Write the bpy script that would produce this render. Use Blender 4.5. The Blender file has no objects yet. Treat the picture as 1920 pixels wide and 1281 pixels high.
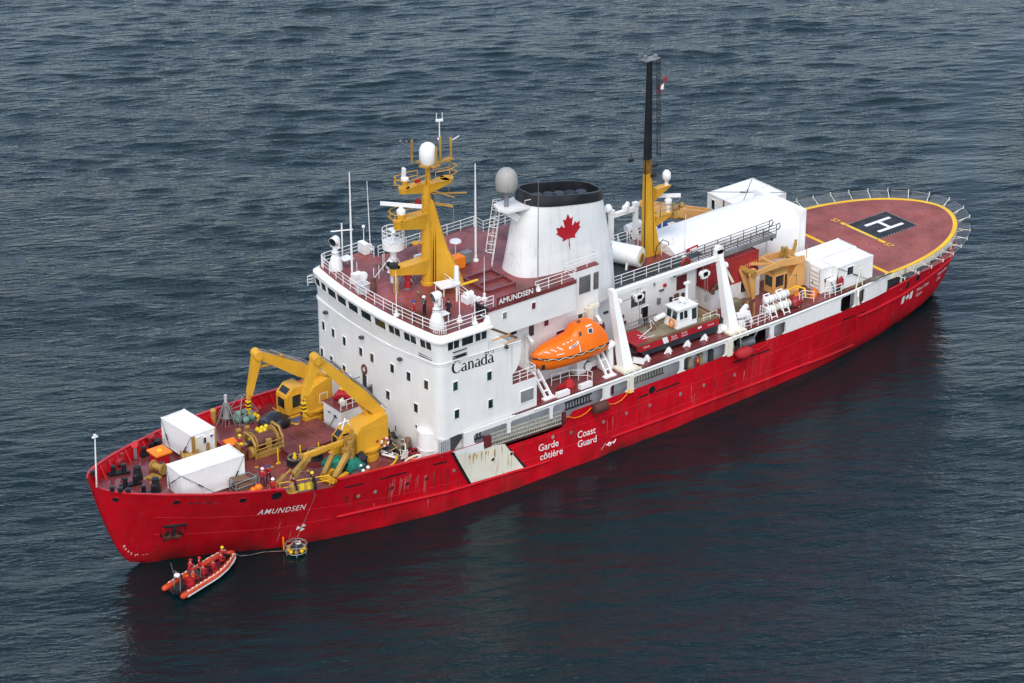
import bpy, bmesh, math, random
import numpy as np
from mathutils import Vector, Matrix

random.seed(7)
SC = bpy.context.scene
COL = SC.collection
V = Vector
PI = math.pi

# ------------------------------------------------------------------ camera
cam_d = bpy.data.cameras.new('camera')
cam = bpy.data.objects.new('camera', cam_d)
COL.objects.link(cam)
PSI, TH = -0.6626134852, 0.4586803202
_d = V((-math.sin(PSI) * math.cos(TH), math.cos(PSI) * math.cos(TH), -math.sin(TH)))
_r = V((math.cos(PSI), math.sin(PSI), 0))
_u = _r.cross(_d)
cam.matrix_world = Matrix(((_r.x, _u.x, -_d.x, -94.4656), (_r.y, _u.y, -_d.y, -177.6353),
                           (_r.z, _u.z, -_d.z, 119.9009), (0, 0, 0, 1)))
cam_d.sensor_fit = 'HORIZONTAL'
cam_d.sensor_width = 36
cam_d.lens = 5159.564 / 1920 * 36
cam_d.clip_start = 1
cam_d.clip_end = 30000
SC.camera = cam

# ------------------------------------------------------------------ world, sun, exposure
SUN_EL, SUN_AZ = math.radians(55), math.radians(222)   # azimuth: compass style, 0 = +y, clockwise
W = bpy.data.worlds.new('World')
SC.world = W
W.use_nodes = True
nt = W.node_tree
bgn = nt.nodes['Background']
sky = nt.nodes.new('ShaderNodeTexSky')
sky.sky_type = 'NISHITA'
sky.sun_disc = False
sky.sun_elevation = SUN_EL
sky.sun_rotation = SUN_AZ
sky.air_density = 1.0
sky.dust_density = 2.0
sky.ozone_density = 1.0
hs = nt.nodes.new('ShaderNodeHueSaturation')
hs.inputs['Saturation'].default_value = 0.80
nt.links.new(sky.outputs[0], hs.inputs['Color'])
nt.links.new(hs.outputs[0], bgn.inputs[0])
bgn.inputs[1].default_value = 0.15
sun_d = bpy.data.lights.new('sun', 'SUN')
sun_d.energy = 0.5
sun_d.angle = math.radians(25)
sun_d.color = (1, 0.96, 0.9)
sun = bpy.data.objects.new('sun', sun_d)
COL.objects.link(sun)
sdir = V((math.sin(SUN_AZ) * math.cos(SUN_EL), math.cos(SUN_AZ) * math.cos(SUN_EL), math.sin(SUN_EL)))
sun.rotation_euler = sdir.to_track_quat('Z', 'Y').to_euler()
sun.location = (0, 0, 200)
SC.view_settings.view_transform = 'Standard'
SC.view_settings.look = 'None'
SC.view_settings.exposure = 1.0
SC.view_settings.gamma = 1
SC.view_settings.use_curve_mapping = False


# ------------------------------------------------------------------ materials
def lin(h):
    """sRGB 0-255 triple -> linear"""
    return tuple((c / 255 / 12.92 if c / 255 <= .04045 else ((c / 255 + .055) / 1.055) ** 2.4) for c in h)


MATS = {}


def paint(name, rgb, rough=.45, var=.12, streak=0., rust=0., bump=.02, scale=1.3, metal=0., wet=0., spec=.4,
          stain=(.11, .04, .015), plates=0., boot=0., scrape=0., pl=.55, dents=0.):
    """painted steel: blotchy tone, vertical dirt streaks, rust runs, worn gloss, faint plating"""
    m = bpy.data.materials.new(name)
    m.use_nodes = True
    n = m.node_tree
    L = n.links.new
    p = n.nodes['Principled BSDF']
    p.inputs['Metallic'].default_value = metal
    p.inputs['Specular IOR Level'].default_value = spec
    tc = n.nodes.new('ShaderNodeTexCoord')

    def noise(sc, vec=None, det=4, lo=.3, hi=.7, d=.0):
        t = n.nodes.new('ShaderNodeTexNoise')
        t.inputs['Scale'].default_value = sc
        t.inputs['Detail'].default_value = det
        t.inputs['Distortion'].default_value = d
        L(vec or tc.outputs['Object'], t.inputs['Vector'])
        r = n.nodes.new('ShaderNodeMapRange')
        r.inputs[1].default_value = lo
        r.inputs[2].default_value = hi
        L(t.outputs['Fac'], r.inputs[0])
        return r.outputs[0]

    def mix(a, b, fac, typ='MIX'):
        x = n.nodes.new('ShaderNodeMix')
        x.data_type = 'RGBA'
        x.blend_type = typ
        for s, v in ((x.inputs[0], fac), (x.inputs[6], a), (x.inputs[7], b)):
            if hasattr(v, 'links') or hasattr(v, 'is_linked'):
                L(v, s)
            else:
                s.default_value = v if isinstance(v, float) else (*v, 1)
        return x.outputs[2]

    def mul(a, k):
        x = n.nodes.new('ShaderNodeMath')
        x.operation = 'MULTIPLY'
        L(a, x.inputs[0])
        if hasattr(k, 'is_linked'):
            L(k, x.inputs[1])
        else:
            x.inputs[1].default_value = k
        return x.outputs[0]

    base = tuple(lin(rgb)) if max(rgb) > 1.01 else tuple(rgb)
    dark = tuple(c * (1 - 2.2 * var) for c in base)
    lite = tuple(min(.9, c * (1 + var) + .012 * var) for c in base)
    c = mix(dark, lite, noise(.35 * scale, det=6))
    c = mix(c, tuple(b * (1 - var) for b in base), mul(noise(4.2 * scale, det=3), .5))
    mp = n.nodes.new('ShaderNodeMapping')
    mp.inputs['Scale'].default_value = (1.6, 1.6, .12)
    L(tc.outputs['Object'], mp.inputs[0])
    if streak:
        c = mix(c, tuple(b * .45 + .02 for b in base), mul(noise(1.5, mp.outputs[0], 5, .52, .8), streak))
    if rust:
        mp2 = n.nodes.new('ShaderNodeMapping')
        mp2.inputs['Scale'].default_value = (2.6, 2.6, .25)
        mp2.inputs['Location'].default_value = (3.1, 7.7, 1.3)
        L(tc.outputs['Object'], mp2.inputs[0])
        f = mul(noise(1.2, mp2.outputs[0], 6, .58, .72), noise(.22, None, 3, .45, .62))
        c = mix(c, stain, mul(f, rust))
    if scrape:
        mp3 = n.nodes.new('ShaderNodeMapping')
        mp3.inputs['Scale'].default_value = (.55, .55, .09)
        mp3.inputs['Location'].default_value = (11.3, 2.7, 0)
        L(tc.outputs['Object'], mp3.inputs[0])
        f = mul(noise(1.0, mp3.outputs[0], 7, .55, .8), noise(2.2, mp.outputs[0], 3, .35, .75))
        c = mix(c, (.56, .07, .07), mul(f, scrape))
        c = mix(c, tuple(b * .62 for b in base), mul(noise(.11, None, 3, .52, .75), .8))
    if boot:
        sz = n.nodes.new('ShaderNodeSeparateXYZ')
        L(tc.outputs['Object'], sz.inputs[0])
        mr = n.nodes.new('ShaderNodeMapRange')
        mr.inputs[1].default_value = 1.9
        mr.inputs[2].default_value = .05
        L(sz.outputs[2], mr.inputs[0])
        f = mul(mr.outputs[0], noise(.22, None, 5, .40, .66))
        c = mix(c, (.05, .012, .010), mul(f, boot))
    if plates:
        br = n.nodes.new('ShaderNodeTexBrick')
        br.inputs['Scale'].default_value = 1.0
        br.inputs['Mortar Size'].default_value = .012
        br.inputs['Brick Width'].default_value = 6.0
        br.inputs['Row Height'].default_value = 1.9
        br.inputs['Color1'].default_value = (1, 1, 1, 1)
        br.inputs['Color2'].default_value = (.93, .93, .93, 1)
        br.inputs['Mortar'].default_value = (.72, .72, .72, 1)
        sx = n.nodes.new('ShaderNodeSeparateXYZ')
        L(tc.outputs['Object'], sx.inputs[0])
        cx = n.nodes.new('ShaderNodeCombineXYZ')
        L(sx.outputs[0], cx.inputs[0])
        L(sx.outputs[2 if plates < 2 else 1], cx.inputs[1])
        L(cx.outputs[0], br.inputs['Vector'])
        c = mix(c, br.outputs[0], float(pl), 'MULTIPLY')
    L(c, p.inputs['Base Color'])
    r = n.nodes.new('ShaderNodeMapRange')
    r.inputs[3].default_value = max(.05, rough - .12 - wet)
    r.inputs[4].default_value = min(1, rough + .12)
    L(noise(.5 * scale, det=5, lo=.4, hi=.6, d=.6), r.inputs[0])
    L(r.outputs[0], p.inputs['Roughness'])
    if bump:
        b = n.nodes.new('ShaderNodeBump')
        b.inputs['Strength'].default_value = .35
        b.inputs['Distance'].default_value = bump
        L(noise(1.1 * scale, det=5, lo=0, hi=1), b.inputs['Height'])
        L(b.outputs[0], p.inputs['Normal'])
        if dents:
            mp4 = n.nodes.new('ShaderNodeMapping')
            mp4.inputs['Scale'].default_value = (1.35, .4, .42)
            L(tc.outputs['Object'], mp4.inputs[0])
            b2 = n.nodes.new('ShaderNodeBump')
            b2.inputs['Strength'].default_value = .5
            b2.inputs['Distance'].default_value = dents
            L(noise(1.0, mp4.outputs[0], 2, 0, 1), b2.inputs['Height'])
            L(b.outputs[0], b2.inputs['Normal'])
            L(b2.outputs[0], p.inputs['Normal'])
    MATS[name] = m
    return m


def mesh_mat(name, rgb, sc=9., gap=.5):
    """wire net / grating: real holes by transparency"""
    m = paint(name, rgb, .6, .1, bump=0)
    n = m.node_tree
    L = n.links.new
    out = n.nodes['Material Output']
    p = n.nodes['Principled BSDF']
    tr = n.nodes.new('ShaderNodeBsdfTransparent')
    mx = n.nodes.new('ShaderNodeMixShader')
    ck = n.nodes.new('ShaderNodeTexBrick')
    ck.offset = 0
    ck.inputs['Scale'].default_value = sc
    ck.inputs['Brick Width'].default_value = .5
    ck.inputs['Row Height'].default_value = .5
    ck.inputs['Mortar Size'].default_value = .06 / gap
    ck.inputs['Color1'].default_value = ck.inputs['Color2'].default_value = (0, 0, 0, 1)
    ck.inputs['Mortar'].default_value = (1, 1, 1, 1)
    tc = n.nodes.new('ShaderNodeTexCoord')
    L(tc.outputs['Object'], ck.inputs['Vector'])
    L(ck.outputs[0], mx.inputs[0])
    L(tr.outputs[0], mx.inputs[1])
    L(p.outputs[0], mx.inputs[2])
    L(mx.outputs[0], out.inputs[0])
    return m


def glass(name, rgb, rough=.08):
    m = bpy.data.materials.new(name)
    m.use_nodes = True
    n = m.node_tree
    p = n.nodes['Principled BSDF']
    t = n.nodes.new('ShaderNodeTexNoise')
    t.inputs['Scale'].default_value = .9
    tc = n.nodes.new('ShaderNodeTexCoord')
    n.links.new(tc.outputs['Object'], t.inputs[0])
    cr = n.nodes.new('ShaderNodeValToRGB')
    c = lin(rgb)
    cr.color_ramp.elements[0].position = .4
    cr.color_ramp.elements[0].color = (*[x * .4 for x in c], 1)
    cr.color_ramp.elements[1].position = .62
    cr.color_ramp.elements[1].color = (*c, 1)
    n.links.new(t.outputs['Fac'], cr.inputs[0])
    n.links.new(cr.outputs[0], p.inputs['Base Color'])
    p.inputs['Roughness'].default_value = rough
    p.inputs['Specular IOR Level'].default_value = .6
    MATS[name] = m
    return m


HULL = paint('hull_red', (.545, .003, .012), .42, .09, streak=.45, rust=.8, bump=.05, plates=1, spec=.22, boot=.8, scrape=.6, dents=.16)
RED = paint('deck_red_paint', (.52, .006, .014), .42, .12, streak=.2)
MAROON = paint('deck_maroon', (.20, .040, .040), .38, .22, bump=.015, scale=.8, wet=.22, rust=.3, plates=2, spec=.5)
ROOFRED = paint('roof_maroon', (.255, .056, .052), .45, .34, bump=.01, scale=.9, wet=.1, plates=2)
HELI = paint('helideck_maroon', (.30, .085, .072), .68, .2, bump=.02, scale=1.1, spec=.25, rust=.25)
WHITE = paint('white_paint', (.78, .765, .72), .4, .04, streak=.14, rust=.22, bump=.02, plates=1, pl=.16, dents=.05, stain=(.5, .36, .2))
WHITE2 = paint('white_clean', (.80, .79, .755), .45, .03, streak=.06, bump=.008)
CREAM = paint('cream_weathered', (.74, .70, .56), .5, .06, streak=.22, rust=2.0, stain=(.45, .25, .05))
GREYI = paint('grey_interior', (.50, .50, .505), .6, .1, streak=.2)
GREYM = paint('grey_metal', (.28, .28, .27), .5, .2, metal=.3, rust=.3)
DKGREY = paint('dark_grey', (.05, .052, .055), .5, .2)
BLACK = paint('black_paint', (.012, .013, .016), .42, .25)
YEL = paint('crane_yellow', (.66, .34, .026), .42, .10, streak=.14, rust=.35, spec=.3)
YELD = paint('worn_yellow', (.44, .25, .05), .55, .2, streak=.3, rust=.7)
TAN = paint('crane_tan', (.70, .37, .115), .45, .09, streak=.14, rust=.2)
LINEY = paint('line_yellow', (.80, .47, .008), .5, .08)
ORANGE = paint('lifeboat_orange', (.90, .165, .004), .34, .06, bump=.005, spec=.4)
ORANGEB = paint('bright_orange', (.85, .21, .006), .5, .08)
CRED = paint('container_red', (.36, .03, .03), .5, .12, rust=.2)
RUBBER = paint('rubber_black', (.018, .018, .02), .6, .2)
ROPE = paint('rope_grey', (.20, .18, .14), .9, .3, bump=.06, scale=6)
TARP = paint('black_tarpaulin', (.016, .017, .019), .35, .3, bump=.12, scale=1.5)
GREEN = paint('green_net', (.006, .19, .13), .8, .3, bump=.1, scale=5)
PALEGRN = paint('pale_green_net', (.20, .36, .29), .85, .25, bump=.1, scale=5)
BLUE = paint('blue_cloth', (.02, .06, .25), .7, .15)
NAVY = paint('navy_cloth', (.012, .014, .03), .8, .15)
CLRED = paint('red_cloth', (.42, .012, .018), .75, .15)
CLMAR = paint('dark_red_cloth', (.13, .012, .02), .8, .2)
SKIN = paint('skin', (.5, .27, .18), .6, .08, bump=0)
YELB = paint('bright_yellow', (.80, .58, .01), .5, .08)
LEAF = paint('leaf_red', (.42, .008, .018), .5, .06, bump=0)
DOMEG = paint('radome_grey', (.34, .33, .30), .5, .08, streak=.35)
RUSTB = paint('rusty_brown', (.13, .045, .03), .7, .3, rust=.6)
BROWN = paint('wooden_brown', (.20, .11, .06), .7, .25)
KHAKI = paint('worn_deck_khaki', (.27, .23, .14), .75, .3)
TEALD = paint('boat_bottom_slate', (.03, .045, .055), .45, .15)
GLASS = glass('window_glass', (42, 54, 56))
GLASSG = glass('window_glass_green', (30, 66, 58))
WIRE = mesh_mat('wire_net', (.30, .30, .29), 2.6, 2.6)
GRATE = mesh_mat('steel_grating', (.17, .17, .14), 5, .42)
YNET = mesh_mat('yellow_net', (.75, .55, .02), 4.5, .45)

# ------------------------------------------------------------------ mesh builder


class MB:
    def __init__(self):
        self.v, self.f, self.mi, self.m, self.cur = [], [], [], [], 0

    def mat(self, m):
        if m not in self.m:
            self.m.append(m)
        self.cur = self.m.index(m)
        return self

    def add(self, vs, fs):
        o = len(self.v)
        self.v += [tuple(p) for p in vs]
        for f in fs:
            self.f.append(tuple(o + i for i in f))
            self.mi.append(self.cur)
        return self

    def box(self, c, s, rz=0, ry=0, rx=0):
        R = Matrix.Rotation(rz, 3, 'Z') @ Matrix.Rotation(ry, 3, 'Y') @ Matrix.Rotation(rx, 3, 'X')
        vs = [R @ V((i * s[0] / 2, j * s[1] / 2, k * s[2] / 2)) + V(c) for k in (-1, 1) for j in (-1, 1) for i in (-1, 1)]
        return self.add(vs, [(0, 2, 3, 1), (4, 5, 7, 6), (0, 1, 5, 4), (2, 6, 7, 3), (0, 4, 6, 2), (1, 3, 7, 5)])

    def span(self, a, b):
        return self.box([(p + q) / 2 for p, q in zip(a, b)], [abs(q - p) for p, q in zip(a, b)])

    def beam(self, a, b, w, h, w2=None, h2=None, up=(0, 0, 1)):
        """rectangular beam; w = sideways, h = along up"""
        a, b = V(a), V(b)
        w2, h2 = w2 or w, h2 or h
        d = (b - a).normalized()
        s = d.cross(V(up))
        if s.length < 1e-4:
            s = d.cross(V((0, 1, 0)))
        s.normalize()
        u = s.cross(d)
        vs = []
        for p, ww, hh in ((a, w, h), (b, w2, h2)):
            for i, j in ((-1, -1), (1, -1), (1, 1), (-1, 1)):
                vs.append(p + s * i * ww / 2 + u * j * hh / 2)
        return self.add(vs, [(3, 2, 1, 0), (4, 5, 6, 7), (0, 1, 5, 4), (1, 2, 6, 5), (2, 3, 7, 6), (3, 0, 4, 7)])

    def tube(self, pts, r, n=6, closed=False):
        pts = [V(p) for p in pts]
        rs = r if isinstance(r, (list, tuple)) else [r] * len(pts)
        k = len(pts)
        vs, fs = [], []
        ref = None
        for i, p in enumerate(pts):
            if closed:
                d = pts[(i + 1) % k] - pts[i - 1]
            else:
                d = pts[min(i + 1, k - 1)] - pts[max(i - 1, 0)]
            d.normalize()
            if ref is None:
                ref = V((0, 0, 1)) if abs(d.z) < .9 else V((1, 0, 0))
            s = d.cross(ref)
            if s.length < 1e-3:
                ref = V((1, 0, 0)) if abs(d.x) < .9 else V((0, 1, 0))
                s = d.cross(ref)
            s.normalize()
            u = s.cross(d)
            for j in range(n):
                a = 2 * PI * j / n
                vs.append(p + (s * math.cos(a) + u * math.sin(a)) * rs[i])
        for i in range(k if closed else k - 1):
            for j in range(n):
                a, b = i * n + j, i * n + (j + 1) % n
                c, e = ((i + 1) % k) * n + (j + 1) % n, ((i + 1) % k) * n + j
                fs.append((a, b, c, e))
        if not closed:
            fs.append(tuple(range(n))[::-1])
            fs.append(tuple((k - 1) * n + j for j in range(n)))
        return self.add(vs, fs)

    def cyl(self, a, b, r, r2=None, n=14):
        return self.tube([a, b], [r, r if r2 is None else r2], n)

    def lathe(self, prof, o, n=20, ax='Z', sx=1., sy=1.):
        """prof: (radius, height) bottom to top"""
        vs, fs = [], []
        o = V(o)
        for r, h in prof:
            for j in range(n):
                a = 2 * PI * j / n
                p = V((r * math.cos(a) * sx, r * math.sin(a) * sy, h))
                if ax == 'X':
                    p = V((p.z, p.x, p.y))
                elif ax == 'Y':
                    p = V((p.x, p.z, -p.y))
                vs.append(o + p)
        k = len(prof)
        for i in range(k - 1):
            for j in range(n):
                fs.append((i * n + j, i * n + (j + 1) % n, (i + 1) * n + (j + 1) % n, (i + 1) * n + j))
        fs.append(tuple(range(n))[::-1])
        fs.append(tuple((k - 1) * n + j for j in range(n)))
        return self.add(vs, fs)

    def ball(self, c, r, n=14, sz=1.):
        k = max(5, n // 2)
        prof = [(max(.002, r * math.sin(PI * i / k)), -r * sz * math.cos(PI * i / k)) for i in range(k + 1)]
        return self.lathe(prof, c, n)

    def prism(self, poly, a, b, ax='Y'):
        """poly of 2-d points in the plane across ax, pushed from a to b.  Y: (x,z)  X: (y,z)  Z: (x,y)"""
        def p3(p, t):
            return {'Y': (p[0], t, p[1]), 'X': (t, p[0], p[1]), 'Z': (p[0], p[1], t)}[ax]
        k = len(poly)
        vs = [p3(p, a) for p in poly] + [p3(p, b) for p in poly]
        fs = [tuple(range(k))[::-1], tuple(range(k, 2 * k))]
        fs += [(i, (i + 1) % k, k + (i + 1) % k, k + i) for i in range(k)]
        return self.add(vs, fs)

    def loft(self, rings, cap=True):
        n = len(rings[0])
        vs = [p for r in rings for p in r]
        fs = []
        for i in range(len(rings) - 1):
            for j in range(n):
                fs.append((i * n + j, i * n + (j + 1) % n, (i + 1) * n + (j + 1) % n, (i + 1) * n + j))
        if cap:
            fs.append(tuple(range(n))[::-1])
            fs.append(tuple((len(rings) - 1) * n + j for j in range(n)))
        return self.add(vs, fs)

    def strip(self, A, Bp):
        """sheet between two equally long point rows"""
        k = len(A)
        return self.add(list(A) + list(Bp), [(i, i + 1, k + i + 1, k + i) for i in range(k - 1)])

    def build(self, name, mats=None, parent=None, smooth=None, kind=None, label=None, loc=None):
        me = bpy.data.meshes.new(name)
        vs = self.v
        if loc is not None:
            vs = [(p[0] - loc[0], p[1] - loc[1], p[2] - loc[2]) for p in vs]
        me.from_pydata(vs, [], self.f)
        if mats is not None:
            me.materials.append(mats)
        else:
            for m in self.m:
                me.materials.append(m)
            me.polygons.foreach_set('material_index', self.mi)
        bm = bmesh.new()
        bm.from_mesh(me)
        bmesh.ops.recalc_face_normals(bm, faces=bm.faces)
        bm.to_mesh(me)
        bm.free()
        if smooth:
            me.polygons.foreach_set('use_smooth', [True] * len(me.polygons))
            try:
                me.set_sharp_from_angle(angle=math.radians(smooth))
            except Exception:
                pass
        me.update()
        o = bpy.data.objects.new(name, me)
        COL.objects.link(o)
        if loc is not None:
            o.location = loc
        if parent:
            o.parent = parent
            if loc is None and parent.location.length > 0:
                o.matrix_parent_inverse = Matrix.Translation(-parent.location)
        if kind:
            o['kind'] = kind
        if label:
            o['label'] = label
        return o


def thing(name, label, cat, loc=(0, 0, 0), group=None):
    o = bpy.data.objects.new(name, None)
    o.empty_display_size = .3
    COL.objects.link(o)
    o.location = loc
    o['label'] = label
    o['category'] = cat
    if group:
        o['group'] = group
    return o


def tag(o, label, cat, group=None):
    o['label'] = label
    o['category'] = cat
    if group:
        o['group'] = group
    return o


def copy_thing(src, loc, label, rz=None, group=None):
    def rec(o, parent):
        c = o.copy()
        COL.objects.link(c)
        if parent:
            c.parent = parent
        for ch in o.children:
            rec(ch, c)
        return c
    c = rec(src, None)
    c.location = loc
    if rz is not None:
        c.rotation_euler = (0, 0, rz)
    c['label'] = label
    if group:
        c['group'] = group
    return c


def text_geo(s, size, shear=0., bold=0., sx=1., align='LEFT', space=1.):
    """flat outline of the built-in font as vertices and faces"""
    cu = bpy.data.curves.new('lettering', 'FONT')
    cu.body = s
    cu.size = size
    cu.shear = shear
    cu.offset = bold
    cu.resolution_u = 3
    cu.align_x = align
    cu.space_character = space
    cu.space_line = .95
    o = bpy.data.objects.new('lettering', cu)
    COL.objects.link(o)
    dg = bpy.context.evaluated_depsgraph_get()
    me = bpy.data.meshes.new_from_object(o.evaluated_get(dg))
    vs = [(v.co.x * sx, v.co.y) for v in me.vertices]
    fs = [tuple(p.vertices) for p in me.polygons]
    bpy.data.objects.remove(o)
    bpy.data.curves.remove(cu)
    bpy.data.meshes.remove(me)
    return vs, fs


def lettering(s, size, fn, mat, parent, name='lettering', **k):
    vs, fs = text_geo(s, size, **k)
    b = MB()
    b.add([fn(x, y) for x, y in vs], fs)
    return b.build(name, mat, parent)


def leaf_poly(s):
    h = [(-90, 2030), (-45, 1167), (-156, 1069), (-1015, 1220), (-899, 900), (-919, 827), (-1860, 65), (-1648, -34),
         (-1614, -113), (-1800, -685), (-1258, -570), (-1185, -608), (-1080, -855), (-657, -401), (-546, -458),
         (-750, -1510), (-423, -1321), (-332, -1348), (0, -2000)]
    f = h + [(-x, y) for x, y in h[-2::-1]]
    return [(x / 4000 * s, -y / 4000 * s) for x, y in f]
# ------------------------------------------------------------------ hull form (x aft from the stem, -y port, z up, water at 0)
SH_X = [0, 8, 16, 25, 30, 38, 50, 58, 68, 78, 90, 98.8]
SH_Z = [8.9, 7.8, 6.95, 6.3, 6.05, 5.82, 5.66, 5.62, 5.66, 5.52, 5.45, 5.4]
HT_X = [.12, .3, .7, 1.3, 2.2, 4.5, 7.5, 10.8, 14, 18.7, 25, 30, 40, 50, 60, 70, 78, 82, 87, 91, 94, 96, 97.4, 98.2, 98.6, 98.8]
HT_Y = [.05, 1.0, 1.7, 2.35, 3.05, 4.35, 5.75, 7.0, 7.95, 8.7, 9.15, 9.6, 9.75, 9.75, 9.75, 9.72, 9.4, 9.0, 8.15, 7.2, 6.35, 5.7, 4.9, 3.5, 1.9, .05]
WL_X = [4.05, 4.15, 4.3, 4.6, 5.3, 7.2, 9.9, 12.7, 15.4, 19.0, 24.5, 29.3, 37, 45, 55, 66, 74, 79, 84.5, 88.6, 91.6, 93.6, 95.2, 96.3, 96.8, 97.0]
WL_Y = [.04, .12, .25, .45, .75, 1.45, 2.55, 4.1, 5.4, 6.55, 7.95, 9.0, 9.72, 9.75, 9.7, 9.4, 9.0, 8.3, 7.15, 6.1, 5.2, 4.4, 3.5, 2.3, 1.2, .04]


def lerp_tab(x, X, Y):
    return float(np.interp(x, X, Y))


def sheer(x):
    return lerp_tab(x, SH_X, SH_Z)


def deck_z(x):
    """main deck height"""
    return lerp_tab(x, [0, 9.5, 16, 25, 30, 40, 60, 85, 99], [7.75, 6.65, 5.95, 5.25, 4.95, 4.65, 4.6, 4.65, 4.75])


_HTX, _HTY, _WLX, _WLY = map(np.array, (HT_X, HT_Y, WL_X, WL_Y))


_FORE = np.clip((1.6 - _HTX) / 1.2, 0, 1)
_AFT = np.clip((_HTX - 78) / 14, 0, 1)


def hull_row(t):
    """plan outline of the shell at height fraction t of the sheer"""
    tx = (t ** .9 if t > 0 else t)
    ta = (t ** .42 if t > 0 else t)
    tx = tx + (ta - tx) * _AFT
    tf = (t ** .48 if t > 0 else t)
    tx = tx + (tf - tx) * _FORE
    ty = t + ((t ** .5 if t > 0 else t) - t) * _AFT
    return _WLX + (_HTX - _WLX) * tx, _WLY + (_HTY - _WLY) * ty


def hull_y(x, z):
    """half breadth of the shell at (x, z)"""
    X, Y = hull_row(z / sheer(x))
    return float(np.interp(x, X, Y))

# ------------------------------------------------------------------ sea


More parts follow.
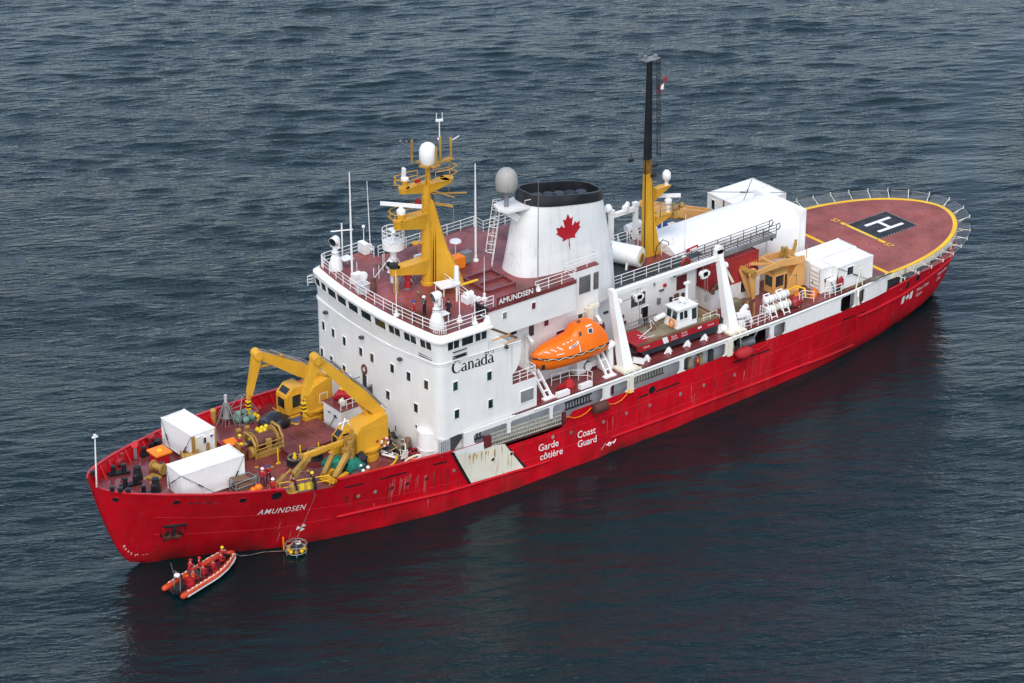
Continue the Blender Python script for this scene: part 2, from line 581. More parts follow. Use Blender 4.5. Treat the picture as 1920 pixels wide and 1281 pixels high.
def make_sea():
    def axis(a, b, step, far):
        core = np.arange(a, b + step / 2, step)
        g, s, x = [], step, 0
        while x < far:
            s *= 1.16
            x += s
            g.append(x)
        g = np.array(g)
        return np.concatenate([a - g[::-1], core, b + g])
    xs = axis(-52, 172, .33, 9000)
    ys = axis(-78, 178, .33, 9000)
    X, Y = np.meshgrid(xs, ys)
    hx = np.gradient(xs)
    hy = np.gradient(ys)
    cell = np.maximum(hx[None, :], hy[:, None])
    rng = np.random.default_rng(5)
    Z = np.zeros_like(X)
    DX = np.zeros_like(X)
    DY = np.zeros_like(X)
    waves = []
    base = math.radians(62)
    for i in range(90):
        lam = 1.0 * (2.6 / 1.0) ** rng.random() if i < 52 else 2.6 * (15 / 2.6) ** rng.random()
        spread = .24 if lam < 2.6 else .40
        waves.append((lam, base + rng.normal(0, spread), (.0205 if lam < 2.6 else .0105)))
    waves += [(26, math.radians(40), .012), (34, math.radians(84), .012), (19, math.radians(66), .012), (48, math.radians(58), .012)]
    # slow patches of rougher and smoother water
    gx = X / 42 + .6 * np.sin(Y / 33)
    gy = Y / 30 + .5 * np.sin(X / 51 + 1)
    patch = .85 + .22 * np.sin(gx * 1.7 + .4) * np.sin(gy * 1.3 + 1.1) + .14 * np.sin(gx * 3.1 - gy * 2.2)
    # lee on the port side of the ship: wind ripples die down beside the hull
    hullx = np.clip(X, 2, 95)
    side = np.interp(hullx, WL_X, WL_Y)
    dist = np.maximum(-Y - side, 0) + 1.2 * np.maximum(0, np.abs(X - 50) - 46)
    lee = np.where(Y < 0, np.exp(-(dist / 13.0) ** 2), 0)
    lee = lee * (.85 + .15 * np.sin(gx * 4) * np.sin(gy * 5))
    # smooth slick curving away behind the stern, and faint calmer streaks elsewhere
    wake = np.full_like(X, 1e3)
    WP = [(101, 2), (108, 5), (117, 12), (126, 22), (140, 33), (160, 42)]
    for (xa, ya), (xb, yb) in zip(WP[:-1], WP[1:]):
        dx, dy = xb - xa, yb - ya
        u = np.clip(((X - xa) * dx + (Y - ya) * dy) / (dx * dx + dy * dy), 0, 1)
        wake = np.minimum(wake, np.hypot(X - xa - u * dx, Y - ya - u * dy))
    lee = np.maximum(lee, .85 * np.exp(-(wake / 4.5) ** 2))
    calm = np.clip(np.sin(X / 23 + 1.3 * np.sin(Y / 37 + .7)) * np.sin(Y / 17 + 1.1 * np.sin(X / 29)) - .25, 0, 1)
    lee = np.maximum(lee, .5 * calm)
    for lam, th, st in waves:
        k = 2 * PI / lam
        a = st * lam / (2 * PI) * 1.55
        ph = (X * math.cos(th) + Y * math.sin(th)) * k + rng.random() * 2 * PI
        w = a * np.clip(lam / (3.2 * cell) - .6, 0, 1) * (patch * (1 - .85 * lee) if lam < 12 else 1 - .4 * lee)
        Z += w * np.cos(ph)
        s = .8 * w * np.sin(ph)
        DX -= s * math.cos(th)
        DY -= s * math.sin(th)
    ny, nx = X.shape
    vs = np.stack([X + DX, Y + DY, Z], -1).reshape(-1, 3)
    me = bpy.data.meshes.new('sea')
    me.vertices.add(nx * ny)
    me.vertices.foreach_set('co', vs.ravel())
    i = np.arange(ny - 1)[:, None] * nx + np.arange(nx - 1)[None, :]
    q = np.stack([i, i + 1, i + nx + 1, i + nx], -1).reshape(-1, 4)
    me.loops.add(q.size)
    me.loops.foreach_set('vertex_index', q.ravel().astype(np.int32))
    me.polygons.add(len(q))
    me.polygons.foreach_set('loop_start', np.arange(0, q.size, 4, dtype=np.int32))
    me.polygons.foreach_set('use_smooth', np.ones(len(q), dtype=bool))
    me.update(calc_edges=True)
    at = me.attributes.new('lee', 'FLOAT', 'POINT')
    at.data.foreach_set('value', lee.ravel().astype(np.float32))
    m = bpy.data.materials.new('sea_water')
    m.use_nodes = True
    n = m.node_tree
    L = n.links.new
    p = n.nodes['Principled BSDF']
    p.inputs['Base Color'].default_value = (.0018, .0115, .0130, 1)
    p.inputs['Roughness'].default_value = .05
    p.inputs['IOR'].default_value = 1.333
    tc = n.nodes.new('ShaderNodeTexCoord')
    prev = None
    an = n.nodes.new('ShaderNodeAttribute')
    an.attribute_name = 'lee'
    for sc, st, di, rot, sq in ((1.3, .8, .12, 62, .26), (2.8, .7, .06, 54, .34), (5.5, .35, .02, 72, .45)):
        mp = n.nodes.new('ShaderNodeMapping')
        mp.inputs['Rotation'].default_value = (0, 0, -math.radians(rot))
        L(tc.outputs['Object'], mp.inputs[0])
        m2 = n.nodes.new('ShaderNodeMapping')
        m2.inputs['Scale'].default_value = (sc, sc * sq, sc)
        L(mp.outputs[0], m2.inputs[0])
        t = n.nodes.new('ShaderNodeTexNoise')
        t.inputs['Scale'].default_value = 1
        t.inputs['Detail'].default_value = 4
        t.inputs['Roughness'].default_value = .55
        t.inputs['Distortion'].default_value = .35
        L(m2.outputs[0], t.inputs['Vector'])
        b = n.nodes.new('ShaderNodeBump')
        mr = n.nodes.new('ShaderNodeMapRange')
        mr.inputs[3].default_value = st
        mr.inputs[4].default_value = st * .12
        L(an.outputs['Fac'], mr.inputs[0])
        L(mr.outputs[0], b.inputs['Strength'])
        b.inputs['Distance'].default_value = di * 3
        L(t.outputs['Fac'], b.inputs['Height'])
        if prev:
            L(prev.outputs[0], b.inputs['Normal'])
        prev = b
    L(prev.outputs[0], p.inputs['Normal'])
    me.materials.append(m)
    o = bpy.data.objects.new('sea', me)
    COL.objects.link(o)
    o['kind'] = 'structure'
    return o


make_sea()

# ------------------------------------------------------------------ the ship
ship = thing('coast_guard_ship', 'large red and white icebreaking ship with leaf on its white funnel and helicopter deck aft',
             'ship', (0, 0, 0))
NCOL = 230
IDX = np.linspace(0, len(HT_X) - 1, NCOL)
# extra columns so that the bulwark cuts are crisp
GAPS = [(13.95, 18.72, .28), (33.55, 42.5, -.15)]


def hull_point(s, t, side):
    Xr, Yr = hull_row(t)
    k = np.arange(len(Xr))
    x, y = float(np.interp(s, k, Xr)), float(np.interp(s, k, Yr))
    z = t * sheer(x)
    if side < 0:
        for a, b, dz in GAPS:
            if a < x < b:
                z = min(z, deck_z(x) + dz)
                y = hull_y(x, z)
    return x, side * y, z


def make_hull():
    b = MB()
    T = [-.3, -.12, -.04, 0, .04, .1, .18, .27, .36, .46, .56, .66, .75, .83, .9, .95, 1.0]
    for side in (-1, 1):
        rows = [[hull_point(s, t, side) for s in IDX] for t in T]
        for A, Bp in zip(rows[:-1], rows[1:]):
            b.strip(A, Bp)
    o = b.build('hull', HULL, ship, smooth=40)
    return o


hull = make_hull()


def on_hull(x, z, off=.015, side=-1):
    return (x, side * (hull_y(x, z) + off), z)


def hull_sheet(poly_rows, mat, name, off=.012, parent=hull, label=None):
    """rows of (x,z) laid on the port shell"""
    b = MB()
    rows = [[on_hull(x, z, off) for x, z in r] for r in poly_rows]
    for A, Bp in zip(rows[:-1], rows[1:]):
        b.strip(A, Bp)
    return b.build(name, mat, parent, label=label)


def quad_rows(a, bq, c, d, n=14, m=8):
    """grid inside a quadrilateral a-b (bottom) d-c (top), in (x,z)"""
    rows = []
    for j in range(m + 1):
        v = j / m
        p = (a[0] + (d[0] - a[0]) * v, a[1] + (d[1] - a[1]) * v)
        q = (bq[0] + (c[0] - bq[0]) * v, bq[1] + (c[1] - bq[1]) * v)
        rows.append([(p[0] + (q[0] - p[0]) * i / n, p[1] + (q[1] - p[1]) * i / n) for i in range(n + 1)])
    return rows


def hull_line(pts, n=40):
    xs = [p[0] for p in pts]
    zs = [p[1] for p in pts]
    L = np.linspace(0, len(pts) - 1, n)
    return [(float(np.interp(l, range(len(pts)), xs)), float(np.interp(l, range(len(pts)), zs))) for l in L]


def strake(pts, r=.16, name='rubbing_strake', side=-1, n=50):
    b = MB()
    b.tube([on_hull(x, z, .02, side) for x, z in hull_line(pts, n)], [r * .3] + [r] * (n - 2) + [r * .3], 6)
    return b.build(name, HULL, hull, smooth=50)


for sd in (-1, 1):
    strake([(19.3, 2.36), (22.8, 2.26), (27.8, 2.07), (31.8, 1.93), (36.6, 1.82), (41, 1.6)], side=sd)
    strake([(47.9, 1.6), (51.4, 1.55), (61.3, 1.45), (71.9, 1.22), (73.4, 1.12), (80, .76)], side=sd)
    strake([(80, .76), (79.4, 4.1)], .12, side=sd, n=14)
    strake([(79.4, 4.12), (83, 4.0), (87, 3.95), (91, 4.1), (94.2, 4.25), (96.2, 4.35), (97.6, 4.4)], .14, side=sd)
# thin welded seams and vertical frames showing through the plating
for pts in ([(4.2, 5.6), (8, 4.9), (17.6, 3.85), (24.7, 3.04), (33.2, 2.63), (39, 2.42), (51.4, 2.15), (64.7, 2.13), (79.4, 2.2)],
            [(4.6, 3.4), (8, 2.9), (13, 2.5), (19, 2.3)], [(33, 4.25), (50, 3.95), (62, 3.9), (78, 4.25)]):
    b = MB()
    b.tube([on_hull(x, z, -.012) for x, z in hull_line(pts, 70)], .035, 5)
    b.build('weld_seam', HULL, hull)
for x in (27.9, 31.2, 51.2, 60.1, 69.2, 76.1):
    b = MB()
    b.tube([on_hull(x, z, -.02) for z in np.linspace(1.9, 5.2, 10)], .05, 5)
    b.build('weld_seam', HULL, hull)

# weathered cream panel with slanted black edges, below the white house
hull_sheet(quad_rows((32.25, 2.1), (37.85, 1.88), (35.75, 4.95), (30.2, 6.0), 26, 20), CREAM, 'cream_panel', off=.06, label='rust stained cream panel')
hull_sheet(quad_rows((30.65, 5.55), (33.45, 5.05), (33.45, 5.93), (30.05, 6.04), 16, 5), WHITE, 'white_panel', off=.07)
hull_sheet(quad_rows((31.95, 2.1), (32.25, 2.1), (30.2, 6.0), (29.9, 6.0), 2, 20), BLACK, 'black_edge', off=.075)
hull_sheet(quad_rows((37.85, 1.88), (38.15, 1.88), (36.1, 4.6), (35.85, 4.8), 2, 20), BLACK, 'black_edge', off=.075)

# freeing ports: long dark slots
for a, bq in (((19.55, 5.55), (21.4, 5.42)), ((23.0, 5.36), (25.6, 5.27)), ((28.2, 5.22), (29.6, 5.18)), ((30.75, 5.1), (33.3, 4.95)),
              ((51.0, 4.62), (52.3, 4.62)), ((53.2, 4.6), (56.1, 4.6)), ((62.7, 4.56), (67.4, 4.52)), ((77.2, 4.5), (79.1, 4.4)), ((79.85, 4.36), (80.6, 4.3))):
    h = .085
    hull_sheet(quad_rows((a[0], a[1] - h), (bq[0], bq[1] - h), (bq[0], bq[1] + h), (a[0], a[1] + h), 8, 1), BLACK, 'freeing_port')


def porthole(x, z, r=.2, mat=GLASSG, parent=hull, rim=HULL, lift=0):
    p = V(on_hull(x, z, lift))
    q = V(on_hull(x, z + .2, lift)) - p
    t = V(on_hull(x + .2, z, lift)) - p
    nrm = q.cross(t).normalized()
    if nrm.y > 0:
        nrm = -nrm
    b = MB()
    b.mat(rim).tube([p + (q.normalized() * math.sin(a) + t.normalized() * math.cos(a)) * r for a in np.linspace(0, 2 * PI, 13)[:-1]], .04, 5, True)
    b.mat(mat).cyl(p - nrm * .08, p + nrm * .03, r, n=14)
    return b.build('porthole', parent=parent)


for x, z, m in ((21.1, 4.14, PALEGRN), (22.7, 4.11, PALEGRN), (24.3, 4.02, RUBBER), (25.8, 4, RUBBER), (27.7, 4, RUBBER), (30.4, 3.99, GREYM),
                (34.5, 3.8, RUBBER), (36.5, 3.74, RUBBER), (41.15, 3.88, PALEGRN), (43.25, 3.63, GREYM), (47, 3.5, GREYM), (49.7, 3.49, GREYM),
                (52.5, 3.4, GREYM), (56.2, 3.38, GREYM), (59.1, 3.37, GREYM), (63, 3.2, GREYM)):
    porthole(x, z, .19, m, rim=CREAM if 33 < x < 38 else HULL, lift=.06 if 33 < x < 38 else 0)
porthole(52.7, 4.93, .42, BLACK)
porthole(87.4, 4.75, .42, BLACK)
porthole(89.2, 4.95, .42, BLACK)
porthole(95.0, 5.5, .3, BLACK)
for x, z, r in ((13.36, 6.55, .5), (5.55, 7.25, .33), (10.64, 6.62, .33)):
    porthole(x, z, r, BLACK).name = 'fairlead'
porthole(1.25, 7.9, .3, BLACK).name = 'fairlead'


# bow anchor in its recess
def anchor(side):
    b = MB()
    c = V(on_hull(5.95, 3.75, 0, side))
    t = (V(on_hull(6.5, 3.75, 0, side)) - c).normalized()
    u = (V(on_hull(5.95, 4.3, 0, side)) - c).normalized()
    nn = t.cross(u) * (-side)
    nn = nn if nn.y * side > 0 else -nn
    P = lambda a, h, d=.05: c + t * a + u * h + nn * d
    b.mat(BLACK).add([P(-1.0, -.8, .02), P(1.0, -.8, .02), P(1.0, .75, .02), P(-1.0, .75, .02)], [(0, 1, 2, 3)])
    b.mat(RED).beam(P(-.95, -.1, .05), P(.95, -.1, .05), 1.0, .06, up=nn)
    b.mat(RUBBER).beam(P(0, .6, .2), P(0, -.75, .25), .28, .25, up=nn)
    b.mat(RUSTB).beam(P(-.75, -.6, .22), P(.75, -.6, .22), .3, .3, up=nn)
    for s in (-1, 1):
        b.mat(RUBBER).beam(P(s * .62, -.6, .2), P(s * .45, .35, .3), .34, .16, .12, .1, up=nn)
    b.mat(BLACK).beam(P(-1.0, .72, .1), P(1.0, .72, .1), .14, .2, up=nn)
    b.beam(P(-.5, -.9, .05), P(-.5, -1.5, .02), .16, .04, up=nn)
    b.beam(P(.45, -.9, .05), P(.45, -1.4, .02), .16, .04, up=nn)
    return b.build('anchor', parent=hull)


anchor(-1)
anchor(1)


def hull_text(s, x0, z0, size, slope=0., **k):
    return lettering(s, size, lambda x, y: on_hull(x0 + x, z0 + y + slope * x, .02), k.pop('mat', WHITE2), hull, **k)


hull_text('AMUNDSEN', 12.2, 4.5, .86, -.085, shear=.2, bold=.004, sx=.78, space=1.16)
hull_text('Garde', 39.5, 2.92, .98, -.06, bold=.008, sx=.93)
hull_text('c\u00f4ti\u00e8re', 39.68, 1.97, .98, -.06, bold=.008, sx=.93)
hull_text('Coast', 43.95, 2.78, .98, -.05, bold=.008, sx=.9)
hull_text('Guard', 43.98, 1.84, .98, -.05, bold=.008, sx=.9)
hull_text('P\u00eaches et Oc\u00e9ans', 89.6, 3.12, .62, -.02, sx=.52)
hull_text('Canada', 89.7, 2.45, .62, -.02, sx=.62)
hull_text('Fisheries and Oceans', 93.6, 3.3, .62, .0, sx=.42)
hull_text('Canada', 93.65, 2.65, .62, .0, sx=.5)
# white bar - leaf - bar flag on the quarter
for a in (87.0, 88.45):
    hull_sheet(quad_rows((a, 2.65), (a + .45, 2.68), (a + .42, 3.6), (a - .03, 3.55), 3, 4), WHITE2, 'flag_bar', off=.02)
b = MB()
b.add([on_hull(88.0 + x, 3.15 + y, .02) for x, y in leaf_poly(.8)], [tuple(range(37))])
b.build('flag_leaf', WHITE2, hull)
# draught marks on the stem, thruster mark amidships
for i, (x, z, s) in enumerate(((2.35, 2.30, '8'), (2.5, 1.96, '6'), (2.72, 1.62, '4'), (3.0, 1.3, '2'), (3.4, 1.05, 'M'))):
    hull_text(s, x, z, .36)
hull_text('\u2013 \u2013', 4.0, .95, .4)
for k in range(4):
    hull_text('\u2013', 46.75 + .12 * k, .62 + .14 * k, .5, sx=.8)
b = MB()
b.tube([on_hull(47.75 + .18 * math.cos(a), .98 + .18 * math.sin(a), .02) for a in np.linspace(0, 2 * PI, 13)[:-1]], .035, 4, True)
b.tube([on_hull(47.35, .98, .02), on_hull(48.4, 1.05, .02)], .04, 4)
b.tube([on_hull(48.25, .85, .02), on_hull(48.5, 1.25, .02)], .04, 4)
b.build('thruster_mark', WHITE2, hull)
# faint darker smear of painted-over letters
hull_sheet(quad_rows((6.3, 6.95), (8.9, 6.55), (8.9, 6.72), (6.3, 7.12), 10, 1), paint('faded_letters', (.33, .02, .03), .5, .4, scale=5), 'faded_lettering')


STAIN = [paint('pale_scrape', (.50, .13, .12), .6, .3, scale=4), paint('rust_run', (.22, .045, .02), .7, .3, scale=4), paint('dark_run', (.25, .004, .010), .6, .3, scale=4)]
rg = random.Random(21)
runs = [(25.0 + rg.uniform(-1.4, 2.6), 5.0 - rg.random() * .8, rg.uniform(.6, 2.2), 0) for _ in range(20)]
runs += [(rg.choice((20.2, 24.2, 29, 36, 55, 64.5, 66.3, 78, 80.2, 83.0, 51.5)) + rg.uniform(-.9, .9), 4.5, rg.uniform(.7, 2.4), rg.choice((1, 2, 2))) for _ in range(34)]
runs += [(rg.uniform(9, 88), rg.uniform(1.8, 4.6), rg.uniform(.5, 1.8), rg.choice((0, 2, 2))) for _ in range(44)]
for x, z, ln, k in runs:
    w = rg.uniform(.02, .07)
    hull_sheet([[(x - w * f, zz), (x + w * f * .7, zz)] for zz, f in ((z, .7), (z - ln * .3, 1), (z - ln * .7, .6), (z - ln, .1))], STAIN[k], 'paint_run', off=.008)

OCH = paint('ochre_stain', (.52, .33, .09), .7, .25, scale=5)
for k in range(15):
    x = 31.6 + 4.3 * rg.random() ** 1.2
    zt = float(np.interp(x, (30.2, 33.4, 35.75), (5.5, 5.0, 4.85))) - rg.random() * .25
    w, ln = rg.uniform(.03, .12), rg.uniform(.3, 1.5)
    hull_sheet([[(x - w * f, zz), (x + w * f * .8, zz)] for zz, f in ((zt, .6), (zt - ln * .25, 1), (zt - ln * .6, .5), (zt - ln, .1))], OCH, 'paint_run', off=.068)

# ---------------- bulwark inside, cap rail, stays, foredeck
def rail_y(x):
    return hull_y(x, sheer(x))


def deck_rows(x0, x1, n, inset=.1, zoff=0.):
    A, Bp = [], []
    for x in np.linspace(x0, x1, n):
        z = deck_z(x) + zoff
        w = max(.05, min(hull_y(x, z), rail_y(x)) - inset)
        A.append((x, -w, z))
        Bp.append((x, w, z))
    return A, Bp


b = MB()
A, Bp = deck_rows(.75, 30.5, 60)
b.strip(A, Bp)
foredeck = b.build('foredeck', MAROON, ship)
b = MB()
A, Bp = deck_rows(30.5, 97.5, 40, .12)
b.strip(A, Bp)
b.build('main_deck', MAROON, ship)

for side, segs in ((-1, [(.35, 13.9), (18.75, 30.2)]), (1, [(.35, 30.2)])):
    for a, c in segs:
        b = MB()
        xs = np.linspace(a, c, max(8, int((c - a) * 3)))
        top_o = [(x, side * (rail_y(x) + .06), sheer(x) + .05) for x in xs]
        top_i = [(x, side * max(.02, rail_y(x) - .22), sheer(x) + .05) for x in xs]
        low_o = [(x, side * (rail_y(x) + .06), sheer(x) - .06) for x in xs]
        low_i = [(x, side * max(.02, rail_y(x) - .22), sheer(x) - .06) for x in xs]
        for P, Q in ((top_o, top_i), (low_o, low_i), (top_o, low_o), (top_i, low_i)):
            b.strip(P, Q)
        b.build('cap_rail', RED, hull)
        b = MB()
        b.strip([(x, side * max(.02, rail_y(x) - .1), sheer(x)) for x in xs],
                [(x, side * max(.02, min(hull_y(x, deck_z(x)), rail_y(x)) - .1), deck_z(x) - .05) for x in xs])
        b.build('bulwark', RED, hull)
for side in (-1, 1):
    for x in np.arange(1.6, 29, 1.15):
        if side < 0 and 13.4 < x < 19.2:
            continue
        h = deck_z(x)
        w1 = rail_y(x) - .15
        w0 = min(hull_y(x, h), rail_y(x)) - .1
        b = MB()
        b.prism([(side * w1, sheer(x) - .05), (side * w0, h), (side * (w0 - .62), h), (side * (w1 - .12), sheer(x) - .05)], x - .05, x + .05, 'X')
        b.build('bulwark_stay', RED, hull)


# ---------------- side plating of the walkway between rail and boat deck (port and starboard)
BD = 7.38
OPEN = [(32.45, 36.1, 6.95), (36.45, 40.85, 6.95), (41.15, 46.95, 6.98), (47.75, 49.85, 6.85), (50.5, 56.1, 6.88), (56.55, 61.7, 6.95),
        (62.6, 67.3, 6.95), (67.8, 69.3, 6.9), (76.75, 78.75, 7.05), (79.35, 80.2, 7.0)]


def plate_y(x):
    return rail_y(x) - .02


def side_plating(side):
    b = MB()

    def piece(x0, x1, z0, z1):
        """z0/z1 may be functions of x"""
        f0 = z0 if callable(z0) else (lambda x: z0)
        f1 = z1 if callable(z1) else (lambda x: z1)
        n = max(2, int((x1 - x0) * 1.2))
        xs = np.linspace(x0, x1, n + 1)
        for p, q in zip(xs[:-1], xs[1:]):
            vs = []
            for x in (p, q):
                y = plate_y(x)
                vs += [(x, side * y, f0(x)), (x, side * (y - .16), f0(x)), (x, side * (y - .16), f1(x)), (x, side * y, f1(x))]
            b.add(vs, [(0, 4, 7, 3), (1, 2, 6, 5), (0, 1, 5, 4), (2, 3, 7, 6)])
            if p == x0:
                b.add(vs[:4], [(0, 1, 2, 3)])
            if q == x1:
                b.add(vs[4:], [(0, 1, 2, 3)])
    x = 31.4
    for a, c, zt in OPEN + [(83.6, 83.6, 7)]:
        piece(x, a, lambda x: sheer(x) - .03, BD)
        if c > a:
            piece(a, c, zt, BD)
            for sx, xe in ((1, a), (-1, c)):
                r = .28
                for zc, up in ((zt, -1), (sheer(xe) - .02, 1)):
                    pl = [(xe, zc)] + [(xe + sx * r * (1 - math.sin(t)), zc + up * r * (1 - math.cos(t))) for t in np.linspace(0, PI / 2, 5)]
                    y = plate_y(xe)
                    if not (up > 0 and 33.5 < xe < 42.6):
                        b.prism(pl, side * y, side * (y - .16), 'Y')
        x = c
    return b.build('side_plating', WHITE, ship)


side_plating(-1)
side_plating(1)
# guard moulding along the boat deck edge
for side in (-1, 1):
    b = MB()
    b.tube([(x, side * (plate_y(x) + .03), BD - .1) for x in np.linspace(39, 83.4, 40)], .09, 6)
    b.build('deck_edge_moulding', WHITE, ship)
    for x, w in ((50.15, .5), (62.15, .6)):
        b = MB()
        b.box((x, side * (plate_y(x) + .06), 6.35), (w, .22, 1.7))
        b.build('fender_post', CREAM, ship)

# inner walls of the walkway
for side in (-1, 1):
    for x0, x1 in ((32.42, 62.4), (67.6, 76.4), (79.1, 83.2)):
        b = MB()
        n = max(2, int((x1 - x0) / 2))
        xs = np.linspace(x0, x1, n)
        b.strip([(x, side * (rail_y(x) - .95), 4.4) for x in xs], [(x, side * (rail_y(x) - .95), BD - .15) for x in xs])
        for x in xs[1:-1]:
            b.box((x, side * (rail_y(x) - .93), 6), (.08, .06, 2.6))
        b.build('walkway_wall', GREYI, ship)
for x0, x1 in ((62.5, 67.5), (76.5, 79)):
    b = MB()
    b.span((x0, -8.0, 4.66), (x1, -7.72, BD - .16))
    b.build('dark_bay_slab', BLACK, ship)  # black slab, puts the dark of the bay's interior into the colour

# boat deck
b = MB()
xs = np.linspace(37, 83.3, 60)
b.strip([(x, -(plate_y(x) - .02), BD) for x in xs], [(x, plate_y(x) - .02, BD) for x in xs])
b.strip([(x, -(plate_y(x) - .18), BD - .14) for x in xs], [(x, plate_y(x) - .18, BD - .14) for x in xs])
b.build('boat_deck', MAROON, ship)


# ---------------- superstructure
def front_curve(x0, k, hw, r, n=16):
    """plan of the curved house front from port corner to starboard corner"""
    pts = []
    for y in np.linspace(-(hw - r), hw - r, n):
        pts.append((x0 + k * y * y, y))
    xc = x0 + k * (hw - r) ** 2 + r * .9
    port = [(xc - r * .9 * math.cos(t) + 0, -(hw - r) - r * math.sin(t)) for t in np.linspace(PI / 2, .25, 6)]
    star = [(p[0], -p[1]) for p in port[::-1]]
    return port + pts + star


def house_block(b, plan, x_aft, hw, z0, z1, plan_top=None):
    lo = [(x_aft, -hw)] + plan + [(x_aft, hw)]
    pt = plan_top or plan
    hi = [(x_aft, -hw)] + pt + [(x_aft, hw)]
    k = len(lo)
    vs = [(x, y, z0) for x, y in lo] + [(x, y, z1) for x, y in hi]
    fs = [(i, (i + 1) % k, k + (i + 1) % k, k + i) for i in range(k)] + [tuple(range(k))[::-1], tuple(range(k, 2 * k))]
    b.add(vs, fs)


b = MB()
PL = front_curve(28.3, .008, 9.36, .9)
house_block(b, PL, 36.85, 9.36, BD - .1, 14.28)
PLI = front_curve(28.3, .008, 9.2, .9)
house_block(b, PLI, 32.4, 9.2, 4.6, BD - .1)
b.span((28.6, -7.8, 4.5), (37, 7.8, BD - .12))
b.span((36.85, -9.36, BD + .004), (39.6, 9.36, 10.24))
b.span((36.86, -6.0, 10.25), (39.61, 6.0, 14.19))
b.span((39.61, -6.0, BD + .004), (49.3, 6.0, 14.19))
b.span((45.56, -5.995, 14.19), (49.29, 5.995, 17.09))
arc = [(36.85, 10.26), (36.9, 11.3)] + [(36.9 + .95 * math.sin(t) ** 1.3, 11.3 + 2.2 * (1 - math.cos(t))) for t in np.linspace(.2, PI / 2, 8)] + [(37.85, 14.28), (36.8, 14.28)]
for s in (-1, 1):
    b.prism(arc, s * 9.36, s * 9.24, 'Y')
superst = b.build('superstructure', WHITE, ship, smooth=30)
# second deck beside the lifeboat
b = MB()
b.span((36.86, -9.3, 10.244), (39.6, -6.0, 10.26))
b.span((36.86, 6, 10.244), (39.6, 9.3, 10.26))
b.build('lookout_deck', MAROON, ship)


def nrm_frame(p, n):
    n = V(n).normalized()
    t = V((0, 0, 1)).cross(n).normalized()
    return V(p), n, t, n.cross(t)


def window(p, n, w, h, parent, gm=GLASS, fr=.045, mull=0, name='window', frm=WHITE2, tilt=0):
    """framed pane set in a wall facing n"""
    n = V(n).normalized() + V((0, 0, tilt))
    p, n, t, u = nrm_frame(p, n)
    b = MB()
    b.mat(frm)
    Q = lambda a, c, d: p + t * a + u * c + n * d
    for s in (-1, 1):
        b.beam(Q(-w / 2 - fr, s * (h / 2 + fr / 2), .0), Q(w / 2 + fr, s * (h / 2 + fr / 2), .0), fr, .09, up=n)
        b.beam(Q(s * (w / 2 + fr / 2), -h / 2, .0), Q(s * (w / 2 + fr / 2), h / 2, .0), fr, .09, up=n)
    for k in range(mull):
        a = -w / 2 + w * (k + 1) / (mull + 1)
        b.beam(Q(a, -h / 2, 0), Q(a, h / 2, 0), .07, .08, up=n)
    b.mat(gm).add([Q(-w / 2, -h / 2, .015), Q(w / 2, -h / 2, .015), Q(w / 2, h / 2, .015), Q(-w / 2, h / 2, .015)], [(0, 1, 2, 3)])
    return b.build(name, parent=parent)


def front_n(y, k=.008):
    return (-1, 2 * k * y, 0)


for y, z in ((7.76, 11.87), (5.94, 11.9), (3.98, 11.9), (1.28, 11.95), (-.44, 12.02), (-3.34, 12.12), (-5.55, 12.18), (-7.78, 12.2),
             (8.24, 8.98), (6.42, 8.98), (4.16, 9.02), (-2.66, 9.24), (-6.43, 9.45)):
    window((28.3 + .008 * y * y - .012, y, z), front_n(y), .52, .84, superst, GLASSG if y > 2 and random.random() < .7 else GLASS)
window((28.3 + .008 * 6.43 ** 2 - .012, -6.43, 7.66), front_n(-6.43), .22, .34, superst, BLACK, .03)
window((28.3, .8, 9.05), front_n(.8), .7, 1.75, superst, DKGREY, .08, name='door')
for x, z in ((30.67, 12.12), (34.33, 11.96), (30.79, 9.38), (34.45, 9.2)):
    window((x, -9.375, z), (0, -1, 0), .5, .84, superst, GLASSG)
window((38.5, -9.375, 8.72), (0, -1, 0), 1.45, 1.15, superst, GREYM, .07)
for x, z in ((33.0, 9.2), (31.2, 12.1), (34.6, 12.0)):
    window((x, 9.375, z), (0, 1, 0), .5, .84, superst)
# horizontal knuckle with handrail wires under the bridge
b = MB()
pl = [(x - .03 if abs(y) < 8.5 else x, y * 1.004) for x, y in PL]
KZ = lambda y: 14.24 + .36 * max(0, (-y - 3) / 6.3)
b.tube([(37.8, -9.41, 14.3)] + [(x - .04, y * 1.006, KZ(y)) for x, y in PL] + [(36.8, 9.41, 14.2)], .05, 5)
b.tube([(37.8, -9.41, 14.08)] + [(x - .03, y * 1.005, KZ(y) - .2) for x, y in PL], .025, 4)
b.build('knuckle_moulding', WHITE, superst)
# small round fittings and a lifebuoy-like ring beside the upper door
b = MB()
b.mat(RUSTB).tube([(28.22, .75 + .3 * math.cos(a), 10.45 + .42 * math.sin(a)) for a in np.linspace(0, 2 * PI, 15)[:-1]], .1, 6, True)
b.mat(WHITE).cyl((28.2, .75, 10.45), (28.27, .75, 10.45), .2)
b.build('fire_hose_reel', parent=superst)
# steel balcony in front of the upper door
b = MB()
b.box((27.75, .55, 7.95), (1.1, 2.0, .08))
for y in (-.4, .55, 1.5):
    b.cyl((27.25, y, 7.95), (27.25, y, 9.45), .045, n=6)
for z in (8.7, 9.4):
    b.tube([(28.25, -.4, z), (27.25, -.4, z), (27.25, 1.5, z), (28.25, 1.5, z)], .04, 5)
b.build('balcony', DKGREY, superst)
b = MB()
b.strip([(27.24, y, 7.98) for y in (-.4, .4)], [(27.24, y, 9.3) for y in (-.4, .4)])
b.strip([(27.25, -.41, 7.98), (28.25, -.41, 7.98)], [(27.25, -.41, 9.3), (28.25, -.41, 9.3)])
b.build('balcony_screen', DKGREY, superst)
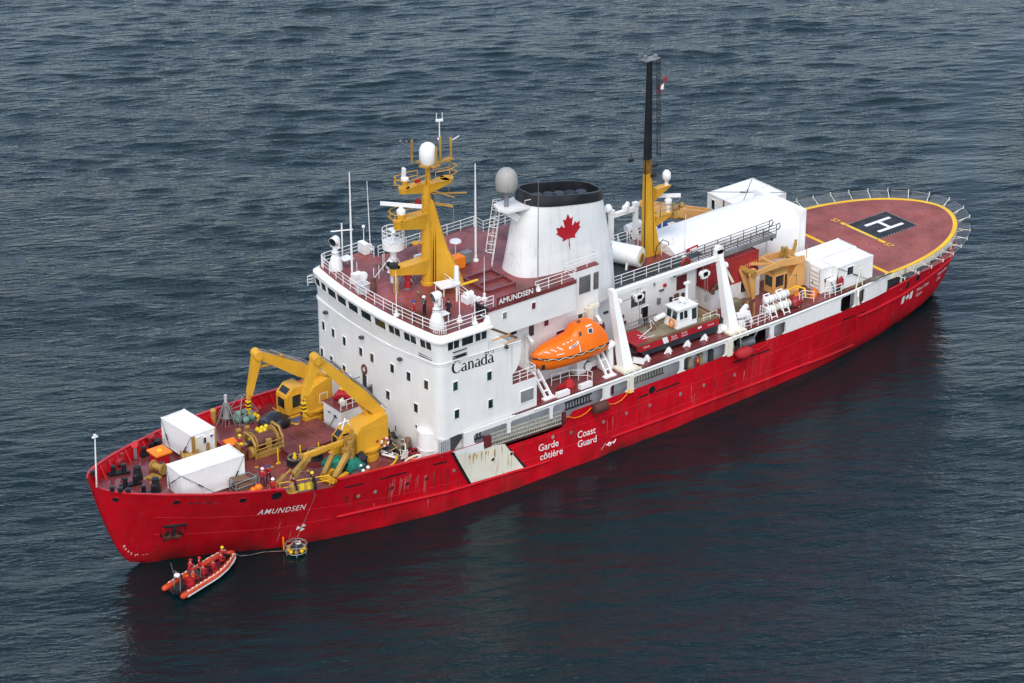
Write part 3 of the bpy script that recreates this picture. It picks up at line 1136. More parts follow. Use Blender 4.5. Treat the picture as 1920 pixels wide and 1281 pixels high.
# bracket lamps under the bridge
for y in (7.0, .9, -4.6):
    b = MB()
    b.box((28.1 + .008 * y * y, y, 13.55), (.35, .35, .22))
    b.build('floodlight', DKGREY, superst)


# serif wordmark on the house side
def serif_word(fn, parent, mat):
    b = MB()

    def stroke(pts, ws):
        pts = [V((p[0], p[1], 0)) for p in pts]
        L, R = [], []
        for i, p in enumerate(pts):
            d = (pts[min(i + 1, len(pts) - 1)] - pts[max(i - 1, 0)]).normalized()
            n = V((-d.y, d.x, 0)) * (ws[i] * 1.25 + .03) / 2
            L.append(fn(*(p + n)[:2]))
            R.append(fn(*(p - n)[:2]))
        b.strip(L, R)

    def bar(x, y0, y1, w=.13, serif=True):
        stroke([(x, y0), (x, y1)], [w, w])
        if serif:
            stroke([(x - .14, y0 + .02), (x + .14, y0 + .02)], [.045, .045])
            stroke([(x - .13, y1 - .05), (x, y1)], [.05, .07])

    def arc(cx, cy, rx, ry, a0, a1, thick, n=18, ph=PI):
        P, Wd = [], []
        for i in range(n + 1):
            a = math.radians(a0 + (a1 - a0) * i / n)
            P.append((cx + rx * math.cos(a), cy + ry * math.sin(a)))
            Wd.append(.04 + (thick - .04) * max(0, math.cos(a - ph)) ** 1.2)
        stroke(P, Wd)
    # C
    arc(.55, .70, .48, .70, 48, 318, .19, 26)
    stroke([(.87, 1.28), (.90, 1.0)], [.05, .04])

    def low_a(x):
        bar(x + .46, .0, .62, .13, False)
        arc(x + .26, .62, .2, .26, 0, 150, .07, 10, PI / 2)
        stroke([(x + .46, .02), (x + .6, .0), (x + .66, .06)], [.12, .06, .03])
        arc(x + .25, .22, .22, .22, 60, 330, .14, 16)

    def low_n(x):
        bar(x + .14, 0, .9)
        bar(x + .58, 0, .6, .13, False)
        stroke([(x + .45, .02), (x + .72, .02)], [.045, .045])
        arc(x + .36, .60, .22, .26, 0, 165, .1, 12, PI / 3)

    def low_d(x):
        bar(x + .56, 0, 1.42)
        arc(x + .31, .43, .27, .43, 20, 340, .15, 22)
    low_a(1.08)
    low_n(1.78)
    low_a(2.62)
    low_d(3.32)
    low_a(4.14)
    # little flag over the last letters
    for x0, x1 in ((4.05, 4.2), (4.62, 4.77)):
        b.add([fn(x0, 1.1), fn(x1, 1.1), fn(x1, 1.46), fn(x0, 1.46)], [(0, 1, 2, 3)])
    b.add([fn(4.41 + px, 1.28 + py) for px, py in leaf_poly(.27)], [tuple(range(37))])
    return b.build('wordmark', mat, parent)


serif_word(lambda x, y: (30.35 + x * .94, -9.385, 13.36 + y * .80 - .035 * x), superst, BLACK)

# ---------------- bridge
b = MB()
BP0 = front_curve(28.32, .0085, 9.36, .9)
BP1 = front_curve(28.0, .01, 9.36, .9)
house_block(b, BP0, 34.3, 9.3, 14.284, 16.62, BP1)
bridge = b.build('wheelhouse', WHITE, ship, smooth=30)
for y, z in ((8.42, 15.98), (7.2, 15.98), (5.64, 16.0), (3.87, 16.02), (1.97, 16.05), (-.05, 16.05), (-2.08, 16.06), (-4.03, 16.08), (-6.04, 16.1), (-7.95, 16.12)):
    window((28.062 + .0096 * y * y, y, z), (-1, .02 * y, 0), 1.5 if -7 < y < 6 else (1.3 if y < 0 else .95), .78, bridge, GLASS, .05, mull=1 if y < -4 else 0, tilt=-.13)
for x, z, m in ((30.5, 16.12, 1), (32.0, 16.1, 0), (33.45, 16.1, 1)):
    window((x, -9.37, z - .02), (0, -1, 0), 1.2, .78, bridge, GLASS, .06, mull=m)
    window((x, 9.36, z), (0, 1, 0), 1.15, .62, bridge, GLASS, .06, mull=m)
# black ladder rails below the corner windows
b = MB()
for z in (15.35, 14.95, 14.75):
    b.tube([(x - .1, y, z) for x, y in [(28.3 + .01 * 6.8 ** 2, -6.9), (28.32 + .01 * 8.3 ** 2, -8.5)]], .05, 5)
    b.tube([(30.4, -9.44, z + .05), (31.9, -9.44, z + .05)], .05, 5)
b.build('window_cleaning_rail', BLACK, bridge)
for y0, y1, xx in ((-7.0, -8.35, None),):
    b = MB()
    b.add([(28.72, -7.0, 14.78), (28.92, -8.35, 14.78), (28.87, -8.35, 14.95), (28.67, -7.0, 14.95)], [(0, 1, 2, 3)])
    b.add([(30.7, -9.40, 14.82), (31.8, -9.40, 14.82), (31.8, -9.40, 15.0), (30.7, -9.40, 15.0)], [(0, 1, 2, 3)])
    b.build('ventilation_slot', BLACK, bridge)
# roof: overhanging fascia with rounded corners
RO = front_curve(27.86, .0102, 9.66, 1.0, 24)
RI = front_curve(28.35, .0105, 9.2, .9, 24)
lo = [(34.5, -9.72)] + RO + [(34.5, 9.72)]
hi = [(34.5, -9.15)] + RI + [(34.5, 9.15)]
b = MB()
b.strip([(x, y, 16.62) for x, y in lo], [(x, y, 16.78) for x, y in lo])
b.strip([(x, y, 16.78) for x, y in lo], [(x, y, 17.18) for x, y in hi])
k = len(lo)
b.add([(x, y, 16.62) for x, y in lo], [tuple(range(k))])
b.add([(34.5, -9.72, 16.62), (34.5, -9.72, 16.78), (34.5, -9.15, 17.18), (34.5, 9.15, 17.18), (34.5, 9.72, 16.78), (34.5, 9.72, 16.62)], [tuple(range(6))])
b.build('roof_fascia', WHITE, bridge, smooth=30)
b = MB()
b.add([(x, y, 17.19) for x, y in hi], [tuple(range(k))])
b.build('bridge_roof', ROOFRED, bridge)

# ---------------- upper house behind the bridge
b = MB()
b.span((34.5, -7.4, 14.2), (45.55, 7.4, 17.12))
upper = b.build('upper_house', WHITE, ship)
b = MB()
b.span((34.52, -7.42, 17.12), (45.57, 7.42, 17.2))
b.span((45.57, -6.02, 17.1), (49.32, 6.02, 17.2))
b.build('monkey_deck', ROOFRED, upper)
for s in (-1, 1):
    b = MB()
    b.span((34.5, s * 7.42, 16.86), (45.57, s * 7.46, 17.24))
    b.build('deck_edge_band', MAROON, upper)
window((37.55, -7.41, 16.05), (0, -1, 0), .42, .62, upper, GREYM)
window((40.75, -7.41, 16.05), (0, -1, 0), .42, .62, upper, CLMAR)
for x, w in ((46.3, .75), (47.7, 1.25), (49.0, .55)):
    bb = MB()
    bb.mat(DKGREY).box((x, -6.03, 15.6), (w, .05, 1.65))
    for k in range(9):
        bb.mat(GREYM).box((x, -6.06, 14.9 + k * .18), (w - .06, .05, .05), rx=.5)
    bb.build('louvre', parent=superst)
# dark doorway panel at the after end of the bridge wing, orange boat-hook rack
b = MB()
b.span((34.25, -9.2, 17.2), (34.4, -7.5, 18.35))
b.build('wing_screen', BLACK, bridge)
lettering('AMUNDSEN', .72, lambda x, y: (36.85 + x, -7.485, 17.33 + y), WHITE2, upper, bold=.015, sx=.98)
b = MB()
b.span((36.65, -7.475, 17.22), (40.95, -7.44, 17.98))
b.build('name_board', MAROON, upper)
# walls seen below the overhang: pipes, doors
for x, z, w, h, m in ((41.6, 12.9, .6, 1.2, DKGREY), (43.3, 13.2, .5, .8, CLMAR), (39.6, 13.3, .7, .5, BLACK), (44.9, 11.4, .9, .9, CLMAR), (42.6, 9.4, .7, 1.8, GREYM), (47.2, 12.6, .5, .4, DKGREY)):
    window((x, -6.02, z), (0, -1, 0), w, h, superst, m, .05, name='wall_fitting')


# ---------------- funnel (stands to port of the centreline)
FE = 3.0


def funnel_par(t):
    return 47.2 + .15 * t, 5.55 - 1.35 * t, 2.55 - .65 * t


def funnel_top(x):
    return 23.95 - .2 * (x - 47.35)


def funnel_ring(t, n=48, grow=0., drop=0.):
    ring = []
    cx, a, bb = funnel_par(t)
    a, bb = a + grow, bb + grow
    for j in range(n):
        ang = 2 * PI * j / n
        c, s = math.cos(ang), math.sin(ang)
        e = 2 / FE
        x = cx + a * math.copysign(abs(c) ** e, c)
        y = -2.75 + bb * math.copysign(abs(s) ** e, s)
        ring.append((x, y, 17.1 + (funnel_top(x) - 17.1) * t - drop))
    return ring


def funnel_y(x, z):
    t = (z - 17.1) / (funnel_top(x) - 17.1)
    cx, a, bb = funnel_par(t)
    return -2.75 - bb * max(0, 1 - abs((x - cx) / a) ** FE) ** (1 / FE)


b = MB()
b.loft([[(x + .25 if x > 50 else x, y, 12.81) for x, y, z in funnel_ring(-.12)]] + [funnel_ring(t) for t in (0, .25, .5, .75, .90)], cap=False)
funnel = b.build('funnel', paint('funnel_white', (.76, .76, .73), .45, .05, streak=.32, rust=.35, bump=.03, stain=(.40, .33, .25), plates=1), ship, smooth=40)
b = MB()
b.loft([funnel_ring(t, grow=g, drop=d) for t, g, d in ((.86, .05, 0), (.99, .06, 0), (1.0, .0, 0), (1.0, -.18, .02), (1.0, -.35, 1.5))])
for k in range(5):
    b.cyl((44.8 + 1.25 * k, -2.75, 22.2), (44.8 + 1.25 * k, -2.75, 24.0 - .25 * k), .5, n=12)
b.build('funnel_cap', BLACK, funnel, smooth=40)
b = MB()
b.loft([funnel_ring(t, grow=.03) for t in (.004, .09)], cap=False)
b.build('funnel_skirt', MATS['funnel_white'], funnel, smooth=40)
b = MB()
b.add([(46.62 + x, funnel_y(46.62 + x, 20.85 + y) - .03, 20.85 + y) for x, y in leaf_poly(3.0)], [tuple(range(37))])
b.add([(46.62 + x, funnel_y(46.62 + x, z) - .028, z) for x, z in ((-.06, 19.6), (.03, 18.95), (.06, 18.95), (.06, 19.6))], [(0, 1, 2, 3)])
b.build('maple_leaf', LEAF, funnel)
b = MB()
b.prism([(43.3, -3.9), (40.9, -3.6), (40.5, -2.6), (40.9, -1.5), (43.3, -1.3)], 23.45, 23.68, 'Z')
b.beam((42.6, -2.6, 22.3), (41.2, -2.6, 23.4), .9, .6)
b.tube([(43.2, -3.85, 24.3), (42.6, -3.8, 24.35), (42.6, -3.8, 23.7)], .035, 5)
b.build('funnel_platform', WHITE, funnel)


def caged_ladder(p0, p1, out, name, parent, mat=WHITE, cage=True):
    b = MB()
    p0, p1, out = V(p0), V(p1), V(out).normalized()
    d = (p1 - p0)
    s = d.normalized().cross(out)
    for k in (-1, 1):
        b.cyl(p0 + s * .22 * k, p1 + s * .22 * k, .035, n=5)
    n = int(d.length / .4)
    for i in range(n):
        q = p0 + d * (i + .5) / n
        b.cyl(q - s * .22, q + s * .22, .022, n=4)
    if cage:
        m = max(3, int(d.length / 1.0))
        hoops = []
        for i in range(m + 1):
            q = p0 + d * (.22 + .78 * i / m)
            h = [q + s * .36 * math.cos(a) + out * .75 * math.sin(a) for a in np.linspace(0, PI, 8)]
            hoops.append(h)
            b.tube(h, .03, 4)
        for j in (1, 3, 4, 6):
            b.tube([h[j] for h in hoops], .022, 4)
    return b.build(name, mat, parent)


caged_ladder((41.45, -.5, 17.2), (42.15, -1.0, 23.5), (-.85, .5, .1), 'ladder', funnel)
b = MB()
b.ball((53.05, -2.75, 20.4), .38, 12, 1.2)
b.cyl((52.4, -2.75, 20.2), (53, -2.75, 20.3), .1)
b.build('antenna_pod', WHITE2, funnel)

# hatch coamings and yellow pipe on the monkey deck
for x0, y0, x1, y1 in ((37.7, -4.9, 40.7, -1.4),):
    b = MB()
    for p, q in (((x0, y0), (x1, y0)), ((x1, y0), (x1, y1)), ((x1, y1), (x0, y1)), ((x0, y1), (x0, y0)), ((x0, (y0 + y1) / 2), (x1, (y0 + y1) / 2))):
        b.beam((*p, 17.32), (*q, 17.32), .18, .26)
    b.build('hatch_coaming', MAROON, upper)
b = MB()
b.tube([(36.5, -2.5, 17.45), (38.3, -2.55, 17.45)], .13, 8)
b.build('yellow_pipe', LINEY, upper)


# ---------------- railings
def railing(pts, h=1.05, wires=3, step=1.5, mat=WHITE2, parent=ship, r=.036, name='railing'):
    b = MB()
    pts = [V(p) for p in pts]
    for k in range(wires):
        zz = h * (k + 1) / wires
        b.tube([p + V((0, 0, zz)) for p in pts], r if k == wires - 1 else r * .7, 5)
    for p, q in zip(pts[:-1], pts[1:]):
        n = max(1, round((q - p).length / step))
        for i in range(n):
            c = p + (q - p) * i / n
            b.cyl(c, c + V((0, 0, h)), r, n=5)
    b.cyl(pts[-1], pts[-1] + V((0, 0, h)), r, n=5)
    return b.build(name, mat, parent)


RR = front_curve(28.55, .0105, 9.05, .8, 14)
railing([(34.2, -9.05, 17.2)] + [(x, y, 17.2) for x, y in RR] + [(34.2, 9.05, 17.2), (34.2, 7.4, 17.2)], step=1.3, parent=bridge)
railing([(34.6, 7.3, 17.2), (45.4, 7.3, 17.2), (45.4, 5.9, 17.2), (49.2, 5.9, 17.2)])
railing([(34.6, -7.3, 17.2), (36.4, -7.3, 17.2)], step=1)
railing([(41, -7.35, 17.2), (45.45, -7.35, 17.2), (45.45, -5.95, 17.2), (49.25, -5.95, 17.2), (49.25, -4.6, 17.2)])
railing([(34.6, -7.3, 17.2), (35.3, -5.0, 17.2), (36.0, .9, 17.2), (32.7, 1.95, 17.2)], step=1.6)
railing([(39.5, -9.25, 10.26), (36.95, -9.25, 10.26)], step=.9)
railing([(39.55, -9.2, 10.26), (39.55, -6.4, 10.26)], step=.9)
b = MB()
b.span((33.75, 8.2, 17.25), (34.3, 9.3, 18.25))
b.build('white_locker', WHITE2, bridge)
# small wing platform rail on the starboard bridge side
railing([(30, 9.4, 15.0), (28.7, 10.0, 15.0), (31.5, 10.2, 15.0)], h=.95, parent=bridge)

# ---------------- after deckhouse amidships
b = MB()
b.span((49.3, -3.6, BD + .004), (63.2, 3.6, 12.72))
b.span((63.2, -2.5, BD + .004), (64.6, 3.6, 12.0))
midhouse = b.build('after_deckhouse', WHITE, ship)
b = MB()
b.span((49.3, -3.7, 12.724), (64.6, 3.7, 12.8))
b.build('deckhouse_roof', paint('deck_dark', (.035, .045, .05), .55, .3), midhouse)
b = MB()
b.span((57.0, -1.8, 12.804), (63.0, 3.4, 12.83))
b.build('roof_patch', MAROON, midhouse)
railing([(49.5, -3.6, 12.8), (61.6, -3.6, 12.8)], step=1.5)
railing([(49.5, 3.6, 12.8), (64, 3.6, 12.8)], step=1.5)
window((56.1, -3.61, 10.75), (0, -1, 0), 1.75, 1.3, midhouse, DKGREY, .06, mull=1)
window((56.9, -3.61, 8.75), (0, -1, 0), .9, 2.0, midhouse, BLACK, .08, name='doorway')
bb = MB()
bb.box((55.75, -3.95, 8.6), (.06, .95, 1.9), rz=.5)
bb.build('door', WHITE, midhouse)
window((55.9, -3.61, 12.2), (0, -1, 0), 1.3, .5, midhouse, DKGREY, .05)
window((61.4, -3.61, 11.0), (0, -1, 0), 1.3, 1.5, midhouse, CLMAR, .04, name='recess')
for x, z, w, h, m in ((54.2, 9.6, .3, .3, BROWN), (54.5, 8.9, .25, .25, RUSTB), (58.6, 9.9, .35, .6, GREYM), (58.9, 10.9, .5, .12, DKGREY), (59.3, 11.3, .3, .3, CLRED),
                      (60.1, 9.3, .3, 1.1, DKGREY), (60.8, 9.4, .5, 1.2, BROWN), (61.6, 9.3, .3, 1.1, DKGREY), (51.3, 9.7, .4, .4, DKGREY), (52.2, 10.6, .5, .2, DKGREY), (58.0, 12.2, .08, 1.2, GREYM)):
    bb = MB()
    bb.box((x, -3.68, z), (w, .18, h))
    bb.build('wall_fitting', m, midhouse)
# low deckhouse under the red container
b = MB()
b.span((64.4, -4.5, BD + .004), (70.6, -2.4, 9.42))
lowhouse = b.build('container_stand', WHITE, ship)
window((68.5, -4.51, 8.8), (0, -1, 0), .7, 1.1, lowhouse, GLASS)

# ---------------- hangar in telescoping arched sections with a door frame


def arch(cy, hw, z0, ze, zr, n=14):
    pts = [(cy - hw, z0)]
    for i in range(n + 1):
        a = PI * i / n
        pts.append((cy - hw * math.copysign(abs(math.cos(a)) ** .75, math.cos(a)), ze + (zr - ze) * math.sin(a) ** .8))
    pts.append((cy + hw, z0))
    return pts


hangar = thing('hangar', 'x', 'x')
for k in list(hangar.keys()):
    del hangar[k]
hangar.parent = ship
for x0, x1, cy, hw, ze, zr in ((61.8, 68.6, .55, 2.75, 12.9, 13.75), (68.4, 73.4, .6, 3.0, 12.3, 13.85), (73.2, 77.5, .6, 3.25, 11.6, 13.9)):
    b = MB()
    b.prism(arch(cy, hw, BD + .004, ze, zr), x0, x1, 'X')
    b.build('hangar_section', WHITE2, hangar, smooth=35)
b = MB()
b.span((77.3, -2.9, BD + .004), (77.95, 3.9, 13.75))
b.build('door_frame', WHITE2, hangar)

# ---------------- helicopter deck
HZ = 7.15


def heli_half(x):
    if x < 84.2:
        return 8.62
    t = (x - 84.2) / (100.3 - 84.2)
    return 8.62 * max(0, 1 - t ** 2.2) ** .55


HX = np.concatenate([np.linspace(83.32, 96, 40), 96 + (100.3 - 96) * np.sin(np.linspace(0, PI / 2, 26))])


def heli_outline(inset=0.):
    P = []
    for x in HX:
        P.append((x, -heli_half(x)))
    Q = [(x, -y) for x, y in P[::-1][1:]]
    pts = P + Q
    if inset:
        out = []
        for i, p in enumerate(pts):
            a, c = V((*pts[max(0, i - 1)], 0)), V((*pts[min(len(pts) - 1, i + 1)], 0))
            d = (c - a).normalized()
            out.append((p[0] - d.y * inset, p[1] + d.x * inset))
        pts = out
    return pts


b = MB()
ol = heli_outline()
b.prism(ol, HZ - .55, HZ, 'Z')
heli = b.build('helideck', CREAM, ship)
b = MB()
b.add([(x, y, HZ + .005) for x, y in ol], [tuple(range(len(ol)))])
b.build('landing_surface', HELI, heli)


def band(o0, o1, x_min, z, name, mat, parent=heli):
    A, Bp = heli_outline(o0), heli_outline(o1)
    sel = [(a, c) for a, c in zip(A, Bp) if a[0] >= x_min]
    b = MB()
    b.strip([(a[0], a[1], z) for a, c in sel], [(c[0], c[1], z) for a, c in sel])
    return b.build(name, mat, parent)


band(.06, .50, 83.9, HZ + .010, 'perimeter_line', LINEY)


def deck_bar(a, c, w, z, name, mat, parent=heli):
    a, c = V((*a, z)), V((*c, z))
    d = (c - a).normalized()
    n = V((-d.y, d.x, 0)) * w / 2
    b = MB()
    b.add([a - n, c - n, c + n, a + n], [(0, 1, 2, 3)])
    return b.build(name, mat, parent)


deck_bar((84.15, -8.2), (84.15, 8.2), .42, HZ + .012, 'forward_line', LINEY)
b = MB()
b.add([(88.8, -2.0, HZ + .011), (94.6, -2.0, HZ + .011), (94.6, 2.5, HZ + .011), (88.8, 2.5, HZ + .011)], [(0, 1, 2, 3)])
b.build('landing_square', paint('anti_slip_black', (.022, .024, .028), .8, .3, scale=1.5, wet=.1), heli)
for y in (1.2, -.65):
    deck_bar((90.4, y), (93.9, y), .42, HZ + .016, 'letter_stroke', WHITE2)
deck_bar((92.15, 1.2), (92.15, -.65), .42, HZ + .017, 'letter_stroke', WHITE2)
deck_bar((89.05, 3.3), (89.05, -3.0), .42, HZ + .018, 'touchdown_line', LINEY)
for y0, s in ((4.5, 1), (-3.15, 1)):
    lettering('57', 1.0, lambda x, y, y0=y0: (88.65 + y, y0 - x, HZ + .02), LINEY, heli, bold=.01, sx=.9)
b = MB()
for i in range(15):
    for (x, y) in ((88.9 + 5.6 * i / 14, -2.0), (88.9 + 5.6 * i / 14, 2.5)):
        b.box((x, y, HZ + .05), (.14, .14, .08))
for i in range(1, 12):
    for (x, y) in ((88.75, -2.0 + 4.5 * i / 12), (94.6, -2.0 + 4.5 * i / 12)):
        b.box((x, y, HZ + .05), (.14, .14, .08))
b.build('net_lashing_point', GREYM, heli)
b = MB()
for ix in range(11):
    for iy in range(12):
        x, y = 84.6 + ix * 1.5, -8 + iy * 1.45
        if abs(y) < heli_half(x) - .9 and not (88.2 < x < 95 and -3.4 < y < 3.4):
            b.cyl((x, y, HZ + .0), (x, y, HZ + .035), .07, n=6)
b.build('tie_down_point', DKGREY, heli)
# safety-net frames round the edge
po = heli_outline(-.02)
cum = [0]
for p, q in zip(po[:-1], po[1:]):
    cum.append(cum[-1] + math.dist(p, q))
tot = cum[-1]
NF = 20
for i in range(NF):
    def at(s):
        x = float(np.interp(s, cum, [p[0] for p in po]))
        y = float(np.interp(s, cum, [p[1] for p in po]))
        return x, y
    s0, s1 = 1.5 + (tot - 3) * i / NF, 1.5 + (tot - 3) * (i + 1) / NF - .12
    p, q = at(s0), at(s1)
    m = ((p[0] + q[0]) / 2, (p[1] + q[1]) / 2)
    d = V((q[0] - p[0], q[1] - p[1], 0)).normalized()
    o = V((d.y, -d.x, 0))
    up = -.10 if m[1] < -3 else .45
    e = 1.25
    P0, Q0 = V((*p, HZ - .12)), V((*q, HZ - .12))
    P1, Q1 = P0 + o * e + V((0, 0, up)), Q0 + o * e + V((0, 0, up))
    b = MB()
    b.mat(CREAM).tube([P0, P1], .032, 5)
    b.tube([P1 - V((0, 0, .16)), P1 + V((0, 0, .2))], .05, 5)
    b.tube([P0 - V((0, 0, .3)), P0 + (P1 - P0) * .6], .03, 4)
    b.mat(GREYM).tube([P1, Q1], .022, 4)
    b.mat(WIRE).add([P0, Q0, Q1, P1], [(0, 1, 2, 3)])
    b.build('safety_net', parent=heli)
# pillars, and dark sheets painting the shade of the void between hull and helideck
for x in (83.9, 86.3, 88.9, 91.4, 93.8, 95.9):
    for s in (-1, 1):
        y = s * (min(rail_y(x), heli_half(x)) - .25)
        b = MB()
        b.cyl((x, y, sheer(x) - .8), (x, y, HZ - .55), .13, n=8)
        b.build('pillar', CREAM, heli)
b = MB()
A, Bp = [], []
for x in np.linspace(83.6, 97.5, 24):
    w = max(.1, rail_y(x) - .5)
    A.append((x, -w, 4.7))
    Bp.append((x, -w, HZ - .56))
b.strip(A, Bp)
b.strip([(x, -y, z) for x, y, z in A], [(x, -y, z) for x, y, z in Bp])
b.build('void_shade_sheet', DKGREY, ship)
# stern cap rail
for s in (-1, 1):
    b = MB()
    pts = []
    k = np.arange(len(HT_X))
    for i in np.linspace(17, len(HT_X) - 1, 60):
        x, y = float(np.interp(i, k, HT_X)), float(np.interp(i, k, HT_Y))
        if x > 83.4:
            pts.append((x, s * y, sheer(x) + .02))
    b.tube(pts, .1, 6)
    b.build('stern_rail', RED, hull)


# ================================================================== things standing on the ship
def place(t, loc, rz=0):
    t.location = loc
    t.rotation_euler = (0, 0, rz)
    return t


# ---------------- people
BONES = None


def person(label, loc, rz, jacket, trousers, helmet=None, pose='stand', group=None, vest=None, h=1.0, hair=None, parent_loc=None):
    """one continuous skinned body facing local +y; clothing and helmet are children"""
    J = {'pel': (0, 0, .93), 'bel': (0, .0, 1.1), 'che': (0, .01, 1.30), 'nek': (0, .02, 1.47), 'hd0': (0, .035, 1.56), 'hd1': (0, .045, 1.68)}
    for s, n in ((-1, 'l'), (1, 'r')):
        J.update({n + 'sh': (s * .19, .0, 1.40), n + 'el': (s * .27, -.03, 1.14), n + 'wr': (s * .29, .08, .92), n + 'ha': (s * .28, .12, .83),
                  n + 'hi': (s * .10, 0, .88), n + 'kn': (s * .12, .03, .48), n + 'an': (s * .13, -.02, .09), n + 'to': (s * .14, .16, .04)})
    if pose == 'work':
        for s, n in ((-1, 'l'), (1, 'r')):
            J.update({n + 'el': (s * .28, .12, 1.18), n + 'wr': (s * .16, .36, 1.15), n + 'ha': (s * .12, .45, 1.17), n + 'kn': (s * .14, .1 * s + .04, .48), n + 'an': (s * .15, .12 * s - .02, .09), n + 'to': (s * .16, .12 * s + .15, .04)})
        for k in ('che', 'nek', 'hd0', 'hd1', 'lsh', 'rsh'):
            J[k] = (J[k][0], J[k][1] + .12, J[k][2] - .03)
    if pose == 'bend':
        for s, n in ((-1, 'l'), (1, 'r')):
            J.update({n + 'sh': (s * .19, .32, 1.22), n + 'el': (s * .25, .42, .95), n + 'wr': (s * .18, .52, .72), n + 'ha': (s * .14, .56, .63)})
        J.update({'bel': (0, .10, 1.05), 'che': (0, .27, 1.17), 'nek': (0, .40, 1.28), 'hd0': (0, .47, 1.34), 'hd1': (0, .54, 1.42)})
    if pose == 'sit':
        for k, (x, y, z) in list(J.items()):
            if k[1:] not in ('kn', 'an', 'to'):
                J[k] = (x, y, z - .43)
        for s, n in ((-1, 'l'), (1, 'r')):
            J.update({n + 'kn': (s * .16, .42, .50), n + 'an': (s * .17, .44, .09), n + 'to': (s * .18, .60, .05), n + 'el': (s * .28, .10, .76), n + 'wr': (s * .22, .34, .68), n + 'ha': (s * .18, .42, .66)})
    if pose == 'point':
        J.update({'lel': (-.36, .14, 1.28), 'lwr': (-.42, .38, 1.34), 'lha': (-.43, .47, 1.36)})
    R = {'pel': .145, 'bel': .14, 'che': .165, 'nek': .07, 'hd0': .095, 'hd1': .10, 'sh': .085, 'el': .062, 'wr': .045, 'ha': .045, 'hi': .11, 'kn': .08, 'an': .06, 'to': .05}
    E = [('pel', 'bel', 'j'), ('bel', 'che', 'j'), ('che', 'nek', 'j'), ('nek', 'hd0', 's'), ('hd0', 'hd1', 's')]
    for n in 'lr':
        E += [('che', n + 'sh', 'j'), (n + 'sh', n + 'el', 'j'), (n + 'el', n + 'wr', 'j'), (n + 'wr', n + 'ha', 's'),
              ('pel', n + 'hi', 't'), (n + 'hi', n + 'kn', 't'), (n + 'kn', n + 'an', 't'), (n + 'an', n + 'to', 'b')]
    keys = list(J)
    me = bpy.data.meshes.new('body')
    me.from_pydata([V(J[k]) * h for k in keys], [(keys.index(a), keys.index(c)) for a, c, _ in E], [])
    o = bpy.data.objects.new('body', me)
    COL.objects.link(o)
    sk = o.modifiers.new('skin', 'SKIN')
    me.skin_vertices.new() if not me.skin_vertices else None
    for i, k in enumerate(keys):
        r = R.get(k) or R[k[1:]]
        me.skin_vertices[0].data[i].radius = (r * h, r * h * (.8 if k in ('che', 'bel', 'pel') else 1))
        me.skin_vertices[0].data[i].use_root = (k == 'pel')
    sb = o.modifiers.new('smooth', 'SUBSURF')
    sb.levels = sb.render_levels = 1
    dg = bpy.context.evaluated_depsgraph_get()
    m2 = bpy.data.meshes.new_from_object(o.evaluated_get(dg))
    bpy.data.objects.remove(o)
    ms = [jacket, trousers, SKIN, RUBBER]
    for m in ms:
        m2.materials.append(m)
    lut = {'j': 0, 't': 1, 's': 2, 'b': 3}
    segs = [(V(J[a]) * h, V(J[c]) * h, lut[t]) for a, c, t in E]
    for p in m2.polygons:
        c = p.center
        best = 1e9
        for a, bb, t in segs:
            d = bb - a
            u = max(0, min(1, (c - a).dot(d) / d.length_squared))
            q = (a + d * u - c).length
            if q < best:
                best, mi = q, t
        p.material_index = mi
        p.use_smooth = True
    t = thing('person', label, 'person', loc, group)
    t.rotation_euler = (0, 0, rz)
    bo = bpy.data.objects.new('body', m2)
    COL.objects.link(bo)
    bo.parent = t
    hd = V(J['hd1']) * h
    if helmet:
        b = MB()
        b.lathe([(.150, -.01), (.148, .03), (.125, .09), (.07, .135), (.005, .15)], hd + V((0, 0, .02)), 12)
        b.lathe([(.165, -.012), (.165, .008)], hd + V((0, .02, .02)), 12)
        b.build('helmet', helmet, smooth=40).parent = t
    elif hair:
        b = MB()
        b.ball(hd + V((0, -.015, .04)), .112, 10)
        b.build('hair', hair, smooth=60).parent = t
    b = MB()
    f = V(J['hd0']) * h
    f = (f + hd) / 2 + V((0, .10, .0)) * h
    b.mat(SKIN).beam(f + V((0, .0, .02)), f + V((0, .025, -.01)), .025, .03)
    b.mat(RUBBER).box(f + V((.035, 0, .03)), (.022, .012, .012)).box(f + V((-.035, 0, .03)), (.022, .012, .012))
    b.mat(CLMAR).box(f + V((0, .002, -.045)), (.05, .01, .012))
    b.build('face').parent = t
    if vest:
        b = MB()
        for zz, rr in ((-.14, .178), (.02, .19)):
            c = V(J['che']) * h + V((0, 0, zz))
            b.tube([c + V((rr * 1.05 * math.cos(a), rr * .85 * math.sin(a), 0)) for a in np.linspace(0, 2 * PI, 13)[:-1]], .022, 4, True)
        for s in (-1, 1):
            c = V(J['che']) * h
            b.tube([c + V((s * .10, .15, -.14)), c + V((s * .10, .16, .05)), c + V((s * .09, .03, .16)), c + V((s * .09, -.12, .08))], .022, 4)
        b.build('vest_stripe', vest).parent = t
    return t


def dkpt(x, y, dz=0):
    return (x, y, deck_z(x) + dz)


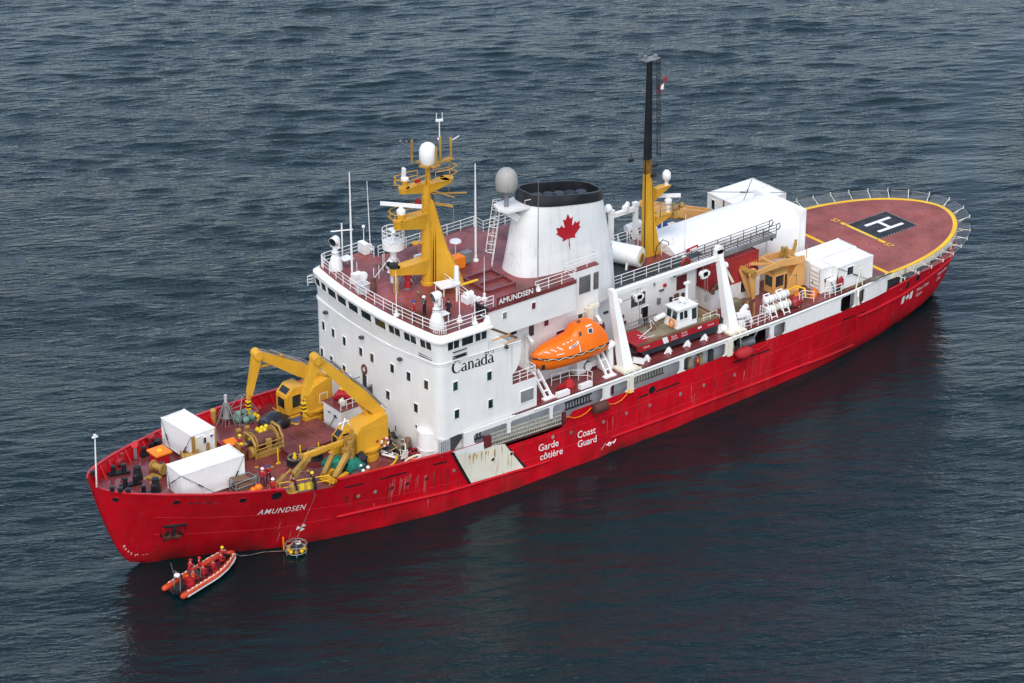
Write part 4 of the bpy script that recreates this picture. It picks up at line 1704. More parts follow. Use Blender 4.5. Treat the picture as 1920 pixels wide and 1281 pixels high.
CREWF = 'crew working on the foredeck'
person('crew member in dark red coverall and white helmet beside the near bow container', dkpt(13.6, -5.0), -.9, CLRED, CLMAR, WHITE2, 'stand', CREWF)
person('crew member in dark red coverall and blue helmet beside the near bow container', dkpt(14.5, -4.55), 2.2, CLRED, CLMAR, BLUE, 'work', CREWF)
person('crew member in white helmet half hidden behind the rail near the round fairlead', dkpt(13.35, -7.0), 2.6, CLRED, CLMAR, WHITE2, 'stand', CREWF)
person('crew member in dark clothes leaning under the small yellow crane at the rail gap', dkpt(15.3, -7.3), 1.9, CLMAR, NAVY, None, 'work', CREWF, hair=NAVY)
person('crew member in yellow helmet beside the yellow netting at the rail gap', dkpt(17.1, -7.55), 1.5, NAVY, NAVY, YELB, 'work', CREWF)
person('crew member in orange vest and dark trousers left of the big winch', dkpt(15.4, 1.5), -1.5, CLRED, NAVY, YELB, 'work', CREWF)
person('crew member in navy jacket with lime helmet against the big winch', dkpt(15.75, .75), -1.2, NAVY, NAVY, YELB, 'bend', CREWF)
person('crew member in wine red coverall with yellow helmet in front of the big winch', dkpt(15.3, .0), .4, CLMAR, CLMAR, LINEY, 'bend', CREWF)
TOPF = 'people on the bridge roof'
person('person in red parka and dark blue hat on the bridge roof', (29.55, -5.15, 17.2), 1.2, CLRED, CLMAR, BLUE, 'stand', TOPF)
person('person in black with green reflective vest and white helmet on the bridge roof', (30.75, -4.95, 17.2), 1.6, NAVY, NAVY, WHITE2, 'point', TOPF, vest=PALEGRN)
person('person in black clothes standing behind the near searchlight on the bridge roof', (32.05, -6.65, 17.2), 2.0, NAVY, NAVY, None, 'stand', TOPF, hair=RUBBER)
person('crew member in bright red suit seen through the side walkway opening', (58.7, -9.2, 4.62), 0, CLRED, CLRED, None, 'stand', None, vest=YELB, hair=BROWN)


# ---------------- containers
def container(label, L, Wd, H, mat, loc, rz=0, name='shipping_container', group=None, ends=True, roofmat=None, rib=.28, depth=.022, door_end=1, lash=()):
    """base centre at loc, long axis local x"""
    t = thing(name, label, 'container', loc, group)
    t.rotation_euler = (0, 0, rz)
    a, c = L / 2, Wd / 2

    def wall(p, q, out):
        b = MB()
        p, q, out = V(p), V(q), V(out)
        n = max(4, int((q - p).length / rib))
        A, Bp = [], []
        for i in range(n):
            for f, o in ((.0, 0), (.32, 0), (.5, -1), (.82, -1)):
                pt = p + (q - p) * (i + f) / n + out * (depth * o)
                A.append(pt + V((0, 0, .14)))
                Bp.append(pt + V((0, 0, H - .12)))
        A.append(q + V((0, 0, .14)))
        Bp.append(q + V((0, 0, H - .12)))
        b.strip(A, Bp)
        w = b.build('corrugated_wall', mat)
        w.parent = t
    wall((-a + .1, -c + .02, 0), (a - .1, -c + .02, 0), (0, -1, 0))
    wall((-a + .1, c - .02, 0), (a - .1, c - .02, 0), (0, 1, 0))
    for s in (-1, 1):
        if s != door_end or not ends:
            wall((s * (a - .02), -c + .1, 0), (s * (a - .02), c - .1, 0), (s, 0, 0))
    b = MB()
    for sx in (-1, 1):
        for sy in (-1, 1):
            b.box((sx * (a - .06), sy * (c - .06), H / 2), (.14, .14, H - .004))
    for sy in (-1, 1):
        b.box((0, sy * (c - .05), .08), (L - .26, .11, .16)).box((0, sy * (c - .05), H - .06), (L - .26, .1, .12))
    for sx in (-1, 1):
        b.box((sx * (a - .05), 0, .08), (.11, Wd - .26, .16)).box((sx * (a - .05), 0, H - .06), (.1, Wd - .26, .12))
    f = b.build('frame', mat)
    f.parent = t
    b = MB()
    n = int(L / .45)
    A, Bp = [], []
    for i in range(n):
        for ff, o in ((.0, 0), (.4, 0), (.5, -.035), (.9, -.035)):
            x = -a + .1 + (L - .2) * (i + ff) / n
            A.append((x, -c + .1, H - .02 + o * (1 if roofmat is None else .1)))
            Bp.append((x, c - .1, H - .02 + o * (1 if roofmat is None else .1)))
    b.strip(A, Bp)
    b.build('roof', roofmat or mat).parent = t
    if ends:
        for s in (-1, 1):
            b = MB()
            x = door_end * (a - .04)
            b.mat(mat).box((x, s * (Wd / 4 - .03), H / 2), (.06, Wd / 2 - .12, H - .3))
            for k in range(3):
                b.box((x + door_end * .04, s * (Wd / 4 - .03), .55 + k * .75), (.03, Wd / 2 - .35, .5))
            for k in (.3, .75):
                b.mat(GREYM).cyl((x + door_end * .07, s * (Wd / 2 * k), .2), (x + door_end * .07, s * (Wd / 2 * k), H - .2), .025, n=5)
            b.build('door').parent = t
    for k in range(1):
        b = MB()
        for sx in (-1, 1):
            for sy in (-1, 1):
                for zz in (.06, H - .05):
                    b.box((sx * (a - .07), sy * (c - .07), zz), (.19, .19, .13))
        b.build('corner_casting', mat).parent = t
    for p, q in lash:
        b = MB()
        p, q = V(p), V(q)
        b.mat(RUBBER).tube([p, q], .024, 4)
        m = p + (q - p) * .55
        b.beam(m - (q - p).normalized() * .28, m + (q - p).normalized() * .28, .09, .09)
        b.build('lashing').parent = t
    return t


L2, W2 = 3.03, 1.22
container('white container lashed to the bow deck close to the near rail', 6.06, 2.44, 2.59, WHITE2, (9.47, -2.77, 6.66), -.03, roofmat=WHITE2,
          group='white containers on the bow', ends=False, depth=.007,
          lash=(((-L2, -W2 - .02, 2.55), (-L2 + 3.1, -W2 - .3, .0)), ((L2, -W2 - .02, 2.55), (L2 - 1.6, -W2 - .35, .0)),
                ((-L2 - .02, -W2, 2.55), (-L2 - .35, W2 - .6, .9)), ((-L2 - .02, W2, 2.55), (-L2 - .5, -W2 + .9, -.1))))
c1 = container('white container with a door and window set athwart beyond the near bow container', 4.5, 2.44, 2.59, WHITE2, (11.65, 3.45, 6.85), PI / 2 + .055, roofmat=WHITE2,
               group='white containers on the bow', ends=False, depth=.006,
               lash=(((-2.25, W2 + .02, 2.55), (-.9, W2 + .35, .0)), ((2.25, W2 + .02, 2.55), (.5, W2 + .3, .0))))
# the end with the door faces port (local -x)
for o in (window((-2.27, .45, 1.25), (-1, 0, 0), .8, 2.05, None, CREAM, .05, name='door'),
          window((-2.29, -.05, 1.75), (-1, 0, 0), .36, .58, None, GLASS, .04), window((-2.29, -.8, 1.95), (-1, 0, 0), .26, .26, None, BLUE, .02, name='badge')):
    o.parent = c1
for c, s in (((-2.34, 1.12, 1.3), (.16, .28, 2.5)), ((-2.36, -.35, .75), (.2, .22, 1.4)), ((-2.3, -1.2, 1.3), (.14, .12, 2.6))):
    b = MB()
    b.box(c, s)
    b.build('rusty_post', YELD).parent = c1
b = MB()
b.tube([(2.6, 1.3, 0), (2.6, 1.3, 1.2), (1.8, 1.6, 1.2), (1.8, 1.6, 0)], .05, 5)
b.tube([(2.6, 1.3, .7), (1.8, 1.6, .1)], .04, 5)
b.build('support_frame', RED).parent = c1

container('red corrugated container on the white stand beside the hangar', 6.06, 2.44, 2.70, CRED, (67.3, -3.28, 9.43), 0, depth=.05)
cn = container('long white container nearest the port edge by the helideck with a window', 4.65, 2.44, 2.6, WHITE2, (79.15, -7.52, BD), 0, depth=.004, roofmat=WHITE2, ends=False, group='white containers by the helideck',
               lash=(((-2.3, -W2 - .03, 2.5), (1.9, -W2 - .1, .15)), ((-2.3, -W2 - .03, 2.5), (-2.7, -W2 - .25, .7))))
for o in (window((-.75, -W2 - .03, 1.85), (0, -1, 0), .78, .82, None, GLASS, .05),):
    o.parent = cn
cb = container('narrow white front part of the near helideck container with ribbed door', 1.42, 1.75, 2.6, WHITE2, (76.08, -7.13, BD), 0, roofmat=WHITE2, ends=False, group='white containers by the helideck')
b = MB()
b.mat(WHITE2).box((-.74, 0, 1.3), (.05, 1.45, 2.3))
for k in range(5):
    b.mat(WHITE2).box((-.78, 0, .45 + k * .42), (.05, 1.2, .26))
    b.mat(DKGREY).box((-.775, 0, .24 + k * .42), (.03, 1.2, .03))
b.mat(DKGREY).box((-.77, .66, 1.3), (.03, .04, 2.2)).box((-.77, -.66, 1.3), (.03, .04, 2.2))
b.box((-.79, .2, .8), (.04, .12, .3))
b.build('door').parent = cb
b = MB()
b.mat(BROWN).box((.1, -.9, 1.25), (.8, .02, .35))
b.build('faded_sign').parent = cb
container('white container second from the port edge beside the hangar door frame', 6.06, 2.44, 2.6, WHITE2, (78.55, -4.98, BD), 0, depth=.01, roofmat=WHITE2, ends=False, group='white containers by the helideck')
# machinery on the near container front
t = thing('red_pump', 'red pump with hoses on a white box at the corner of the helideck container', 'pump', (76.6, -8.5, BD))
b = MB()
b.mat(WHITE2).box((76.35, -8.4, BD + .75), (.9, .6, 1.3))
b.build('housing', parent=t)
b = MB()
b.mat(CRED).box((77.1, -8.65, BD + .95), (.8, .5, .6)).cyl((76.8, -8.7, BD + 1.2), (77.4, -8.7, BD + 1.4), .2)
b.mat(RUBBER).box((76.85, -8.7, BD + .3), (.5, .4, .55))
b.build('motor', parent=t)
b = MB()
b.tube([(76.0, -8.72, BD + 1.3), (76.1, -8.85, BD + .9), (76.3, -8.8, BD + .5), (76.2, -8.9, BD + .1)], .05, 6)
b.build('hose', GREEN, t)

# starboard pair by the hangar with cross straps
b = MB()
b.span((75.4, 4.0, BD), (82.2, 9.0, 9.45))
tag(b.build('container_platform', GREYI), 'grey raised platform under the starboard containers behind the hangar', 'platform')
sc_a = container('rust streaked white container at the far starboard side behind the hangar with two windows', 6.06, 2.44, 2.6, paint('white_rusty', (.72, .71, .66), .5, .06, streak=.3, rust=.9, stain=(.35, .2, .08)), (78.85, 5.3, 9.46), 0,
                 ends=False, roofmat=WHITE2, group='starboard containers', lash=(((-3.03, -1.22, 2.64), (3.03, 3.7, 2.66)), ((3.03, -1.22, 2.64), (-3.03, 3.7, 2.66))))
sc_b = container('white container outboard of the rust streaked one, its window at the far corner', 6.06, 2.44, 2.6, MATS['white_rusty'], (78.85, 7.75, 9.46), 0, ends=False, roofmat=WHITE2, group='starboard containers')
for par, y in ((sc_a, -.55), (sc_b, .3)):
    o = window((-3.06, y, 1.6), (-1, 0, 0), .5, 1.0, None, GLASS, .05)
    o.parent = par
b = MB()
b.box((-3.08, 1.22, 1.3), (.1, .16, 2.55))
b.build('rusty_post', BROWN).parent = sc_a
b = MB()
b.box((-3.08, -1.15, 1.3), (.1, .14, 2.55))
b.build('rusty_post', BROWN).parent = sc_a


# ---------------- yellow foredeck cranes
def knuckle_crane(label, base, root, elbow, tip, body, cab, win, hook, mat=YEL):
    t = thing('deck_crane', label, 'crane', base, 'folding yellow cranes on the foredeck')
    b = MB()
    b.lathe([(1.05, 0), (1.05, .5), (.85, .55), (.85, 1.0), (1.2, 1.05), (1.2, 1.25)], base, 20)
    b.build('pedestal', mat, t, smooth=30)
    (x0, y0, z0), (x1, y1, z1) = body
    b = MB()
    b.prism([(x0, z0), (x1, z0), (x1, z1 + .25), (x1 - .5, z1 + .3), (x0 + .5, z1 - .15), (x0, z1 - .7)], y0, y1, 'Y')
    bo = b.build('turret', mat, t)
    b = MB()
    b.span((x0 + .2, y0 - .03, z0 + .25), (x1 - .2, y0 - .003, z0 + 2.4))
    b.build('access_panel', mat, bo)
    if win:
        o = window(win, (0, -1, 0), .75, .85, None, GREYM, .05)
        o.parent = bo
    (x0, y0, z0), (x1, y1, z1) = cab
    b = MB()
    b.prism([(x0, z0), (x1, z0), (x1, z1), (x0 + .75, z1), (x0, z1 - .75)], y0, y1, 'Y')
    cb = b.build('cab', mat, t)

    def cw(p, n, w, h, tilt=0):
        o = window(p, n, w, h, None, GLASS, .07, frm=mat, tilt=tilt)
        o.parent = cb
    ym = (y0 + y1) / 2
    cw((x0 - .02, ym, z0 + 1.05), (-1, 0, 0), (y1 - y0) * .66, 1.0)
    cw(((x0 + .36), ym, z1 - .36), (-1, 0, 1), (y1 - y0) * .7, .62)
    cw(((x0 + x1) / 2 + .1, y0 - .02, z0 + 1.25), (0, -1, 0), (x1 - x0) * .5, 1.2)
    b = MB()
    b.box((x0 + .5, ym, z0 - .2), (1.6, y1 - y0 + .3, .12))
    railing_pts = [(x0 - .4, y1, z0 - .2), (x0 - .4, y0, z0 - .2)]
    b.tube([V(p) + V((0, 0, .5)) for p in railing_pts], .04, 5)
    b.build('cab_step', mat, t)
    root, elbow, tip = V(root), V(elbow), V(tip)
    b = MB()
    mid = root + (elbow - root) * .35
    b.beam(root, mid, .85, .85, .95, 1.25)
    b.beam(mid, elbow, .95, 1.25, .6, .65)
    bm_ = b.build('boom', mat, t)
    d = (elbow - root).normalized()
    s = d.cross(V((0, 0, 1))).normalized()
    u = s.cross(d)
    b = MB()
    b.cyl(root + u * .55 + d * .6, root + d * (elbow - root).length * .85 + u * .72, .09, n=8)
    b.tube([root + u * .65 + s * .3, mid + u * .78 + s * .35, elbow + u * .45 + s * .2], .045, 5)
    b.tube([root + u * .65 - s * .3, mid + u * .74 - s * .3, elbow + u * .45 - s * .2], .04, 5)
    b.build('hydraulic_pipe', GREYM, bm_)
    b = MB()
    b.cyl(root - u * .9 - d * .1 + V((0, 0, -.4)), mid - u * .4, .2, .14, n=10)
    b.build('luffing_cylinder', mat, t)
    b = MB()
    b.cyl(elbow - s * .55, elbow + s * .55, .42, n=12)
    b.build('knuckle_pin', mat, t, smooth=40)
    b = MB()
    jd = (tip - elbow).normalized()
    jn = jd.cross(s)
    for k in (-1, 1):
        b.beam(elbow + s * .3 * k, elbow + s * .24 * k + jd * (tip - elbow).length * .9, .12, .8, .10, .42, up=jn)
    b.beam(elbow + jd * .3, tip, .42, .62, .3, .34, up=jn)
    b.build('jib', mat, t)
    b = MB()
    q = elbow + (root - elbow) * .32
    b.cyl(q - u * .15 + s * .0, elbow + jd * 1.3 + jn * .1, .15, .1, n=8)
    b.beam(q - u * .35, q + u * .75, .3, .3)
    b.build('jib_cylinder', mat, t)
    b = MB()
    hk = V(hook)
    b.mat(RUBBER).tube([tip, hk + V((0, 0, .5))], .03, 4)
    for k in range(5):
        b.mat((LINEY, BLACK)[k % 2]).box(hk + V((0, 0, .45 - .17 * k)), (.36, .36, .17))
    b.mat(LINEY).tube([hk + V((0, 0, -.4)), hk + V((0, 0, -.75)), hk + V((.16, 0, -.9)), hk + V((.2, 0, -.7))], .06, 6)
    b.build('hook_block', parent=t)
    return t


knuckle_crane('far yellow folding crane with glazed cab on the starboard foredeck', (24.9, 4.2, 5.3), (26.1, 4.5, 9.0), (20.2, 5.5, 12.55), (19.1, 5.5, 8.5),
              ((24.0, 3.3, 6.1), (26.5, 5.2, 8.9)), ((22.3, 4.3, 6.2), (24.1, 6.0, 8.75)), (25.5, 3.29, 7.5), (19.05, 5.5, 7.8))
c2 = knuckle_crane('near yellow folding crane with its cab hidden behind, lifebuoy on the turret', (24.5, -4.74, 5.3), (26.2, -4.5, 9.0), (20.4, -3.5, 15.6), (18.95, -3.5, 12.2),
                   ((22.95, -5.6, 6.2), (26.2, -3.7, 9.0)), ((21.7, -4.6, 6.4), (22.95, -3.5, 8.5)), None, (19.0, -3.45, 11.35))
b = MB()
b.mat(CRED).box((25.0, -5.66, 7.05), (.28, .05, .2))
b.build('red_plate', parent=c2)
t = thing('lifebuoy', 'pink and white lifebuoy hanging on the near yellow crane turret', 'lifebuoy', (25.75, -5.72, 6.75))
b = MB()
for k in range(8):
    b.mat((CRED, CREAM)[k % 2]).tube([(25.75 + .36 * math.cos(a), -5.72, 6.75 + .36 * math.sin(a)) for a in np.linspace(k * PI / 4, (k + 1) * PI / 4, 5)], .1, 6)
b.build('ring', parent=t)
b = MB()
b.box((25.75, -5.66, 6.75), (.35, .06, .35))
b.build('lamp_bracket', YELD, t)
b = MB()
b.tube([(22.3, -5.9, 5.6), (22.1, -5.8, 7.5), (22.6, -5.7, 8.6)], .1, 6)
b.beam((22.3, -5.8, 5.6), (22.3, -5.8, 9.2), .25, .2)
b.beam((21.8, -5.6, 6.5), (21.8, -5.6, 8.6), .5, .12)
b.build('valve_stand', YELD, c2)
# white lattice near the turret
b = MB()
b.tube([(22.0, -4.7, 8.8), (22.4, -4.6, 9.7), (22.9, -4.6, 8.9)], .06, 5)
b.tube([(21.6, -4.7, 9.4), (22.8, -4.6, 9.4)], .05, 5)
b.build('pipe_bracket', WHITE2, c2)

# small knuckle crane at the rail gap
t = thing('small_crane', 'small slender yellow crane folded over the rail gap of the foredeck', 'crane', (15.1, -7.2, deck_z(15.1)))
b = MB()
b.lathe([(.5, 0), (.5, .2), (.3, .25), (.3, .7)], (15.1, -7.2, deck_z(15.1)), 12)
b.build('pedestal', YELD, t)
b = MB()
b.beam((15.1, -7.2, 6.5), (15.5, -6.9, 7.5), .42, .5, .4, .55)
b.beam((15.5, -6.9, 7.5), (17.65, -6.0, 8.15), .4, .62, .34, .5)
b.build('lower_boom', YELD, t)
b = MB()
b.cyl((13.9, -6.1, 6.45), (14.9, -6.5, 7.55), .22, n=8)
b.cyl((14.9, -6.5, 7.55), (15.4, -6.7, 8.0), .1, n=6)
b.build('cylinder', YELD, t)
b = MB()
b.beam((17.0, -6.0, 8.35), (19.6, -5.6, 8.15), .42, .4)
b.beam((19.6, -5.6, 8.15), (23.4, -5.0, 7.75), .36, .34)
b.build('upper_boom', YEL, t)
b = MB()
b.cyl((17.4, -6.35, 8.15), (17.4, -5.65, 8.15), .3, n=10)
b.box((16.9, -6.0, 8.5), (.4, .3, .3))
b.cyl((18.2, -5.8, 7.9), (20, -5.4, 7.7), .07, n=6)
b.build('knuckle', YELD, t)

# yellow launch bracket with green nets
t = thing('launch_frame', 'yellow A shaped launching frame beside the green net pile', 'frame', (20, -6.6, deck_z(20)))
b = MB()
b.beam((18.8, -6.2, 5.95), (19.3, -7.6, 5.95), .5, .3)
b.beam((18.8, -6.2, 5.95), (20.2, -5.9, 5.95), .4, .3)
b.beam((19.3, -7.6, 5.95), (20.8, -7.1, 5.95), .4, .3)
b.box((19.1, -6.9, 5.85), (.9, 1.5, .1), rz=.3)
b.build('base', YEL, t)
b = MB()
b.beam((19.35, -7.3, 6.1), (21.9, -6.0, 7.5), .42, .42)
b.build('leg', YELD, t)
b = MB()
b.beam((18.9, -6.3, 6.1), (20.6, -5.2, 7.0), .38, .38)
b.build('leg', YELD, t)
b = MB()
b.cyl((21.9, -6.0, 6.0), (21.9, -6.0, 8.2), .28, n=10)
b.box((21.6, -6.0, 7.4), (.7, .7, .5))
b.build('post', YELD, t)


def blob(label, cat, name, c, size, mat, seed=0, rough=.22, group=None, n=3, folds=0):
    """lumpy draped heap (net, tarpaulin, bundle)"""
    rng = random.Random(seed)
    bm = bmesh.new()
    bmesh.ops.create_icosphere(bm, subdivisions=n, radius=1)
    ph = [rng.random() * 6.28 for _ in range(9)]
    for v in bm.verts:
        p = v.co
        k = 1 + rough * (math.sin(3 * p.x + ph[0]) * math.sin(3.3 * p.y + ph[1]) + .7 * math.sin(6 * p.y + ph[2] + 2 * p.z) * math.sin(5 * p.x + ph[3]) + .5 * math.sin(11 * p.x + ph[4] + 4 * p.y) * math.sin(9 * p.z + ph[5]))
        k += rng.uniform(-.06, .06)
        z = p.z * k
        v.co = V((p.x * k * size[0] / 2, p.y * k * size[1] / 2, max(0, z * .5 + .42) * size[2] if not folds else max(0, (math.copysign(abs(p.z) ** .5, p.z) * .5 + .5)) * size[2] * (1 + .12 * math.sin(5 * p.x + ph[6]))))
    me = bpy.data.meshes.new(name)
    bm.to_mesh(me)
    bm.free()
    me.materials.append(mat)
    for p in me.polygons:
        p.use_smooth = True
    o = bpy.data.objects.new(name, me)
    COL.objects.link(o)
    o.location = c
    tag(o, label, cat, group)
    return o


blob('bright green net heap between the yellow launching frame and the rail', 'net', 'green_net', dkpt(20.9, -5.2), (1.9, 1.9, 1.3), GREEN, 3)
blob('rounded bright green net bundle nearest the yellow crane foot', 'net', 'green_net', dkpt(22.0, -6.3), (1.7, 1.6, 1.2), GREEN, 4)
blob('dark tangle of hoses behind the green net bundle', 'hose pile', 'hose_pile', dkpt(22.9, -5.9), (1.5, 1.4, 1.2), RUBBER, 5, .35)
blob('dark gear heap at the rail below the green net bundle', 'gear', 'gear_heap', dkpt(21.6, -7.5), (1.9, 1.3, .7), DKGREY, 6, .3)
for (x, y, r), l in zip(((21.9, -7.9, .24), (22.6, -7.6, .26), (22.3, -7.0, .2)), ('nearest the rail', 'largest, farthest aft', 'smallest, farthest inboard')):
    b = MB()
    b.ball((x, y, deck_z(x) + .7), r * .7, 10)
    tag(b.build('float', WHITE2, smooth=60), 'white float on the dark gear heap, ' + l, 'float', 'white floats on the gear heap')


# ---------------- open bow deck fittings
def bollard_pair(label, a, c, h=.75, r=.2):
    a, c = V(a), V(c)
    t = thing('bollard', label, 'bollard', (a + c) / 2, 'black mooring bollards on the bow')
    d = (c - a).normalized()
    b = MB()
    b.beam(a - d * .45 + V((0, 0, .12)), c + d * .45 + V((0, 0, .12)), .55, .24)
    b.build('base', BLACK, t)
    for p in (a, c):
        b = MB()
        b.lathe([(r, .2), (r, h), (r * 1.18, h + .03), (r * 1.18, h + .12), (r * .9, h + .15)], p, 14)
        b.build('post', BLACK, t, smooth=35)


bollard_pair('double black bollard nearest the stem on the starboard side of the bow', dkpt(3.75, 2.7), dkpt(4.7, 2.6))
bollard_pair('double black bollard on the bow centreline beside the tall cone', dkpt(3.45, .25), dkpt(4.45, .3))
bollard_pair('double black bollard half hidden behind the near bow rail', dkpt(4.0, -1.75), dkpt(4.8, -2.05))
bollard_pair('double black bollard by the starboard bow rail near the orange lid', dkpt(8.0, 4.85), dkpt(8.9, 5.2))
for x, y, l in ((5.2, 1.2, 'tall black cone shaped fairlead post on the bow centreline'), (5.35, -1.45, 'tall black cone shaped fairlead post in front of the near container')):
    b = MB()
    b.lathe([(.45, 0), (.42, .3), (.3, .95), (.33, 1.0), (.33, 1.15), (.2, 1.2)], dkpt(x, y), 14)
    tag(b.build('fairlead_post', BLACK, smooth=35), l, 'post')
for (x, y, z), l in zip(((1.0, -1.9, 8.8), (1.5, -2.35, 8.72), (2.05, -2.7, 8.62)), ('nearest the jackstaff', 'in the middle of three', 'farthest aft of three')):
    b = MB()
    b.lathe([(.2, 0), (.2, .32), (.24, .34), (.24, .42), (.1, .45)], (x, y, z - .05), 12)
    tag(b.build('roller', BLACK, smooth=35), 'black roller on the near bow rail, ' + l, 'roller', 'black rollers on the bow rail')
b = MB()
b.lathe([(.2, 0), (.2, .3), (.24, .32), (.24, .4), (.1, .43)], (1.2, 1.55, 8.68), 12)
tag(b.build('roller', BLACK, smooth=35), 'single black roller on the far bow rail by the stem', 'roller')
t = thing('jackstaff', 'thin white jackstaff standing at the stem', 'flagstaff', (1.3, 1.3, 7.6))
b = MB()
b.cyl((1.3, 1.3, 7.6), (1.5, 1.3, 12.3), .075, .055, n=8)
b.build('pole', WHITE2, t)
b = MB()
b.box((1.5, 1.3, 12.3), (.5, .2, .1)).box((1.5, 1.3, 12.43), (.2, .2, .18))
b.build('top_lamp', WHITE2, t)
t = thing('deck_vent', 'red square hatch trunk with bright orange lid on the bow', 'hatch', dkpt(8.3, 2.75))
b = MB()
x, y, z = dkpt(8.3, 2.75)
b.box((x, y, z + .6), (1.25, 1.25, 1.2))
b.build('trunk', RED, t)
b = MB()
b.box((x, y, z + 1.27), (1.6, 1.6, .14))
b.build('lid', ORANGEB, t)
b = MB()
b.lathe([(.25, 0), (.22, .08)], (x, y, z + 1.34), 12)
b.build('knob', LINEY, t)


def windlass(label, x, y, rz, s=1.):
    t = thing('windlass', label, 'windlass', dkpt(x, y))
    b = MB()
    b.box((0, 0, .12), (1.9 * s, .9 * s, .16)).box((-.9 * s, -.5, .1), (1.6, .25, .1)).box((-.7 * s, .4, .1), (1.2, .25, .1))
    o = [b.build('bedplate', YELD)]
    b = MB()
    b.cyl((.2, -.55 * s, .75 * s), (.2, .55 * s, .75 * s), .3 * s, n=12)
    b.cyl((.2, -.62 * s, .75 * s), (.2, -.5 * s, .75 * s), .5 * s, n=14).cyl((.2, .5 * s, .75 * s), (.2, .62 * s, .75 * s), .5 * s, n=14)
    o.append(b.build('drum', YELD, smooth=40))
    b = MB()
    b.box((.2, 0, .4 * s), (.5, .8 * s, .6 * s)).box((.8 * s, .2, .5 * s), (.5, .5, .7 * s)).cyl((.8 * s, -.6, .6 * s), (.8 * s, .1, .6 * s), .2 * s)
    o.append(b.build('gearbox', RUSTB))
    for q in o:
        q.parent = t
    t.rotation_euler = (0, 0, rz)


windlass('rusty yellow anchor windlass in front of the near bow container', 6.9, .9, .3)
windlass('yellow mooring winch between the two white bow containers', 10.3, 1.0, 1.2, 1.25)
b = MB()
for k in range(3):
    x, y, z = dkpt(11.6 + k * .8, .55)
    b.box((x, y, z + .5), (.35, .5, 1.0))
b.beam(dkpt(11.2, .5, .25), dkpt(13.4, .5, .25), .7, .3)
b.cyl(dkpt(12.4, .0, 1.0), dkpt(12.4, .9, 1.0), .4)
tag(b.build('winch_frame', YELD), 'yellow winch frame just aft of the gap between the bow containers', 'winch')
# items along the starboard bow bulwark
b = MB()
x, y, z = dkpt(5.0, 3.85)
b.box((x, y, z + .55), (.7, .45, .3), rz=.6).box((x + .5, y + .4, z + .5), (.3, .3, 1.0))
b.cyl((x - .3, y - .1, z), (x - .3, y - .1, z + .55), .08)
tag(b.build('reel_box', CRED), 'faded red box fitted against the starboard bow bulwark nearest the stem', 'box')
b = MB()
x, y, z = dkpt(7.3, 4.9)
b.mat(RED).cyl((x, y, z), (x, y, z + 1.3), .28).cyl((x, y, z + 1.2), (x - .35, y - .35, z + 1.45), .3)
b.mat(GREYM).box((x - .3, y - .3, z + .7), (.2, .25, 1.2))
tag(b.build('mushroom_vent', smooth=40), 'red cowl ventilator by the starboard bow bulwark', 'ventilator')
for dx, dy, l in ((9.6, 5.2, 'stout black mooring post farther along the starboard bow rail'),):
    b = MB()
    b.lathe([(.3, 0), (.3, .9), (.36, .92), (.36, 1.05)], dkpt(dx, dy), 12)
    tag(b.build('mooring_post', BLACK, smooth=35), l, 'post')
b = MB()
x, y, z = dkpt(9.3, 5.9)
b.lathe([(.25, 0), (.25, 1.0), (.38, 1.05), (.38, 1.25), (.1, 1.35)], (x, y, z), 14)
tag(b.build('mushroom_vent', CRED, smooth=40), 'pale red mushroom ventilator beside the far white bow container', 'ventilator')

# cage and gear aft of the near container
t = thing('equipment_cage', 'grey steel gear cage beside the after end of the near bow container', 'cage', dkpt(11.8, -4.9))
x, y, z = dkpt(11.8, -4.75)
b = MB()
for i in (-1, 1):
    for j in (-1, 1):
        b.cyl((x + i, y + j * .5, z), (x + i, y + j * .5, z + 1.15), .05, n=5)
for zz in (.1, .6, 1.15):
    b.tube([(x - 1, y - .5, z + zz), (x + 1, y - .5, z + zz), (x + 1, y + .5, z + zz), (x - 1, y + .5, z + zz)], .05, 5, True)
b.build('frame', GREYM, t)
b = MB()
b.box((x - .2, y, z + 1.2), (1.5, .9, .06), ry=.15).box((x + .1, y - .1, z + .5), (1.4, .7, .8))
b.build('crate', BROWN, t)
blob('pale rope bundle at the end of the gear cage', 'rope', 'rope_bundle', dkpt(13.1, -4.5), (.7, .7, 1.0), PALEGRN if False else ROPE, 12)
for x, y, r, l in ((12.2, -5.75, .33, 'leftmost orange buoy on deck beside the gear cage'), (12.75, -5.65, .38, 'rightmost large orange buoy on deck beside the gear cage'), (11.5, -5.8, .24, 'smallest orange buoy at the near rail by the gear cage')):
    t = thing('buoy', l, 'buoy', dkpt(x, y))
    b = MB()
    b.ball(dkpt(x, y, r), r, 12)
    b.build('float', ORANGEB if r > .3 else CRED, t, smooth=60)
    b = MB()
    b.cyl(dkpt(x, y, r * 2 - .05), dkpt(x, y, r * 2 + .1), .07)
    b.build('eyelet', CLRED, t)
b = MB()
x, y, z = dkpt(13.2, -6.5)
b.tube([(x + .35 * math.cos(a), y + .35 * math.sin(a), z + .15) for a in np.linspace(0, 2 * PI, 13)[:-1]], .15, 6, True)
tag(b.build('tyre', RUBBER, smooth=40), 'black tyre lying behind the near bow rail', 'tyre')

